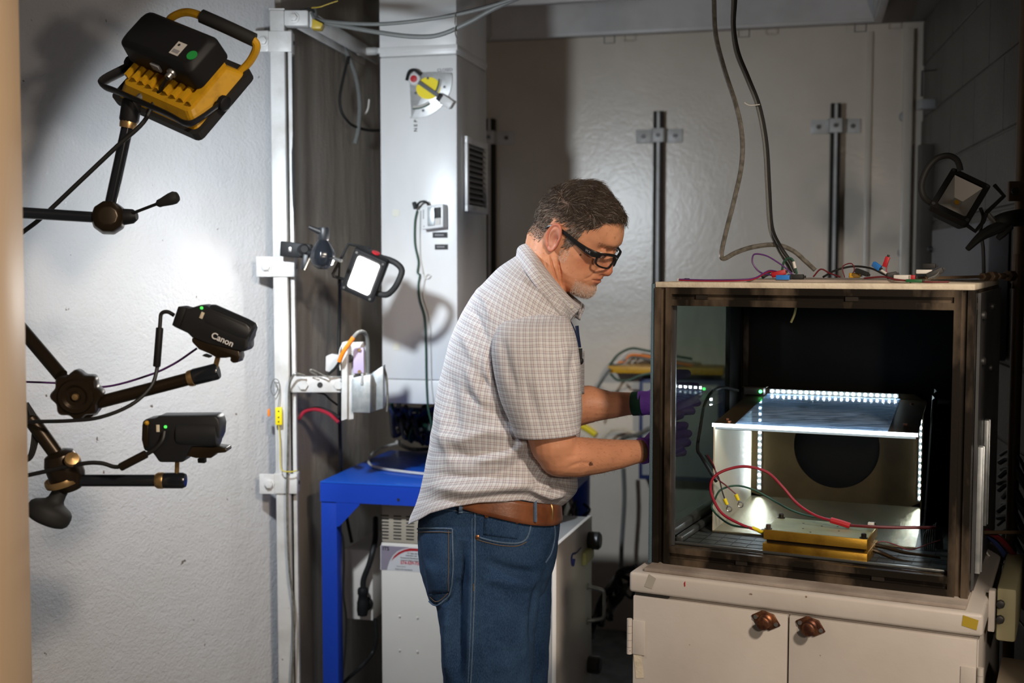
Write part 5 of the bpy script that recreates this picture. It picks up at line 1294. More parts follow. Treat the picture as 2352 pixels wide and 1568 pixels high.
# collar: from the neck edge folded down over the shoulder
ct = [(1333, 700, 2.585), (1312, 684, 2.555), (1288, 658, 2.535), (1262, 626, 2.528), (1236, 590, 2.545), (1214, 557, 2.60), (1236, 588, 2.655), (1262, 620, 2.672), (1290, 652, 2.665), (1316, 678, 2.645), (1337, 695, 2.615)]
cb = [(1309, 742, 2.548), (1292, 722, 2.515), (1266, 694, 2.485), (1235, 660, 2.468), (1205, 622, 2.500), (1182, 592, 2.60), (1205, 620, 2.70), (1235, 655, 2.73), (1268, 688, 2.715), (1300, 714, 2.685), (1333, 735, 2.645)]
ctp = spline([P(*q) for q in ct], 8); cbp = spline([P(*q) for q in cb], 8); G = []
for k in range(11):
    t = k/10; row = []
    for a, b in zip(ctp, cbp):
        q = lerp(a, b, t); o_ = Vector((q.x-.085, q.y-YC, 0)).normalized(); row.append(q+o_*(.012*math.sin(math.pi*min(1, t*1.15))*(.7))+Vector((0, 0, .006*math.sin(math.pi*t))))
    G.append(row)
UV = arcuv(G); cloth('collar', G, UV, 'shirt_plaid', SHIRT, thick=.0022, flip=True)
# inner collar band
G = [[a-Vector((0, 0, .001)) for a in ctp], [lerp(a, b, .30)-Vector(((a.x-.085)*.10, (a.y-YC)*.12, .018)) for a, b in zip(ctp, cbp)]]
cloth('collar_band', G, arcuv(G), 'shirt_plaid', SHIRT, thick=.0015)
bv_shirt = BVHTree.FromPolygons([SHIRT.location+MAN.location+v.co for v in SHIRT.data.vertices], [tuple(p.vertices) for p in SHIRT.data.polygons])
def on(bv, px, py, off=0):
    d = ray(px, py).normalized(); loc, nrm, i, dist = bv.ray_cast(_C, d)
    if loc is None: return None, None
    if nrm.dot(d) > 0: nrm = -nrm
    return loc+nrm*off, nrm
mat('button', (.62, .60, .55), .3)
q = P(1313, 704, 2.538); MB().lathe([(.0046, 0), (.005, .0014), (.0036, .0024), (.0005, .002)], frame(q, (.55, -.8, .1)), 14).build('collar_button', 'button', SHIRT, smooth=True)
def seam(bv, pts, w, name, m, parent, off=.0008, res=8):
    pp = []
    for p in spline([Vector((x, y, 0)) for x, y in pts], res):
        a, n = on(bv, p.x, p.y, off)
        if a is not None: pp.append(a)
    if len(pp) < 2: return None
    k = MB(); k.tube(pp, w, 6, smooth=False, flat=1); return k.build(name, m, parent, smooth=True)
# chest pocket edge on the far breast and the lanyard
mat('lanyard_blue', (.012, .022, .07), .6)
mat('plaid_dim', (.45, .40, .37), .85)
k = MB(); k.tube([P(1304, 735, 2.60), P(1313, 752, 2.598), P(1320, 772, 2.598), P(1328, 796, 2.598)], .0075, 8, 6, flat=.35); k.build('lanyard', 'lanyard_blue', MAN, smooth=True)
k = MB(); k.tube([P(1325, 748, 2.606), P(1327, 770, 2.606), P(1331, 798, 2.604)], .006, 8, 6, flat=.3); lo = k.build('lanyard', 'lanyard_blue', MAN, smooth=True)
k = MB(); q = P(1331, 802, 2.598); k.obox(q-Vector((.006, .004, .020)), (.012, 0, 0), (0, .008, 0), (0, 0, .022)); k.ball(q-Vector((-.003, 0, .026)), .0075, 10, 8, (.8, .6, 1.1)); k.build('lanyard_clip', 'black_plastic', lo, smooth=True)
G = [[P(lerp(1331, 1342, math.sin(t*math.pi/2)), y, 2.62+t*.09) for t in np.linspace(0, 1, 9)] for y in np.linspace(806, 905, 12)]
cloth('chest_pocket', G, arcuv(G), 'shirt_plaid', SHIRT, thick=.003)
# ------------------------------------------------------------------ jeans
m = mat('denim', (.055, .125, .25), .85, spec=.15); nt = m.node_tree; b_ = nt.nodes['Principled BSDF']
def denim_nodes(nt, b_, cd, cl):
    tc = nt.nodes.new('ShaderNodeTexCoord'); mp = nt.nodes.new('ShaderNodeMapping'); mp.inputs['Scale'].default_value = (1, 1, .3); nt.links.new(tc.outputs['Object'], mp.inputs[0])
    n1 = nt.nodes.new('ShaderNodeTexNoise'); n1.inputs['Scale'].default_value = 760; n1.inputs['Detail'].default_value = 3; nt.links.new(mp.outputs[0], n1.inputs['Vector'])
    n2 = nt.nodes.new('ShaderNodeTexNoise'); n2.inputs['Scale'].default_value = 7; n2.inputs['Detail'].default_value = 5; nt.links.new(tc.outputs['Object'], n2.inputs['Vector'])
    s_ = nmath(nt, 'ADD', nmath(nt, 'MULTIPLY', n1.outputs[0], .75), nmath(nt, 'MULTIPLY', n2.outputs[0], .75))
    r_ = nt.nodes.new('ShaderNodeValToRGB'); r_.color_ramp.elements[0].position = .50; r_.color_ramp.elements[1].position = 1.0; r_.color_ramp.elements[0].color = (*cd, 1); r_.color_ramp.elements[1].color = (*cl, 1)
    nt.links.new(s_, r_.inputs[0]); nt.links.new(r_.outputs[0], b_.inputs['Base Color'])
    bp = nt.nodes.new('ShaderNodeBump'); bp.inputs['Strength'].default_value = .35; bp.inputs['Distance'].default_value = .001; nt.links.new(n1.outputs[0], bp.inputs['Height']); nt.links.new(bp.outputs[0], b_.inputs['Normal'])
denim_nodes(nt, b_, (.007, .022, .062), (.048, .098, .19))
m = mat('denim_pale', (.16, .24, .36), .85, spec=.15); denim_nodes(m.node_tree, m.node_tree.nodes['Principled BSDF'], (.04, .08, .15), (.16, .23, .33))
mat('denim_thread', (.17, .115, .075), .7); mat('rivet_copper', (.42, .18, .09), .35, .9)
J = MB()
J.loft([sring(b, f, w, YC, n=56) for b, f, w in PEL])
for LG in (NLEG, FLEG): J.loft([sring((b, y), (f, y), w, Y_, n=36) for y, b, f, Y_, w in LG])
jm = remesh(J, .0042, 7)
JF = [([(1062, 1240), (1052, 1330), (1046, 1430), (1048, 1568)], 15, -.010), ([(1084, 1260), (1080, 1400), (1076, 1568)], 9, .005), ([(1030, 1400), (1030, 1480), (1034, 1568)], 11, .007), ([(1010, 1390), (1030, 1360), (1050, 1330)], 9, -.006), ([(1110, 1290), (1180, 1310), (1240, 1320)], 12, -.004), ([(1110, 1325), (1170, 1340), (1235, 1345)], 12, .003), ([(1240, 1330), (1226, 1400), (1222, 1500)], 9, -.005), ([(1150, 1380), (1160, 1470), (1158, 1568)], 25, .004),
      ([(1066, 1155), (1130, 1163), (1200, 1172)], 5, -.001)]
bm = bmesh.new(); bm.from_mesh(jm); bm.normal_update()
es = [e for e in bm.edges if e.verts[0].co.z > .62 and e.verts[0].co.y < 2.56]
bmesh.ops.subdivide_edges(bm, edges=es, cuts=1, use_grid_fill=True); bmesh.ops.triangulate(bm, faces=[f_ for f_ in bm.faces if len(f_.verts) > 4]); bm.normal_update()
for v in bm.verts:
    if v.normal.y < .2 and v.co.z > .6:
        x, y = pix(v.co); v.co += v.normal*(2.0*fold_val(x, y, JF)+.0018*noise.noise(v.co*22)+.0010*noise.noise(v.co*60))
bm.normal_update(); bm.to_mesh(jm); bm.free()
bv_j = BVHTree.FromPolygons([v.co.copy() for v in jm.vertices], [tuple(p.vertices) for p in jm.polygons])
for v in jm.vertices: v.co -= MAN.location
for p in jm.polygons: p.use_smooth = True
jm.materials.append(MAT['denim']); JEANS = bpy.data.objects.new('jeans', jm); COL.objects.link(JEANS); JEANS.parent = MAN; JEANS['label'] = 'blue denim jeans'
def onj(pts, off): return [on(bv_j, x, y, off)[0] for x, y in pts]
def patchj(name, outline, m, off=.0016, N_=10, parent=None):
    "quad patch over the denim: outline = 4 corners (tl, tr, br, bl)"
    tl, tr, br, bl = [Vector((*q, 0)) for q in outline]; G = []
    for i in range(N_+1):
        row = []
        for j in range(N_+1):
            a = lerp(lerp(tl, tr, j/N_), lerp(bl, br, j/N_), i/N_); q, n = on(bv_j, a.x, a.y, off)
            if q is None: q = row[-1] if row else P(a.x, a.y, 2.5)
            row.append(q)
        G.append(row)
    return cloth(name, G, arcuv(G), m, parent or JEANS, thick=.0012)
bp_ = patchj('back_pocket', ((961, 1213), (1040, 1214), (1033, 1360), (985, 1366)), 'denim', .0022, 14)
# pocket bottom comes to a point
def stitch(pts, w, m, parent, off=.0030): return seam(bv_j, pts, w, 'stitch_line', m, parent, off, 10)
seam(bv_j, [(962, 1214), (1000, 1213), (1040, 1214)], .0020, 'pocket_hem', 'denim_pale', bp_, .0028); seam(bv_j, [(962, 1222), (1000, 1221), (1038, 1222)], .0008, 'stitch_line', 'denim_thread', bp_, .0034)
seam(bv_j, [(1040, 1214), (1040, 1290), (1036, 1340), (1031, 1366)], .0018, 'pocket_hem', 'denim_pale', bp_, .0026); seam(bv_j, [(1032, 1218), (1031, 1290), (1028, 1356)], .0008, 'stitch_line', 'denim_thread', bp_, .0034)
seam(bv_j, [(985, 1378), (1006, 1389), (1032, 1366)], .0018, 'pocket_hem', 'denim_pale', bp_, .0024); seam(bv_j, [(990, 1370), (1006, 1380), (1028, 1360)], .0008, 'stitch_line', 'denim_thread', bp_, .0030)
patchj('pocket_tip', ((985, 1364), (1033, 1358), (1030, 1367), (1006, 1388)), 'denim', .0021, 6, bp_)
seam(bv_j, [(1091, 1165), (1091, 1230), (1090, 1330), (1086, 1450), (1081, 1568)], .0016, 'side_seam', 'denim_pale', JEANS, .0010); seam(bv_j, [(1084, 1190), (1084, 1300), (1080, 1450), (1075, 1566)], .0009, 'side_seam_edge', 'denim_pale', JEANS, .0006)
seam(bv_j, [(1087, 1340), (1086.5, 1357)], .0009, 'bar_tack', 'denim_thread', JEANS, .0014)
seam(bv_j, [(1094, 1231), (1120, 1239), (1150, 1245), (1185, 1247), (1205, 1240), (1215, 1222), (1219, 1200)], .0020, 'pocket_opening', 'denim_pale', JEANS, .0012); seam(bv_j, [(1094, 1238), (1122, 1246), (1152, 1252), (1187, 1253), (1209, 1244)], .0009, 'stitch_line', 'denim_thread', JEANS, .0012)
cp_ = patchj('coin_pocket', ((1112, 1181), (1190, 1196), (1188, 1238), (1110, 1228)), 'denim', .0012, 8)
seam(bv_j, [(1112, 1180), (1150, 1187), (1190, 1195)], .0018, 'pocket_hem', 'denim_pale', cp_, .0024)
for px, py in ((1097, 1232), (1118, 1184), (1187, 1197)):
    q, n = on(bv_j, px, py, .0024); MB().lathe([(.0046, 0), (.0046, .001), (.003, .0022), (.0005, .0026)], frame(q, n), 14).build('rivet', 'rivet_copper', JEANS, smooth=True)
seam(bv_j, [(1272, 1200), (1274, 1230), (1266, 1268), (1252, 1292)], .0018, 'fly_seam', 'denim_pale', JEANS, .0010)
seam(bv_j, [(968, 1172), (1020, 1170), (1086, 1178)], .0012, 'waistband_seam', 'denim_pale', JEANS, .0010); seam(bv_j, [(1094, 1180), (1150, 1184), (1220, 1196)], .0010, 'waistband_seam', 'denim_pale', JEANS, .0010)
# belt
mat('belt_leather', (.24, .085, .035), .33, bump=[(180, .25, .001)], var=(20, (.15, .05, .022), .35, .6), spec=.55)
BR = [(993, 1066, 1286, 1140, .1645, YC), (985, 1112, 1289, 1187, .1715, YC)]
R2 = rowspline(BR, 6); G = [ringpts(q[0]-3, q[1], q[2]+3, q[3], q[4]+.004, q[5], 120, e=2.4) for q in R2]
BELT = cloth('belt', G, arcuv(G), 'belt_leather', MAN, thick=.0035, flip=True); BELT['label'] = 'brown leather belt'
q = P(1264, 1176, 2.485)
k = MB(); k.tube([P(1258, 1158, 2.492), P(1266, 1158, 2.488), P(1269, 1176, 2.486), P(1266, 1198, 2.488), P(1259, 1198, 2.492)], .0028, 8, 3); k.build('buckle', 'brass_trim', BELT, smooth=True)
bvb = BVHTree.FromPolygons([v.co+MAN.location for v in BELT.data.vertices], [tuple(p.vertices) for p in BELT.data.polygons])
for px, y0_, y1_ in ((1227, 1142, 1202), (1060, 1148, 1182)):
    a = [on(bvb, px, y, .003)[0] or on(bv_j, px, y, .003)[0] for y in np.linspace(y0_+4, y1_-4, 6)]
    a = [p for p in a if p is not None]
    if len(a) > 1: k = MB(); k.tube(a, .0055, 8, 2, flat=.35); k.build('belt_loop', 'denim_pale', JEANS, smooth=True)
# shoes (out of the picture, on the floor)
mat('shoe_leather', (.03, .02, .015), .4)
for Y_, bx in ((2.50, 1072), (2.70, 1090)):
    x0 = P(bx, 2200, Y_).x-.01; k = MB(); rings = []
    for t, hw, ht in ((0, .022, .05), (.02, .036, .09), (.09, .040, .10), (.15, .044, .075), (.21, .048, .055), (.26, .042, .042), (.285, .022, .028)):
        rings.append([Vector((x0+t, Y_+hw*math.cos(a)*(1 if math.sin(a) > 0 else 1.05), max(0.004, ht*(.5+.5*math.sin(a))))) for a in np.linspace(0, 2*math.pi, 18, False)])
    k.loft(rings); k.build('shoe', 'shoe_leather', MAN, smooth=True)
# ------------------------------------------------------------------ gloves and wristband
mat('nitrile', (.32, .10, .74), .45, bump=[(60, .5, .004, (1, 1, 3))])
for HH, nm in ((H1, 'near'), (H2, 'far')):
    g = MB(); hand(g, *HH, grow=.0022); d = Vector(HH[1]).normalized()
    w0 = HH[0]; fd = (P(1492, 1033, 2.553)-P(1460, 1037, 2.53)).normalized() if nm == 'near' else (P(1492, 925, 2.735)-P(1440, 927, 2.75)).normalized()
    rr = frame(w0, fd); rings = []
    for t, r_ in ((-.026, .0285), (-.022, .0295), (-.008, .028), (.006, .029), (.022, .028)): rings.append([rr @ Vector((r_*math.cos(a), r_*math.sin(a), t)) for a in np.linspace(0, 2*math.pi, 28, False)])
    g.loft(rings); gm = remesh(g, .0022, 3)
    for v in gm.vertices: v.co -= MAN.location
    for p in gm.polygons: p.use_smooth = True
    gm.materials.append(MAT['nitrile']); ob = bpy.data.objects.new('glove', gm); COL.objects.link(ob); ob.parent = MAN; ob['label'] = 'purple nitrile glove'
mat('wristband_green', (.004, .055, .030), .5)
a, b = P(1453, 927, 2.748), P(1478, 926, 2.738); rr = frame(a, b-a); k = MB()
L = (b-a).length
rings = [[rr @ Vector((r_*math.cos(t)*1.02, r_*math.sin(t), z)) for t in np.linspace(0, 2*math.pi, 36, False)] for r_, z in ((.0262, 0), (.0285, .001), (.0285, L-.001), (.0262, L), (.0258, L), (.0258, 0))]
k.loft(rings+[rings[0]], caps=False); k.build('wristband', 'wristband_green', MAN, smooth=True)
# ------------------------------------------------------------------ safety glasses
mat('frame_black', (.010, .010, .011), .32)
alpha_glass('lens_clear', (.93, .93, .93), .02, .0, .02, (.4, .4, .4), 5, (1, 1, 1))
GL = root_gl = bpy.data.objects.new('safety_glasses', None); COL.objects.link(GL); GL.parent = MAN; GL.location = HD(120, 20)-MAN.location; GL['label'] = 'black wrap-around safety glasses'
def wrap(y): return 137-.0062*y*y                        # forward position of the front over y
def lens_outline(sg):
    c = (20, sg*35); pts = []
    for k in range(28):
        a = 2*math.pi*k/28; x, z = math.cos(a), math.sin(a)
        hx = math.copysign(abs(x)**.62, x)*27; hz = math.copysign(abs(z)**.7, z)*(15.5 if z > 0 else 16.5)
        if x < 0 and z < 0: hx *= .86
        yy = c[1]+sg*hx; pts.append((yy, c[0]+hz+hx*.05))
    return pts
for sg in (1, -1):
    ol = lens_outline(sg); k = MB(); k.tube([HD(wrap(y), h, y) for y, h in ol], .0020, 8, 2, closed=True, flat=1.5); rim = k.build('lens_rim', 'frame_black', GL, smooth=True)
    k = MB(); fr = [HD(wrap(y)-.2, h, y) for y, h in ol]; cc = sum(fr, Vector())/len(fr); cc = HD(wrap(sg*35)+.6, 20, sg*35)
    n = len(fr); k.add(fr+[cc], [(i, (i+1) % n, n) for i in range(n)]); k.build('lens', 'lens_clear', GL, smooth=True)
    # brow bar, end piece and temple
    k = MB(); rows_ = []
    for (s, h, y, hh, th) in ((118, 33, 58, 5, 3.5), (113, 33, 64, 6.5, 3.5), (104, 32.5, 69, 7.5, 3), (88, 32.5, 72, 6.5, 2.6), (66, 35, 73, 5, 2.2), (40, 39, 72.5, 4, 2), (18, 42, 72, 3.6, 2), (2, 42, 71, 3.4, 2), (-8, 36, 69, 3.2, 2), (-15, 26, 67, 3, 2)):
        c = HD(s, h-(4 if s < 110 else 3), sg*y); rows_.append([c+(HU*hh*z+HN*sg*th*x)*K for x, z in ((-1, -.7), (-.7, -1), (.7, -1), (1, -.7), (1, .7), (.7, 1), (-.7, 1), (-1, .7))])
    k.loft(rows_); tm = k.build('temple', 'frame_black', GL, smooth=True)
    k = MB(); k.tube([HD(wrap(sg*60)-1, 32, sg*60), HD(wrap(sg*35), 36.5, sg*35), HD(wrap(0)+.5, 32, 0)], .0026, 8, 8, flat=1.3); k.build('brow_bar', 'frame_black', GL, smooth=True)
    if sg > 0:
        mm = M3(HD(93, 28.5, 75.2), HF, HU, HN); text('logo', 'WX', 'ink_grey', tm, mm, .0075)
# eyes behind the lenses
mat('eye_white', (.62, .58, .54), .25); mat('iris_brown', (.05, .025, .012), .2)
for sg in (1, -1):
    c = HD(112.5, 28, sg*31); k = MB(); k.ball(c, 9.4*K, 18, 12); e_ = k.build('eye', 'eye_white', MAN, smooth=True)
    k = MB(); d = (HF*.9-HU*.42).normalized(); k.lathe([(.0005, .0), (.0048, -.0006), (.0050, -.0022)], frame(c+d*(9.5*K), d), 14, caps=False); k.build('iris', 'iris_brown', e_, smooth=True)
    k = MB(); rows_ = []
    for i in range(9):                                                                # upper lid
        el = lerp(-28, 70, i/8); rows_.append([c+(HF*math.cos(math.radians(el))*math.cos(a)+HU*math.sin(math.radians(el))+HN*sg*math.cos(math.radians(el))*math.sin(a))*(10.3*K) for a in np.linspace(-1.35, 1.35, 15)])
    k.loft(rows_, caps=False, closed=False); 
    lid = k.build('eyelid', 'skin', MAN, smooth=True); la = lid.data.color_attributes.new('skin', 'FLOAT_COLOR', 'POINT'); la.data.foreach_set('color', np.tile(np.array([.48, .22, .14, 1], dtype=np.float32), len(lid.data.vertices)))
# ================================================================== flood light on its arm, left
FC = Vector(FLOOD_POS)
fz = -FLOOD_DIR; fx = Vector((.1976, -.10, -.0877)); fx = (fx-fz*fx.dot(fz)).normalized(); fy = fz.cross(fx)
FM = M3(FC, fx*1.07, fy*1.07, fz*1.07)                      # x along the long side, z to the back of the lamp
FW_, FH_ = .218, .163
def FP(px, py, z=.0): return hit(px, py, FM @ Vector((0, 0, z)), fz)
r = root('flood_light', FC+fz*.05, 'large yellow and black flood light seen from behind, lighting the left wall', 'flood light')
def rect(w, h, z, r_=.012): return [FM @ Vector((x, y, z)) for x, y in rrect(w, h, r_, 3)]
m = MB(); m.loft([rect(FW_, FH_, -.012), rect(FW_, FH_, .002)], caps=False); m.loft([rect(FW_-.012, FH_-.012, -.012), rect(FW_-.012, FH_-.012, .002)], caps=False)
m = MB(); R0, R1 = rect(FW_, FH_, -.014), rect(FW_, FH_, .004); R2, R3 = rect(FW_-.016, FH_-.016, .004), rect(FW_-.016, FH_-.016, -.014)
m.loft([R0, R1, R2, R3, R0], caps=False); m.build('bezel_gasket', 'black_rubber', r)
m = MB(); m.loft([rect(FW_-.018, FH_-.018, .0005), rect(FW_-.05, FH_-.05, .026), rect(FW_-.075, FH_-.075, .030)], caps=False); m.loft([rect(FW_-.022, FH_-.022, -.002), rect(FW_-.054, FH_-.054, .022), rect(FW_-.08, FH_-.08, .026)], caps=False); m.build('yellow_tray', 'yellow_enamel', r); m = MB(); m.prism(rrect(FW_-.074, FH_-.074, .012, 3), FM, .004, .0265); m.build('tray_back', 'yellow_enamel', r)
mat('flood_glass_lit', (1, 1, 1), .2, emit=((.92, .97, 1), 3.0))
MB().box((-FW_/2+.03, -FH_/2+.03, -.0035), (FW_/2-.03, FH_/2-.03, -.0025), FM @ Matrix.Translation((0, 0, .004))).build('led_panel', 'flood_glass_lit', r)
for k in range(9):
    x = -.078+k*.0195; MB().box((x-.003, -.045, .031), (x+.003, .055, .040), FM).build('cooling_fin', 'yellow_enamel', r)
hx0, hx1, hy0, hy1 = -.098, .084, -.016, .074
m = MB(); m.loft([[FM @ Vector((x, y, z)) for x, y in rrect(hx1-hx0-i, hy1-hy0-i, .014, 3)] for z, i in ((.040, .0), (.082, .004), (.092, .024))]); 
m.v = [v+fx*((hx0+hx1)/2)+fy*((hy0+hy1)/2) for v in m.v]; hs_ = m.build('driver_housing', 'black_plastic', r, bevel=.003)
def hz_(px, py): return FP(px, py, .0925)
a = hz_(409, 112); m = MB(); m.obox(a-fx*.011-fy*.015, fx*.022, fy*.030, fz*.0005); sl = m.build('rating_label', 'sticker_white', hs_)
m = MB(); m.cyl(a+fy*.008-fx*.004+fz*.0005, a+fy*.008-fx*.004+fz*.0008, .003, n=12); m.build('label_mark', 'ink', sl)
m = MB(); m.obox(a-fx*.008-fy*.011+fz*.0005, fx*.016, fy*.008, fz*.0003); m.build('label_mark', 'ink_grey', sl)
a = hz_(441, 127); m = MB(); m.cyl(a, a+fz*.0006, .0105, n=24); m.build('green_sticker', 'sticker_green', hs_)
q = FM @ Vector((-.012, hy0, .062)); m = MB(); m.obox(q-fx*.008-fz*.008, fx*.022, fz*.016, -fy*.006); m.build('switch', 'ink_grey', hs_, bevel=.001)
q = FM @ Vector((.032, hy0+.002, .066)); m = MB(); m.lathe([(.010, 0), (.010, .008), (.007, .010), (.007, .018)], frame(q, -fy), 12); m.build('cable_gland', 'steel', hs_, smooth=True)
gl = FM @ Vector((.032, hy0-.014, .066))
# tilting bracket
m = MB(); bp_ = [FM @ Vector(q) for q in ((.112, -.006, .012), (.112, -.060, .028), (.104, -.082, .036), (.06, -.082, .040), (-.06, -.082, .040), (-.104, -.082, .036), (-.114, -.070, .034), (-.116, -.02, .012))]
m.tube(bp_, .011, 8, 4, flat=.35); m.build('tilt_bracket', 'black_plastic', r, smooth=True)
for s in (1, -1):
    q = FM @ Vector((s*.110, -.006, .012)); m = MB(); m.lathe([(.014, 0), (.015, .004), (.015, .012), (.010, .014), (.001, .014)], frame(q, fx*s), 10); m.build('bracket_knob', 'black_plastic', r, bevel=.001)
# carrying handle with foam grip
hY = FC.y-.02
hp = [P(381, 58, hY+.02), P(398, 38, hY), P(430, 28, hY-.01), P(470, 40, hY-.015), P(530, 67, hY-.02), P(578, 90, hY-.02), P(589, 108, hY-.015), P(576, 138, hY), P(548, 170, hY+.01), P(528, 198, hY+.02)]
m = MB(); m.tube(hp, .0078, 10, 6); m.build('handle_tube', 'yellow_enamel', r, smooth=True)
m = MB(); m.tube([P(463, 37, hY-.016), P(520, 62, hY-.02), P(584, 92, hY-.02)], .0135, 12, 6); m.build('foam_grip', 'black_rubber', r, smooth=True)
for px, py in ((532, 182), (541, 172)): q = P(px, py, hY-.0); MB().cyl(q, q-Vector((0, .004, 0)), .004, n=10).build('handle_screw', 'steel', r)
# ---- articulated arm carrying the flood light, and the stand hidden behind the door jamb
AY = 2.28
SX = P(18, 600, 2.16).x
st = root('light_stand', (SX, 2.18, 0), 'black upright stand behind the door jamb carrying the camera arms', 'stand')
m = MB(); m.cyl((SX, 2.18, .03), (SX, 2.18, 1.95), .014, n=16); m.build('upright_tube', 'black_gloss', st, smooth=True)
for k in range(3):
    a = 2*math.pi*k/3+.5; m = MB(); m.tube([(SX, 2.18, .30), (SX+.05*math.cos(a), 2.18+.05*math.sin(a), .25), (SX+.16*math.cos(a), 2.18+.16*math.sin(a), .012)], .009, 8); m.build('tripod_leg', 'black_gloss', st, smooth=True)
r = root('lamp_arm', P(255, 500, AY), 'upper black jointed arm with lever holding the flood light', 'support arm')
def tube_part(name, pts, rr, m_, par, n=14, smooth=False, res=4): k = MB(); k.tube(pts, rr, n, res, smooth=smooth); return k.build(name, m_, par, smooth=True)
tube_part('arm_tube', [Vector((SX+.012, 2.175, P(50, 493, AY).z)), P(236, 500, AY)], .0105, 'black_gloss', r)
tube_part('arm_tube', [P(252, 478, AY), P(295, 280, AY-.005)], .0112, 'black_gloss', r)
m = MB(); m.lathe([(.018, -.028), (.030, -.022), (.034, 0), (.030, .022), (.018, .030)], frame(P(250, 500, AY), (.25, -.95, .1)), 10); m.build('elbow_joint', 'bronze_black', r, bevel=.002)
m = MB(); m.lathe([(.010, 0), (.016, .004), (.014, .022), (.008, .030)], frame(P(280, 498, AY), (1, -.1, .05)), 14); m.build('joint_cap', 'black_plastic', r, smooth=True)
tube_part('lever_rod', [P(298, 492, AY-.01), P(366, 466, AY-.02)], .003, 'black_plastic', r, 8)
m = MB(); q0, q1 = P(360, 469, AY-.02), P(418, 447, AY-.028); m.lathe([(.004, 0), (.0075, .004), (.0085, .012), (.012, .030), (.0125, .038), (.009, .045), (.001, .048)], frame(q0, q1-q0), 14); m.build('lever_handle', 'black_rubber', r, smooth=True)
m = MB(); m.lathe([(.0150, 0), (.0160, .006), (.0160, .014), (.0135, .018)], frame(P(293, 294, AY-.005), P(297, 270, AY-.005)-P(293, 294, AY-.005)), 16); m.build('brass_collar', 'brass_trim', r, smooth=True)
m = MB(); m.lathe([(.0170, 0), (.0185, .004), (.0185, .040), (.013, .046)], frame(P(296, 280, AY-.004), P(303, 232, AY-.004)-P(296, 280, AY-.004)), 14); m.build('socket', 'black_plastic', r, smooth=True)
tube_part('spigot', [P(306, 238, AY), P(338, 208, AY+.0)], .007, 'steel', r, 10)
lead('flood_light_cable', [gl, P(360, 222, AY-.015), P(330, 280, AY-.02), P(270, 335, AY-.022), P(180, 420, AY-.025), P(95, 500, AY-.025), P(50, 535, AY-.02), P(10, 570, AY)], .0045, 'cable_black', 'black cable running from the flood light down past its arm')
# ================================================================== camcorders on arms
CYY = 2.10
def solid_outline(pts, Y, t, name, m_, par, bevel=.002):
    a = [P(x, y, Y) for x, y in pts]; k = MB(); k.loft([a, [p+Vector((0, t, 0)) for p in a]]); return k.build(name, m_, par, bevel=bevel, seg=2)
mat('camera_black', (.012, .013, .015), .40); mat('camera_grey', (.016, .018, .021), .42)
# upper camera arm
r = root('camera_arm', P(180, 905, CYY), 'black jointed arm with big knurled wheel below the upper camcorder', 'support arm')
tube_part('arm_tube', [Vector((SX+.008, 2.17, P(30, 745, CYY).z)), P(140, 862, CYY)], .0125, 'bronze_black', r)
tube_part('arm_tube', [P(222, 925, CYY), P(440, 868, CYY)], .0118, 'bronze_black', r)
m = MB(); rings = []
for z, s in ((-.022, .8), (-.018, .95), (.0, 1.0), (.014, 1.0), (.020, .92)):
    rings.append([((.042+.0035*math.cos(8*a))*s*math.cos(a), (.042+.0035*math.cos(8*a))*s*math.sin(a), z) for a in np.linspace(0, 2*math.pi, 64, False)])
WMx = frame(P(180, 905, CYY-.01), (.12, -.98, -.1)); m.loft([[WMx @ Vector(p) for p in rg] for rg in rings]); m.build('knurled_wheel', 'bronze_black', r, smooth=True)
m = MB(); m.lathe([(.032, .0205), (.029, .026), (.022, .026), (.017, .022), (.010, .022), (.0095, .0225)], WMx, 28, caps=False); m.build('wheel_ring', 'bronze_black', r, smooth=True)
m = MB(); m.lathe([(.0060, .0205), (.0055, .026), (.0005, .027)], WMx, 14); m.build('wheel_bolt', 'brass_trim', r, smooth=True)
m = MB(); m.lathe([(.012, -.034), (.03, -.024), (.026, .004)], frame(P(190, 930, CYY), (.12, -.98, -.1)), 14); m.build('joint_body', 'bronze_black', r, smooth=True)
m = MB(); d = P(500, 853, CYY)-P(440, 868, CYY); m.lathe([(.0135, 0), (.0150, .004), (.0150, .010), (.0128, .012)], frame(P(432, 870, CYY), d), 18); m.build('brass_collar', 'brass_trim', r, smooth=True)
m = MB(); m.lathe([(.0145, 0), (.0152, .003), (.0152, .043), (.013, .047), (.0005, .047)], frame(P(444, 866, CYY), d), 18); m.build('socket', 'black_gloss', r, smooth=True)
tube_part('mount_pin', [P(494, 845, CYY), P(501, 818, CYY)], .0048, 'brass_trim', r, 10)
r = root('camcorder', P(485, 830, CYY), 'black camcorder tilted downwards on the upper camera arm', 'camcorder')
body_ = solid_outline([(408, 703), (432, 709), (463, 699), (565, 742), (575, 752), (573, 775), (569, 783), (569, 800), (560, 808), (549, 806), (478, 790), (440, 775), (430, 765), (394, 748)], CYY-.03, .055, 'camera_body', 'camera_black', r, .004)
solid_outline([(409, 703), (428, 708), (412, 752), (394, 747)], CYY-.034, .05, 'battery', 'black_plastic', r, .002)
m = MB(); a, b = P(470, 726, CYY-.028), P(566, 768, CYY-.028); m.lathe([(.022, 0), (.0245, .006), (.0245, .07), (.023, .084), (.018, .088)], frame(a+Vector((0, .02, 0)), b-a), 20); m.build('lens_barrel', 'camera_grey', r, smooth=True)
solid_outline([(440, 775), (478, 788), (549, 806), (551, 820), (547, 832), (535, 834), (527, 828), (530, 820), (518, 822), (498, 822), (480, 812), (456, 802), (440, 785)], CYY-.028, .04, 'mount_plate', 'bronze_black', r, .003)
solid_outline([(468, 813), (482, 818), (480, 822), (463, 817)], CYY-.02, .02, 'mount_screw', 'black_plastic', r, .001)
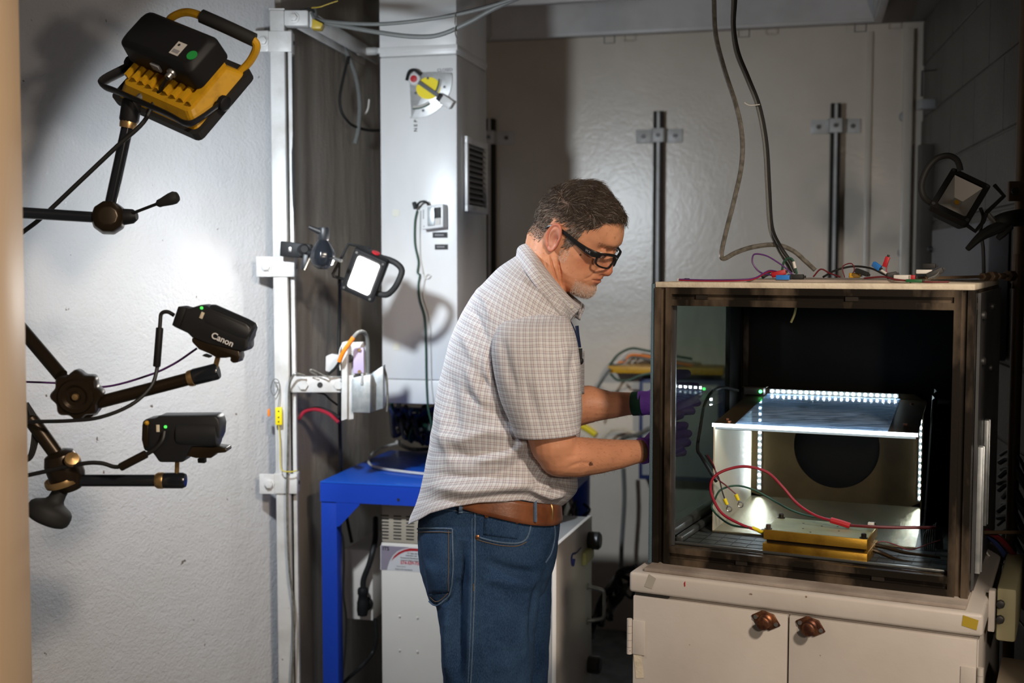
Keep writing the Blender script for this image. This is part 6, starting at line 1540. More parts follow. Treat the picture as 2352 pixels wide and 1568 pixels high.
d = (P(566, 768, CYY)-P(470, 726, CYY)).normalized(); up = Vector((0, -1, 0)).cross(d); up = -up if up.z < 0 else up
text('lettering', 'Canon', 'ink_white', r, M3(P(511, 780, CYY-.0335), d, up, Vector((0, -1, 0))), .0155, bold=.0003)
m = MB(); m.ball(P(463, 707, CYY-.031), .003, 10, 6); m.build('power_light', 'led_green_dim', r, smooth=True)
m = MB(); a = P(464, 724, CYY-.0308); m.obox(a-up*.006-d*.003, d*.006, up*.012, (0, -.0015, 0)); m.build('status_window', 'cream_board', r, bevel=.001)
cbl = root('camcorder_cable', P(366, 800, CYY), 'black camera cable with thick ferrite curving down from the upper camcorder', 'cable')
tube_part('cable', [P(400, 724, CYY), P(385, 716, CYY), P(371, 720, CYY), P(368, 740, CYY), P(364, 800, CYY), P(360, 850, CYY), P(345, 890, CYY-.015), P(300, 930, CYY-.03), P(230, 958, CYY-.04), P(160, 966, CYY-.04), P(85, 968, CYY-.03), P(40, 970, CYY)], .0036, 'cable_black', cbl, 8, True, 6)
m = MB(); m.cyl(P(367, 752, CYY), P(360, 842, CYY), .0068, n=12); m.build('ferrite', 'black_plastic', cbl, bevel=.002)
lead('thin_purple_cable', [P(452, 800, CYY+.03), P(400, 835, CYY+.04), P(340, 862, CYY+.06), P(240, 888, CYY+.08), P(140, 880, CYY+.09), P(40, 876, CYY+.09)], .0020, 'cable_purple', 'thin purplish cable slanting behind the upper camera arm')
# lower camera arm
r = root('camera_arm', P(150, 1085, CYY), 'lower black jointed arm with round foot knob holding the level camcorder', 'support arm')
tube_part('arm_tube', [Vector((SX+.006, 2.17, P(60, 935, CYY).z)), P(75, 968, CYY), P(135, 1050, CYY)], .0135, 'bronze_black', r)
m = MB(); m.lathe([(.020, -.035), (.028, -.024), (.032, -.010), (.032, .018), (.026, .034), (.014, .040)], frame(P(150, 1082, CYY), (-.25, -.2, 1)), 18); m.build('elbow_joint', 'bronze_black', r, smooth=True)
m = MB(); m.lathe([(.0325, -.006), (.0335, 0), (.0325, .006)], frame(P(146, 1102, CYY), (-.25, -.2, 1)), 24, caps=False); m.build('joint_ring', 'brass_trim', r, smooth=True)
m = MB(); m.lathe([(.010, 0), (.014, .006), (.012, .012), (.0005, .014)], frame(P(166, 1058, CYY-.03), (.3, -.8, .5)), 14); m.build('joint_bolt', 'brass_trim', r, smooth=True)
tube_part('arm_tube', [P(178, 1103, CYY), P(362, 1103, CYY)], .0110, 'black_gloss', r)
m = MB(); d2 = Vector((1, 0, 0)); m.lathe([(.0125, 0), (.0150, .004), (.0150, .014), (.013, .017)], frame(P(358, 1103, CYY), d2), 18); m.build('brass_collar', 'brass_trim', r, smooth=True)
m = MB(); m.lathe([(.0140, 0), (.0145, .003), (.0145, .036), (.012, .041), (.0005, .042)], frame(P(374, 1103, CYY), d2), 18); m.build('socket', 'black_gloss', r, smooth=True)
tube_part('mount_pin', [P(406, 1090, CYY), P(407, 1060, CYY)], .0042, 'brass_trim', r, 10)
m = MB(); m.lathe([(.026, 0), (.034, .003), (.0385, .008), (.040, .014), (.040, .022), (.0385, .028), (.034, .033), (.026, .037), (.018, .041), (.0145, .046), (.0135, .056), (.0135, .078)], frame(P(102, 1200, CYY-.01), P(138, 1128, CYY)-P(102, 1200, CYY-.01)), 28); m.build('foot_knob', 'black_rubber', r, smooth=True)
r = root('camcorder', P(415, 1060, CYY), 'black camcorder sitting level on the lower camera arm', 'camcorder')
solid_outline([(326, 968), (334, 963), (356, 960), (365, 955), (494, 954), (501, 962), (505, 976), (503, 1000), (498, 1012), (490, 1024), (440, 1026), (420, 1062), (365, 1062), (350, 1040), (330, 1035), (324, 1010)], CYY-.028, .052, 'camera_body', 'camera_black', r, .004)
m = MB(); a, b = P(408, 996, CYY-.02), P(502, 996, CYY-.02); m.lathe([(.026, 0), (.0275, .006), (.0275, .058), (.0260, .070), (.019, .073)], frame(a+Vector((0, .012, 0)), b-a), 22); m.build('lens_barrel', 'camera_grey', r, smooth=True)
solid_outline([(326, 975), (333, 966), (341, 968), (339, 1026), (330, 1028), (325, 1010)], CYY-.032, .05, 'screen_edge', 'bronze_black', r, .002)
solid_outline([(425, 1025), (490, 1028), (495, 1026), (518, 1029), (521, 1036), (518, 1039), (496, 1041), (485, 1052), (450, 1052), (425, 1046)], CYY-.024, .04, 'mount_plate', 'bronze_black', r, .002)
solid_outline([(453, 1053), (470, 1053), (470, 1064), (454, 1063)], CYY-.01, .015, 'mount_screw', 'black_plastic', r, .001)
m = MB(); m.ball(P(380, 980, CYY-.03), .0030, 10, 6); m.build('power_light', 'led_green_dim', r, smooth=True)
m = MB(); q = P(363, 984, CYY-.0287); m.obox(q-Vector((.003, 0, .006)), (.006, 0, 0), (0, -.0015, 0), (0, 0, .013)); m.build('status_window', 'cream_board', r, bevel=.001)
m = MB(); q = P(337, 971, CYY-.033); m.ball(q, .0045, 8, 6); m.build('hinge_dot', 'yellow_enamel', r, smooth=True)
cbl = root('camcorder_cable', P(300, 1060, CYY), 'black camera cable with thick ferrite below the level camcorder', 'cable')
tube_part('cable', [P(378, 990, CYY-.035), P(372, 1012, CYY-.04), P(350, 1035, CYY-.042), P(310, 1055, CYY-.042), P(270, 1072, CYY-.04), P(230, 1063, CYY-.04), P(180, 1066, CYY-.04), P(60, 1092, CYY-.02), P(20, 1098, CYY)], .0038, 'cable_black', cbl, 8, True, 6)
m = MB(); m.cyl(P(336, 1042, CYY-.042), P(276, 1073, CYY-.04), .0078, n=12); m.build('ferrite', 'bronze_black', cbl, bevel=.002)
for k in range(3): lead('coiled_cable', [P(62, 925, CYY), P(72+k*5, 960, CYY), P(76+k*5, 1000, CYY), P(66+k*3, 1050, CYY), P(40, 1062, CYY)], .0032, 'cable_black', 'black cable looped beside the door jamb at camera height')['group'] = 'cables looped beside the jamb'
# ================================================================== small work light on its clamp
WY = 3.32
r = root('clamp_arm', P(705, 580, 3.34), 'black clamp and ball joint arm gripping the white post', 'clamp')
solid_outline([(644, 553), (712, 561), (712, 594), (642, 588)], 3.30, .05, 'clamp_jaw', 'black_plastic', r, .003)
solid_outline([(662, 567), (669, 567), (669, 579), (662, 578)], 3.297, .01, 'jaw_window', 'steel', r, .001)
m = MB(); m.lathe([(.008, -.016), (.016, -.010), (.018, 0), (.016, .012), (.010, .018)], frame(P(697, 575, 3.28), (.3, -.9, .2)), 14); m.build('clamp_boss', 'black_plastic', r, smooth=True)
solid_outline([(696, 582), (708, 585), (704, 612), (699, 620), (691, 619), (691, 610)], 3.262, .012, 'clamp_lever', 'camera_grey', r, .003)
tube_part('lever_edge', [P(715, 586, 3.26), P(699, 620, 3.26)], .0018, 'cream_board', r, 6)
tube_part('link_rod', [P(700, 577, 3.28), P(722, 585, 3.27)], .011, 'black_plastic', r, 12)
m = MB(); m.lathe([(.012, -.042), (.030, -.030), (.036, -.012), (.034, .006), (.020, .030), (.010, .042), (.008, .050)], frame(P(741, 583, 3.25), (.02, 0, 1)), 12); m.build('ball_housing', 'black_gloss', r, bevel=.002)
m = MB(); m.lathe([(.014, 0), (.016, .004), (.016, .030), (.014, .036), (.0005, .036)], frame(P(743, 552, 3.25), (.02, 0, 1)), 14); m.build('lock_hub', 'camera_grey', r, smooth=True)
m = MB(); m.tube([P(740, 534, 3.245), P(725, 528, 3.24), P(709, 521, 3.235)], [.009, .007, .0055], 10); m.build('lock_lever', 'camera_grey', r, smooth=True)
tube_part('end_pin', [P(758, 590, 3.25), P(784, 599, 3.22)], .005, 'steel', r, 10)
WC = P(836, 632, WY); wn_ = Vector((-.18, -.95, -.24)).normalized()
wx = (P(885, 607, WY)-P(828, 583, WY)); wx = (wx-wn_*wx.dot(wn_)).normalized(); wy = wn_.cross(wx); WMt = M3(WC, wx, wy, wn_)
r = root('work_light', P(810, 680, WY), 'small lit square work light with black frame clamped beside the duct', 'work light')
gw, gh = .065, .096
m = MB(); pr = lambda w, h, z, rr=.006: [WMt @ Vector((x, y, z)) for x, y in rrect(w, h, rr, 3)]
m.loft([pr(gw, gh, .004), pr(gw+.034, gh+.034, .006), pr(gw+.038, gh+.038, -.006), pr(gw+.03, gh+.03, -.045), pr(gw-.02, gh-.02, -.060)]); m.build('housing', 'black_plastic', r, bevel=.002)
mat('lamp_lit', (1, 1, 1), .3, emit=((1.0, .95, .90), 150))
m = MB(); m.loft([pr(gw, gh, .0045), pr(gw, gh, .0062)]); m.build('lit_glass', 'lamp_lit', r)
for sx_ in (-1, 1):
    for sy_ in (-1, 1): q = WMt @ Vector((sx_*(gw/2+.008), sy_*(gh/2+.008), .006)); MB().cyl(q, q+wn_*.003, .0035, n=8).build('corner_screw', 'steel', r)
q = WMt @ Vector((.006, gh/2+.019, -.02)); m = MB(); m.lathe([(.012, 0), (.012, .004), (.001, .005)], frame(q, wy), 14); m.build('red_switch', 'plug_red', r, smooth=True)
tube_part('carry_handle', [P(868, 590, WY+.02), P(892, 596, WY+.01), P(912, 606, WY), P(923, 622, WY), P(914, 648, WY), P(902, 666, WY+.01), P(886, 677, WY+.02), P(858, 672, WY+.03)], .0088, 'black_rubber', r, 12, True)
tube_part('stirrup', [P(850, 570, WY+.04), P(800, 560, WY+.03), P(783, 595, WY+.02), P(764, 630, WY+.01), P(765, 634, WY+.01), P(790, 641, WY+.02)], .0042, 'black_plastic', r, 8)
tube_part('stirrup', [P(800, 560, WY+.03), P(780, 600, WY+.03), P(778, 640, WY+.04), P(778, 655, WY+.05)], .003, 'black_plastic', r, 8)
# ================================================================== sensor tower on the side arm
TY = 3.33
r = root('relay_bracket', P(815, 965, TY), 'white angle bracket carrying a galvanized relay box and purple terminal strip', 'bracket')
solid_outline([(785, 787), (798, 784), (797, 962), (784, 966)], TY, .07, 'angle_plate', 'white_paint', r, .001)
solid_outline([(797, 786), (848, 784), (848, 862), (797, 862)], TY+.04, .006, 'back_plate', 'white_paint', r, .001)
solid_outline([(798, 862), (812, 862), (812, 962), (798, 964)], TY+.02, .006, 'lower_plate', 'white_paint', r, .001)
mat('terminal_purple', (.50, .42, .62), .5)
solid_outline([(811, 800), (835, 798), (836, 857), (811, 858)], TY+.02, .02, 'terminal_strip', 'terminal_purple', r, .002)
for py in (803, 853):
    q = P(826, py, TY+.02); MB().cyl(q, q-Vector((0, .008, 0)), .005, n=6).build('strip_bolt', 'brass_trim', r)
solid_outline([(809, 868), (851, 860), (850, 948), (808, 947)], TY+.0, .05, 'relay_box', 'galvanized', r, .002)
solid_outline([(829, 858), (835, 858), (834, 884), (828, 884)], TY-.004, .006, 'latch_bar', 'grey_paint', r, .001)
solid_outline([(852, 858), (880, 840), (880, 938), (852, 946)], TY+.05, .06, 'rear_box', 'galvanized', r, .002)
solid_outline([(748, 818), (760, 813), (780, 815), (779, 832), (760, 855), (747, 852)], TY+.05, .03, 'limit_switch', 'troffer_white', r, .003)
m = MB(); m.lathe([(.010, 0), (.010, .006), (.006, .009), (.001, .009)], frame(P(797, 880, TY+.03), (1, -.4, 0)), 10); m.build('plate_bolt', 'steel', r)
MB().cyl(P(803, 823, TY+.038), P(803, 823, TY+.034), .012, n=16).build('plate_hole', 'ink', r)
oc = root('orange_lead', P(790, 830, TY), 'orange sleeved cable arching over the relay bracket', 'cable')
tube_part('orange_sleeve', [P(779, 830, TY-.03), P(790, 806, TY-.035), P(812, 775, TY-.03)], .0062, 'cable_orange', oc, 10, True)
tube_part('grey_end', [P(811, 776, TY-.03), P(822, 764, TY-.02), P(835, 762, TY), P(843, 775, TY+.02), P(845, 810, TY+.03), P(845, 855, TY+.04)], .0056, 'cable_grey', oc, 10, True)
tube_part('black_end', [P(780, 830, TY-.03), P(770, 845, TY-.02), P(756, 858, TY), P(752, 862, TY+.02)], .004, 'cable_black', oc, 8, True)
lead('white_jumper', [P(790, 785, TY+.02), P(782, 800, TY+.02), P(779, 820, TY+.02), P(782, 850, TY+.02)], .002, 'cable_white', 'thin white jumper wire left of the relay bracket')
lead('brown_jumper', [P(750, 866, TY), P(775, 840, TY+.01), P(785, 815, TY+.02)], .0022, 'cable_clear_grey', 'thin brown wire crossing under the orange lead')
lead('arm_wire', [P(728, 862, TY), P(712, 852, TY-.01), P(718, 849, TY-.01), P(740, 860, TY), P(752, 866, TY)], .0022, 'cable_clear_grey', 'thin wire curled on top of the white side arm')
lead('red_hose', [P(686, 962, 3.45), P(700, 945, 3.45), P(725, 940, 3.44), P(755, 950, 3.42), P(778, 970, 3.40)], .0055, 'cable_red', 'dark red hose arching below the side arm')
lead('black_hose', [P(700, 943, 3.46), P(730, 937, 3.45), P(760, 946, 3.43), P(780, 960, 3.41)], .005, 'cable_black', 'black hose lying along the dark red hose')
lead('conduit_wire', [P(725, 900, 3.4), P(745, 905, 3.41), P(757, 916, 3.42), P(775, 930, 3.43)], .003, 'cable_black', 'short black wire hooked under the side arm')
lead('relay_tail', [P(881, 842, TY+.08), P(888, 870, TY+.08), P(890, 920, TY+.06), P(889, 945, TY+.06)], .0035, 'cable_clear_grey', 'grey wire hanging at the right of the relay box')
# cables along the post
px_ = pr_x = P(671, 600, PY).x
lead('post_cable', [P(672, 130, 3.385), P(672, 300, 3.385), P(674, 420, 3.38), P(675, 500, 3.385), P(671, 580, 3.385), P(671, 900, 3.385), P(672, 1200, 3.385), P(673, 1568, 3.385), P(674, 1700, 3.385)], .0042, 'cable_black', 'black cable running down the right side of the white post')
lead('post_front_cable', [P(700, 862, 3.33), P(680, 858, 3.32), P(670, 868, 3.32), P(664, 890, 3.33), P(663, 950, 3.335), P(661, 1050, 3.335), P(659, 1150, 3.335), P(664, 1300, 3.335), P(676, 1400, 3.335), P(676, 1460, 3.335), P(670, 1568, 3.335), P(668, 1700, 3.335)], .0034, 'cable_clear_grey', 'olive grey cord hanging down the front of the white post')
yc_ = root('yellow_connector', P(640, 975, 3.33), 'small yellow thermocouple connector hanging on the white post', 'connector')
solid_outline([(632, 936), (647, 935), (648, 976), (632, 976)], 3.335, .012, 'connector_body', 'yellow_bright', yc_, .002)
for py in (944, 958, 968): q = P(640, py, 3.335); MB().cyl(q, q-Vector((0, .0015, 0)), .0022, n=8).build('connector_screw', 'ink', yc_)
tube_part('lead_wire', [P(639, 935, 3.34), P(642, 905, 3.34), P(640, 875, 3.34), P(628, 872, 3.34), P(622, 895, 3.34), P(630, 908, 3.34), P(638, 890, 3.34), P(630, 876, 3.34)], .0014, 'cable_grey', yc_, 6, True)
tube_part('tail_wire', [P(640, 976, 3.34), P(643, 1010, 3.335), P(644, 1060, 3.33), P(648, 1080, 3.325), P(670, 1083, 3.325), P(682, 1080, 3.33)], .0018, 'cable_yellow', yc_, 6, True)
solid_outline([(614, 942), (619, 937), (620, 955), (615, 957)], 3.36, .006, 'spare_tag', 'cable_orange', yc_, .001)
# ================================================================== cables overhead
lead('overhead_cable', [P(716, 30, 3.36), P(728, 44, 3.34), P(780, 52, 3.3), P(880, 55, 3.25), P(1000, 42, 3.2), P(1100, 22, 3.15), P(1190, -6, 3.1), P(1300, -40, 3.0)], .0052, 'cable_grey', 'upper grey cable slung across the top in front of the duct')
lead('overhead_cable', [P(722, 22, 3.37), P(734, 48, 3.34), P(800, 62, 3.3), P(880, 76, 3.25), P(950, 84, 3.22), P(1010, 80, 3.2), P(1080, 50, 3.17), P(1130, 22, 3.15), P(1200, -8, 3.1), P(1320, -50, 3.0)], .0064, 'cable_grey', 'lower sagging grey cable slung across the top in front of the duct')
lead('overhead_cable', [P(690, 24, 3.37), P(716, 22, 3.36), P(740, 46, 3.345), P(830, 58, 3.28), P(960, 47, 3.22), P(1080, 24, 3.16), P(1200, -10, 3.1)], .0036, 'cable_black', 'thin black cable slung across the top in front of the duct')
m = MB(); m.tube([P(1046, 28, 3.17), P(1045, 55, 3.17), P(1046, 78, 3.18), P(1050, 88, 3.19)], .0015, 6); tag(m.build('cable_tie', 'cable_clear_grey', smooth=True), 'cable tie holding the overhead cables together', 'cable tie')
r = root('tape_wrap', P(720, 60, 3.33), 'piece of yellow tape wrapped round the arm under the overhead cables', 'tape')
solid_outline([(717, 42), (742, 54), (736, 66), (715, 65)], 3.31, .04, 'tape_body', 'yellow_tape', r, .002)
tube_part('tape_tail', [P(716, 18, 3.35), P(735, 16, 3.34), P(752, 10, 3.34), P(776, 2, 3.34)], .0016, 'yellow_tape', r, 6, True)
lead('recess_hose', [P(785, 100, 3.80), P(800, 130, 3.80), P(818, 180, 3.82), P(826, 240, 3.84), P(822, 300, 3.84), P(815, 330, 3.84)], .0075, 'cable_grey', 'grey hose hanging in the recess left of the duct')
lead('recess_wire', [P(848, 228, 3.9), P(845, 250, 3.9), P(838, 262, 3.9)], .0028, 'cable_white', 'short white wire end in the recess left of the duct')
lead('recess_loop', [P(800, 130, 3.78), P(780, 230, 3.75), P(800, 280, 3.78), P(840, 298, 3.9), P(880, 300, 4.0)], .0045, 'cable_black', 'black cable loop in the recess left of the duct')
# hanging supply cables over the box
def TB_(px, py, v): return hit(px, py, BM @ Vector((0, v, 0)), BV)
hv = .22
lead('supply_cable', [TB_(1639, -60, hv), TB_(1640, 0, hv), TB_(1644, 80, hv), TB_(1664, 160, hv), TB_(1690, 240, hv), TB_(1704, 310, hv), TB_(1703, 380, hv), TB_(1686, 460, hv), TB_(1668, 530, hv), TB_(1657, 582, hv), TB_(1663, 594, hv), TB_(1690, 580, hv), TB_(1730, 567, hv), TB_(1780, 562, hv), TB_(1820, 575, hv), TB_(1850, 600, hv), TB_(1872, 620, hv)], .0052, 'cable_clear_grey', 'translucent grey cable dropping from the ceiling and kinking above the test box')
for dx, cc, lab_ in ((0, 'cable_grey', 'dark grey cable of the hanging pair, left strand'), (5, 'cable_black', 'black cable of the hanging pair, right strand')):
    lead('supply_cable', [TB_(1684+dx, -60, hv), TB_(1684+dx, 0, hv), TB_(1683+dx*.6, 60, hv), TB_(1691+dx, 120, hv), TB_(1715+dx, 180, hv), TB_(1740+dx, 245, hv), TB_(1756+dx, 330, hv), TB_(1762+dx, 430, hv), TB_(1768+dx, 520, hv), TB_(1785+dx*1.4, 565, hv-.02*dx/5), TB_(1805+dx*2, 600, hv-.02*dx/5), TB_(1818+dx*2, 626, hv-.02*dx/5)], .0042, cc, lab_)
m = MB(); m.tube([TB_(1710, 236, hv-.01), TB_(1722, 242, hv-.01), TB_(1745, 240, hv-.01)], .0012, 6); tag(m.build('cable_tie', 'cable_white', smooth=True), 'white tie on the hanging cable pair', 'cable tie')
# ================================================================== odds and ends on top of the box
TZ = BZ1+.0125
MBx = MB().box((.18, .05, TZ), (.50, .40, TZ+.005), BM); tag(MBx.build('top_mat', 'sooty_board'), 'thin grey mat under the wiring on top of the test box', 'mat')
TZ2 = TZ+.0055
def topq(px, v, z=0): 
    q = hit(px, 630, BM @ Vector((0, v, 0)), BV); q.z = TZ2+z; return q
def plug(name, px, v, L, w, h, ang, z, m_, lab_, tilt=0):
    q = topq(px, v, z); a = math.radians(ang); d = (BU*math.cos(a)+BV*math.sin(a))*math.cos(tilt)+Vector((0, 0, math.sin(tilt))); s = Vector((-d.y, d.x, 0)).normalized(); u = d.cross(s); u = -u if u.z < 0 else u
    rr = root(name, q, lab_, 'connector'); k = MB(); k.obox(q-d*L/2-s*w/2, d*L, s*w, u*h); k.build('shell', m_, rr, bevel=min(w, h)*.18)
    k = MB(); k.obox(q+d*(L/2)-s*w*.3+u*h*.25, d*.004, s*w*.6, u*h*.5); k.build('wire_boot', 'ink', rr, bevel=.0004); return rr
plug('ribbon_plug', 1562, .04, .010, .008, .006, 0, -.005, 'plug_white', 'small white plug at the left end of the red ribbon cable')
k = MB(); k.lathe([(.006, 0), (.006, .005), (.005, .006), (.0005, .006)], frame(topq(1578, .06, -.005), (0, 0, 1)), 14); tag(k.build('rubber_button', 'black_rubber', smooth=True), 'flat black rubber foot near the left end of the box top', 'rubber foot')
for dz, cc, lab_ in ((0, 'cable_red', 'red strand of the ribbon cable on the box edge'), (.0022, 'cable_purple', 'purple strand of the ribbon cable on the box edge')):
    lead('ribbon_cable', [topq(1560, .035, -.003+dz), topq(1620, .03, -.004+dz), topq(1700, .03, -.003+dz), topq(1735, .05, .001+dz), topq(1765, .08, .015+dz), topq(1790, .12, .012+dz)], .0014, cc, lab_, n=6)
lead('red_loop_wire', [topq(1795, .12, .006), topq(1750, .12, .012), topq(1730, .12, .03), topq(1728, .12, .045), topq(1735, .12, .052), topq(1760, .12, .048), topq(1785, .12, .035), topq(1805, .12, .022), topq(1822, .12, .008)], .0017, 'cable_purple', 'purple and red wire standing up in a loop on the box top')
plug('red_connector', 1790, .10, .030, .010, .011, 10, .006, 'plug_red', 'red connector leaning on the blue one on the box top', .25)
plug('black_connector', 1760, .14, .018, .008, .010, 30, .004, 'ink', 'small black connector behind the ribbon cable', .5)
plug('blue_connector', 1799, .05, .028, .010, .010, -4, -.001, 'plug_blue', 'sky blue connector at the front of the box top')
plug('black_block', 1828, .09, .032, .014, .010, 0, 0, 'ink', 'black terminal block under the hanging cables')
lead('arched_wire', [topq(1795, .16, .012), topq(1800, .16, .035), topq(1812, .16, .043), topq(1822, .16, .036), topq(1830, .16, .010)], .0026, 'cable_green', 'dark green wire arched over the black terminal block')
k = MB(); k.cyl(topq(1822, .158, .036), topq(1826, .158, .022), .0034, n=10); tag(k.build('white_sleeve', 'plug_white'), 'white sleeve on the arched green wire', 'sleeve')
lead('rear_wire', [topq(1868, .18, .004), topq(1885, .18, .02), topq(1905, .18, .012), topq(1930, .17, .004)], .0017, 'cable_darkred', 'dark red wire bowed on the box top, left of the yellow connector')
lead('rear_wire', [topq(1890, .2, .003), topq(1920, .2, .018), topq(1960, .2, .026), topq(2000, .19, .022), topq(2030, .18, .010), topq(2052, .17, .003)], .0022, 'cable_black', 'long black wire bowed across the right half of the box top')
lead('wire_coil', [topq(1940, .16, .003), topq(1935, .16, .025), topq(1955, .16, .032), topq(1962, .16, .018), topq(1950, .16, .004)], .0012, 'cable_darkred', 'fine dark red wire coiled left of the yellow connector', n=6)
plug('yellow_connector_plug', 1963, .12, .022, .009, .010, 12, .003, 'yellow_enamel', 'small yellow connector in the wiring on the box top')
plug('black_connector', 1978, .10, .030, .009, .009, -25, .010, 'ink', 'black connector slanting over the yellow one', -.3)
plug('blue_plug', 2011, .11, .020, .008, .011, -32, .022, 'plug_blue', 'bright blue plug raised on a white wire', -.5)
lead('white_wire', [topq(2016, .11, .022), topq(2030, .10, .015), topq(2050, .09, .004), topq(2070, .08, .001)], .0026, 'cable_white', 'white wire carrying the blue plug')
plug('red_plug', 2040, .10, .021, .007, .009, 0, .034, 'plug_red', 'red plug standing up on its thin wire', 1.25)
lead('thin_red_wire', [topq(2038, .10, .034), topq(2036, .10, .018), topq(2042, .10, .004), topq(2060, .10, .002)], .0012, 'cable_red', 'thin red wire below the upright red plug', n=6)
plug('black_connector', 2050, .08, .020, .010, .012, 20, .003, 'ink', 'black connector beside the upright red plug', .2)
plug('white_connector', 2074, .05, .034, .010, .010, 0, .0, 'plug_white', 'white connector at the front right of the box top')
plug('red_connector', 2094, .05, .014, .010, .010, 0, .0, 'plug_red', 'red end piece next to the white connector')
plug('green_connector', 2100, .03, .030, .008, .006, 0, -.004, 'plug_green', 'green connector lying on the front edge of the box top')
plug('white_connector', 2122, .10, .030, .012, .008, 10, .012, 'plug_white', 'white connector below the two black ones at the right')
plug('black_connector', 2134, .10, .024, .009, .010, -6, .022, 'ink', 'uppermost black connector at the right of the box top')
plug('black_connector', 2150, .08, .032, .010, .012, 10, .008, 'ink', 'black connector with silver wires at the far right of the box top', .45)
for j in range(4): lead('silver_wire', [topq(2160, .08, .02-.003*j), topq(2150, .07, .010-.002*j), topq(2132+j*4, .06, .003)], .0009, 'steel', 'fine silver wires under the right black connector', n=5)['group'] = 'fine silver wires on the box top'
lead('front_wires', [topq(1985, .06, .003), topq(2030, .05, .006), topq(2060, .04, .001), topq(2130, .04, -.003), topq(2180, .05, -.003)], .0018, 'cable_darkred', 'dark red wires along the front right of the box top')
# ================================================================== right side: pipe, dark flood light, cables
QX = Vector((1.188, 2.76, 0))
r = root('steel_pipe', QX, 'brownish vertical pipe with couplings at the right edge', 'pipe')
mat('pipe_brown', (.16, .105, .065), .5, .3, bump=[(60, .3, .002)])
m = MB(); m.cyl(QX+Vector((0, 0, .0)), QX+Vector((0, 0, CEIL-.003)), .0135, n=18); m.build('pipe_tube', 'pipe_brown', r, smooth=True)
for py in (440,):
    z = P(2340, py, 2.76).z; m = MB(); m.cbox(QX+Vector((0, -.015, z)), (.075, .012, .046)); cpb = m.build('pipe_clamp', 'pipe_brown', r, bevel=.004)
    for dx in (-.026, .026): MB().cyl(QX+Vector((dx, -.021, z)), QX+Vector((dx, -.030, z)), .009, n=6).build('clamp_bolt', 'steel_dark', cpb)
r = root('pipe_fitting', P(2300, 640, 2.45), 'thin gas line with brass unions leaving the box top to the right', 'pipe fitting')
g0, g1 = BM @ Vector((.50, .10, TZ+.008)), Vector((1.17, 2.72, 1.522))
m = MB(); m.tube([g0, lerp(g0, g1, .5), g1], .0032, 8); m.build('gas_line', 'pipe_brown', r, smooth=True)
for t, L, rr_ in ((.62, .030, .009), (.70, .022, .012), (.78, .034, .008), (.88, .03, .013)):
    a = lerp(g0, g1, t); d = (g1-g0).normalized(); m = MB(); m.cyl(a, a+d*L, rr_, n=6); m.build('union_nut', 'pipe_brown', r, bevel=.001)
m = MB(); m.cyl(g1+Vector((0, 0, -.03)), g1+Vector((0, 0, .05)), .014, n=12); m.build('tee_fitting', 'pipe_brown', r, bevel=.001)
# dark flood light
DY = 2.62
c = P(2205, 450, DY); gx = (P(2256, 430, DY-.02)-P(2152, 470, DY+.02)); 
ex = (P(2258, 428, DY)-P(2206, 398, DY))+Vector((0, -.02, 0)); ex.normalize(); ey = (P(2206, 398, DY)-P(2150, 470, DY))+Vector((0, .03, 0)); ey = (ey-ex*ey.dot(ex)).normalized(); ez = ex.cross(ey)
if ez.y > 0: ez = -ez
DM = M3(c, ex, ey, ez)
r = root('flood_light', P(2205, 530, DY), 'small unlit black flood light clamped to the pipe above the box', 'flood light')
w_, h_ = .092, .112
dr = lambda w, h, z, rr=.006: [DM @ Vector((x, y, z)) for x, y in rrect(w, h, rr, 3)]
m = MB(); m.loft([dr(w_, h_, .004), dr(w_, h_, -.018), dr(w_-.02, h_-.02, -.05)], caps=False); m.loft([dr(w_-.024, h_-.024, .004), dr(w_, h_, .004)], caps=False); m.add(dr(w_-.02, h_-.02, -.05), [tuple(range(len(rrect(1, 1, .1, 3))))]); m.build('housing', 'black_plastic', r)
mat('reflector', (.72, .72, .70), .35, .85)
wi, hi = w_-.026, h_-.026
A = [DM @ Vector((x*wi/2, y*hi/2, .0)) for x, y in ((-1, -1), (1, -1), (1, 1), (-1, 1))]; B_ = [DM @ Vector((x*.010, y*.010, -.03)) for x, y in ((-1, -1), (1, -1), (1, 1), (-1, 1))]
m = MB(); m.add(A+B_, [(0, 1, 5, 4), (1, 2, 6, 5), (2, 3, 7, 6), (3, 0, 4, 7), (4, 5, 6, 7)]); m.build('reflector_cone', 'reflector', r)
m = MB(); m.lathe([(.006, -.029), (.006, -.027), (.0005, -.0265)], DM, 14); m.build('led_chip', 'yellow_enamel', r, smooth=True)
m = MB(); m.box((-wi/2, -hi/2, .001), (wi/2, hi/2, .0025), DM); m.build('front_glass', 'lens_clear', r)
for sx_ in (-1, 1):
    for sy_ in (-1, 1): q = DM @ Vector((sx_*(w_/2-.006), sy_*(h_/2-.006), .004)); MB().cyl(q, q+ez*.003, .004, n=8).build('corner_screw', 'steel_dark', r)
tube_part('carry_handle', [P(2140, 468, DY+.01), P(2122, 452, DY), P(2116, 425, DY), P(2128, 390, DY), P(2150, 365, DY), P(2176, 357, DY), P(2194, 364, DY), P(2202, 376, DY), P(2206, 392, DY)], .0068, 'black_rubber', r, 10, True)
m = MB(); m.box((-.02, h_/2-.02, -.075), (.035, h_/2+.004, -.045), DM); m.build('driver_bump', 'black_plastic', r, bevel=.004)
tube_part('stirrup', [P(2284, 425, DY+.02), P(2306, 450, DY), P(2266, 488, DY-.01)], .0045, 'black_plastic', r, 8)
tube_part('stirrup', [P(2218, 515, DY-.01), P(2240, 531, DY-.01), P(2258, 510, DY-.01), P(2266, 488, DY-.01)], .0045, 'black_plastic', r, 8)
r = root('clamp_arm', P(2300, 530, DY), 'black spring clamp arm joining the dark flood light to the pipe', 'clamp')
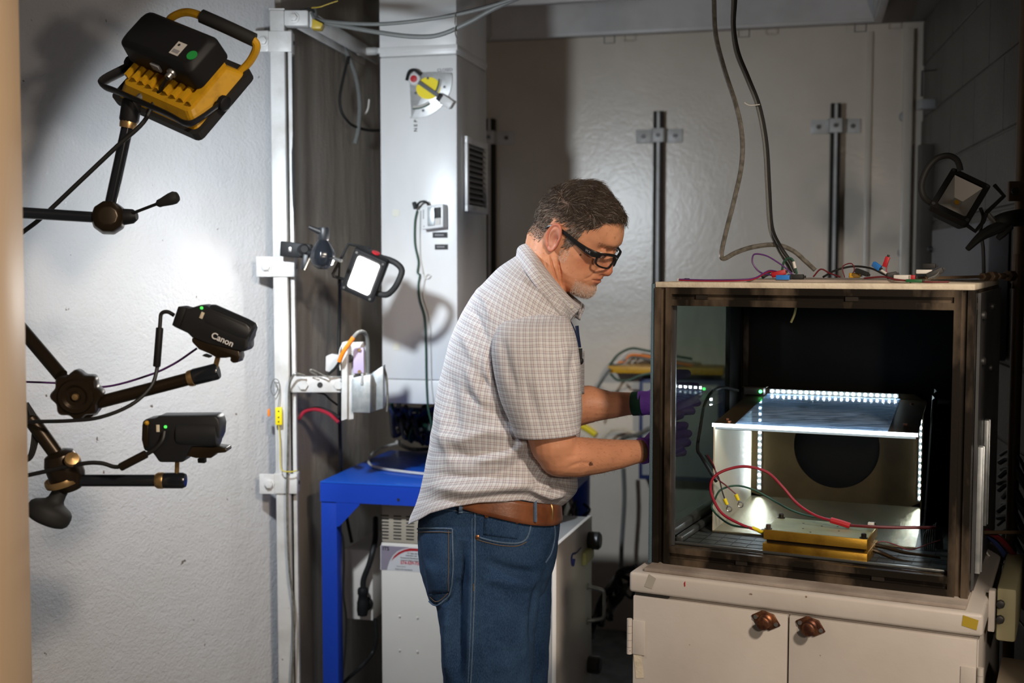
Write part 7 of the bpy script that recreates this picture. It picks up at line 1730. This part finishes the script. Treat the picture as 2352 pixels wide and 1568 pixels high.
tube_part('spigot_pin', [P(2266, 488, DY-.005), P(2286, 512, DY)], .0055, 'steel', r, 10)
m = MB(); m.tube([P(2288, 512, DY), P(2310, 505, DY), P(2340, 500, DY+.06), P(2362, 502, DY+.12)], [.016, .018, .02, .018], 12); m.build('arm_body', 'black_rubber', r, smooth=True)
m = MB(); m.tube([P(2300, 520, DY-.01), P(2275, 530, DY-.02), P(2250, 545, DY-.03), P(2222, 572, DY-.035)], [.013, .013, .010, .006], 10); m.build('lever', 'black_rubber', r, smooth=True)
m = MB(); m.tube([P(2320, 518, DY), P(2305, 535, DY), P(2292, 548, DY)], [.010, .009, .006], 10); m.build('grip_tab', 'black_rubber', r, smooth=True)
lead('dark_lamp_cable', [P(2252, 478, DY+.03), P(2258, 500, DY+.02), P(2252, 530, DY+.02), P(2258, 570, DY+.02), P(2260, 640, DY+.03), P(2262, 700, DY+.06)], .0042, 'cable_black', 'black cable hanging down from the dark flood light')
# grey electrical panel low on the right wall, brass valve near the corner
def RWP(px, py, d=0): return hit(px, py, CORN, RWN)+RWN*(d+.012)
mat('panel_grey', (.16, .15, .16), .5)
a, b = RWP(2182, 700), RWP(2330, 545); m = MB(); m.obox(Vector((a.x, a.y, 1.30)), RWD*((b-a).dot(RWD)), RWN*.05, (0, 0, .36)); o_ = m.build('electrical_panel', 'panel_grey', bevel=.004); tag(o_, 'dark grey metal panel on the right wall behind the flood light', 'electrical panel')
m = MB(); q = RWP(2186, 572, .05); m.lathe([(.010, 0), (.010, .01), (.006, .014), (.001, .014)], frame(q, RWN), 12); m.build('panel_latch', 'steel_dark', o_, smooth=True)
r = root('conduit_run', RWP(2140, 700), 'painted conduit with a small box in the far right corner', 'conduit')
m = MB(); q = RWP(2150, 260, .02); m.cbox(Vector((q.x, q.y, 1.15)), (.05, .04, 1.66)); m.build('conduit', 'block_paint', r, bevel=.006)
m = MB(); m.cbox(Vector((q.x, q.y, 1.55+(605-245)/FPX*q.y)), (.06, .05, .035)); m.build('conduit_clip', 'grey_paint', r, bevel=.003)
m = MB(); zc = 1.55+(605-198)/FPX*q.y; x_ = q.x; m.tube([(x_-.03, q.y-.03, zc-.05), (x_-.03, q.y-.03, zc+.04), (x_+.03, q.y-.03, zc+.045), (x_+.03, q.y-.03, zc-.05)], .004, 6, smooth=False); m.build('wire_frame', 'steel_dark', r)
# cable mass right of the box
rng = random.Random(9)
cc = ['cable_black', 'cable_black', 'cable_blue', 'cable_darkred', 'cable_black', 'cable_grey']
for k in range(14):
    y0_ = 1045+k*16; 
    pts = [P(2296+rng.uniform(-4, 10), y0_, 2.86), P(2320, y0_-8+rng.uniform(-10, 10), 2.80), P(2345, y0_+18+rng.uniform(-10, 25), 2.72), P(2375, y0_+70+rng.uniform(-10, 30), 2.66), P(2400, y0_+160, 2.62)]
    m = MB(); m.tube(pts, rng.choice((.004, .006, .007)), 7, 5); tag(m.build('side_cable', 'cable_black', smooth=True), 'one of the black cables arching out from behind the test box at the right', 'cable', 'black cables right of the test box')
for k, (cc_, lab_) in enumerate((('cable_darkred', 'dark red cable slanting down right of the test box'), ('cable_blue', 'dark blue cable slanting down right of the test box'), ('cable_white', 'thin pale wire looping right of the test box'), ('cable_red', 'red sleeved cable at the lower right edge'))):
    pp = [[(2262, 1218), (2300, 1240), (2340, 1290), (2370, 1340)], [(2266, 1224), (2300, 1262), (2330, 1310), (2372, 1352)], [(2264, 1240), (2266, 1268), (2290, 1290), (2330, 1300)], [(2330, 1300), (2345, 1340), (2350, 1380), (2365, 1400)]][k]
    lead('side_lead', [P(x, y, 2.50+.02*k) for x, y in pp], (.006, .006, .0022, .011)[k], cc_, lab_)
m = MB(); a = P(2262, 1226, 2.46); m.cyl(P(2250, 1222, 2.44), P(2400, 1222, 2.5), .004, n=8); tag(m.build('support_rod', 'pipe_brown', smooth=True), 'thin rusty rod sticking out level at the right of the box', 'rod')
# box on the cabinet's side and brown case at the bottom right
mat('cream_plastic', (.60, .56, .34), .5)
SU = lu1
r = root('junction_box', BM @ Vector((SU+.03, .15, .83)), 'yellowish cream junction box bolted on the right side of the cabinet', 'junction box')
MB().box((SU+.012, .09, .82), (SU+.048, .40, .925), BM).build('case', 'cream_plastic', r, bevel=.006)
MB().box((SU-.0005, .06, .845), (SU+.0115, .085, .925), BM).build('mount_plate', 'cabinet_paint', r, bevel=.002)
MB().box((SU+.001, .0855, .86), (SU+.011, .30, .90), BM).build('spacer_block', 'side_sheet', r, bevel=.002)
for z in (.865, .895): q = BM @ Vector((SU+.02, .089, z)); m = MB(); m.cyl(q, q-BV*.012, .008, n=8); m.build('bolt', 'steel_dark', r, bevel=.001)
mat('brown_metal', (.24, .20, .15), .5, .2, spots=(9, (.5, .47, .43), .66))
cz = .775
r = root('control_case', BM @ Vector((.85, .05, 0)), 'brownish grey metal case standing at the lower right corner', 'metal case')
MB().box((SU+.022, -.03, .01), (SU+.13, .14, cz), BM).build('case', 'brown_metal', r, bevel=.003)
MB().box((SU+.022, -.034, cz-.006), (SU+.13, -.0305, cz), BM).build('edge_strip', 'brass_trim', r)
for x in (.05, .11): q = BM @ Vector((SU+x, .05, 0)); MB().cyl(q, q+Vector((0, 0, .011)), .012, n=10).build('foot', 'black_rubber', r)
q = BM @ Vector((SU+.065, -.0305, cz-.055)); m = MB(); m.lathe([(.012, 0), (.012, .003), (.008, .004), (.0005, .004)], frame(q, -BV), 18); m.build('lock_disc', 'steel', r, smooth=True)
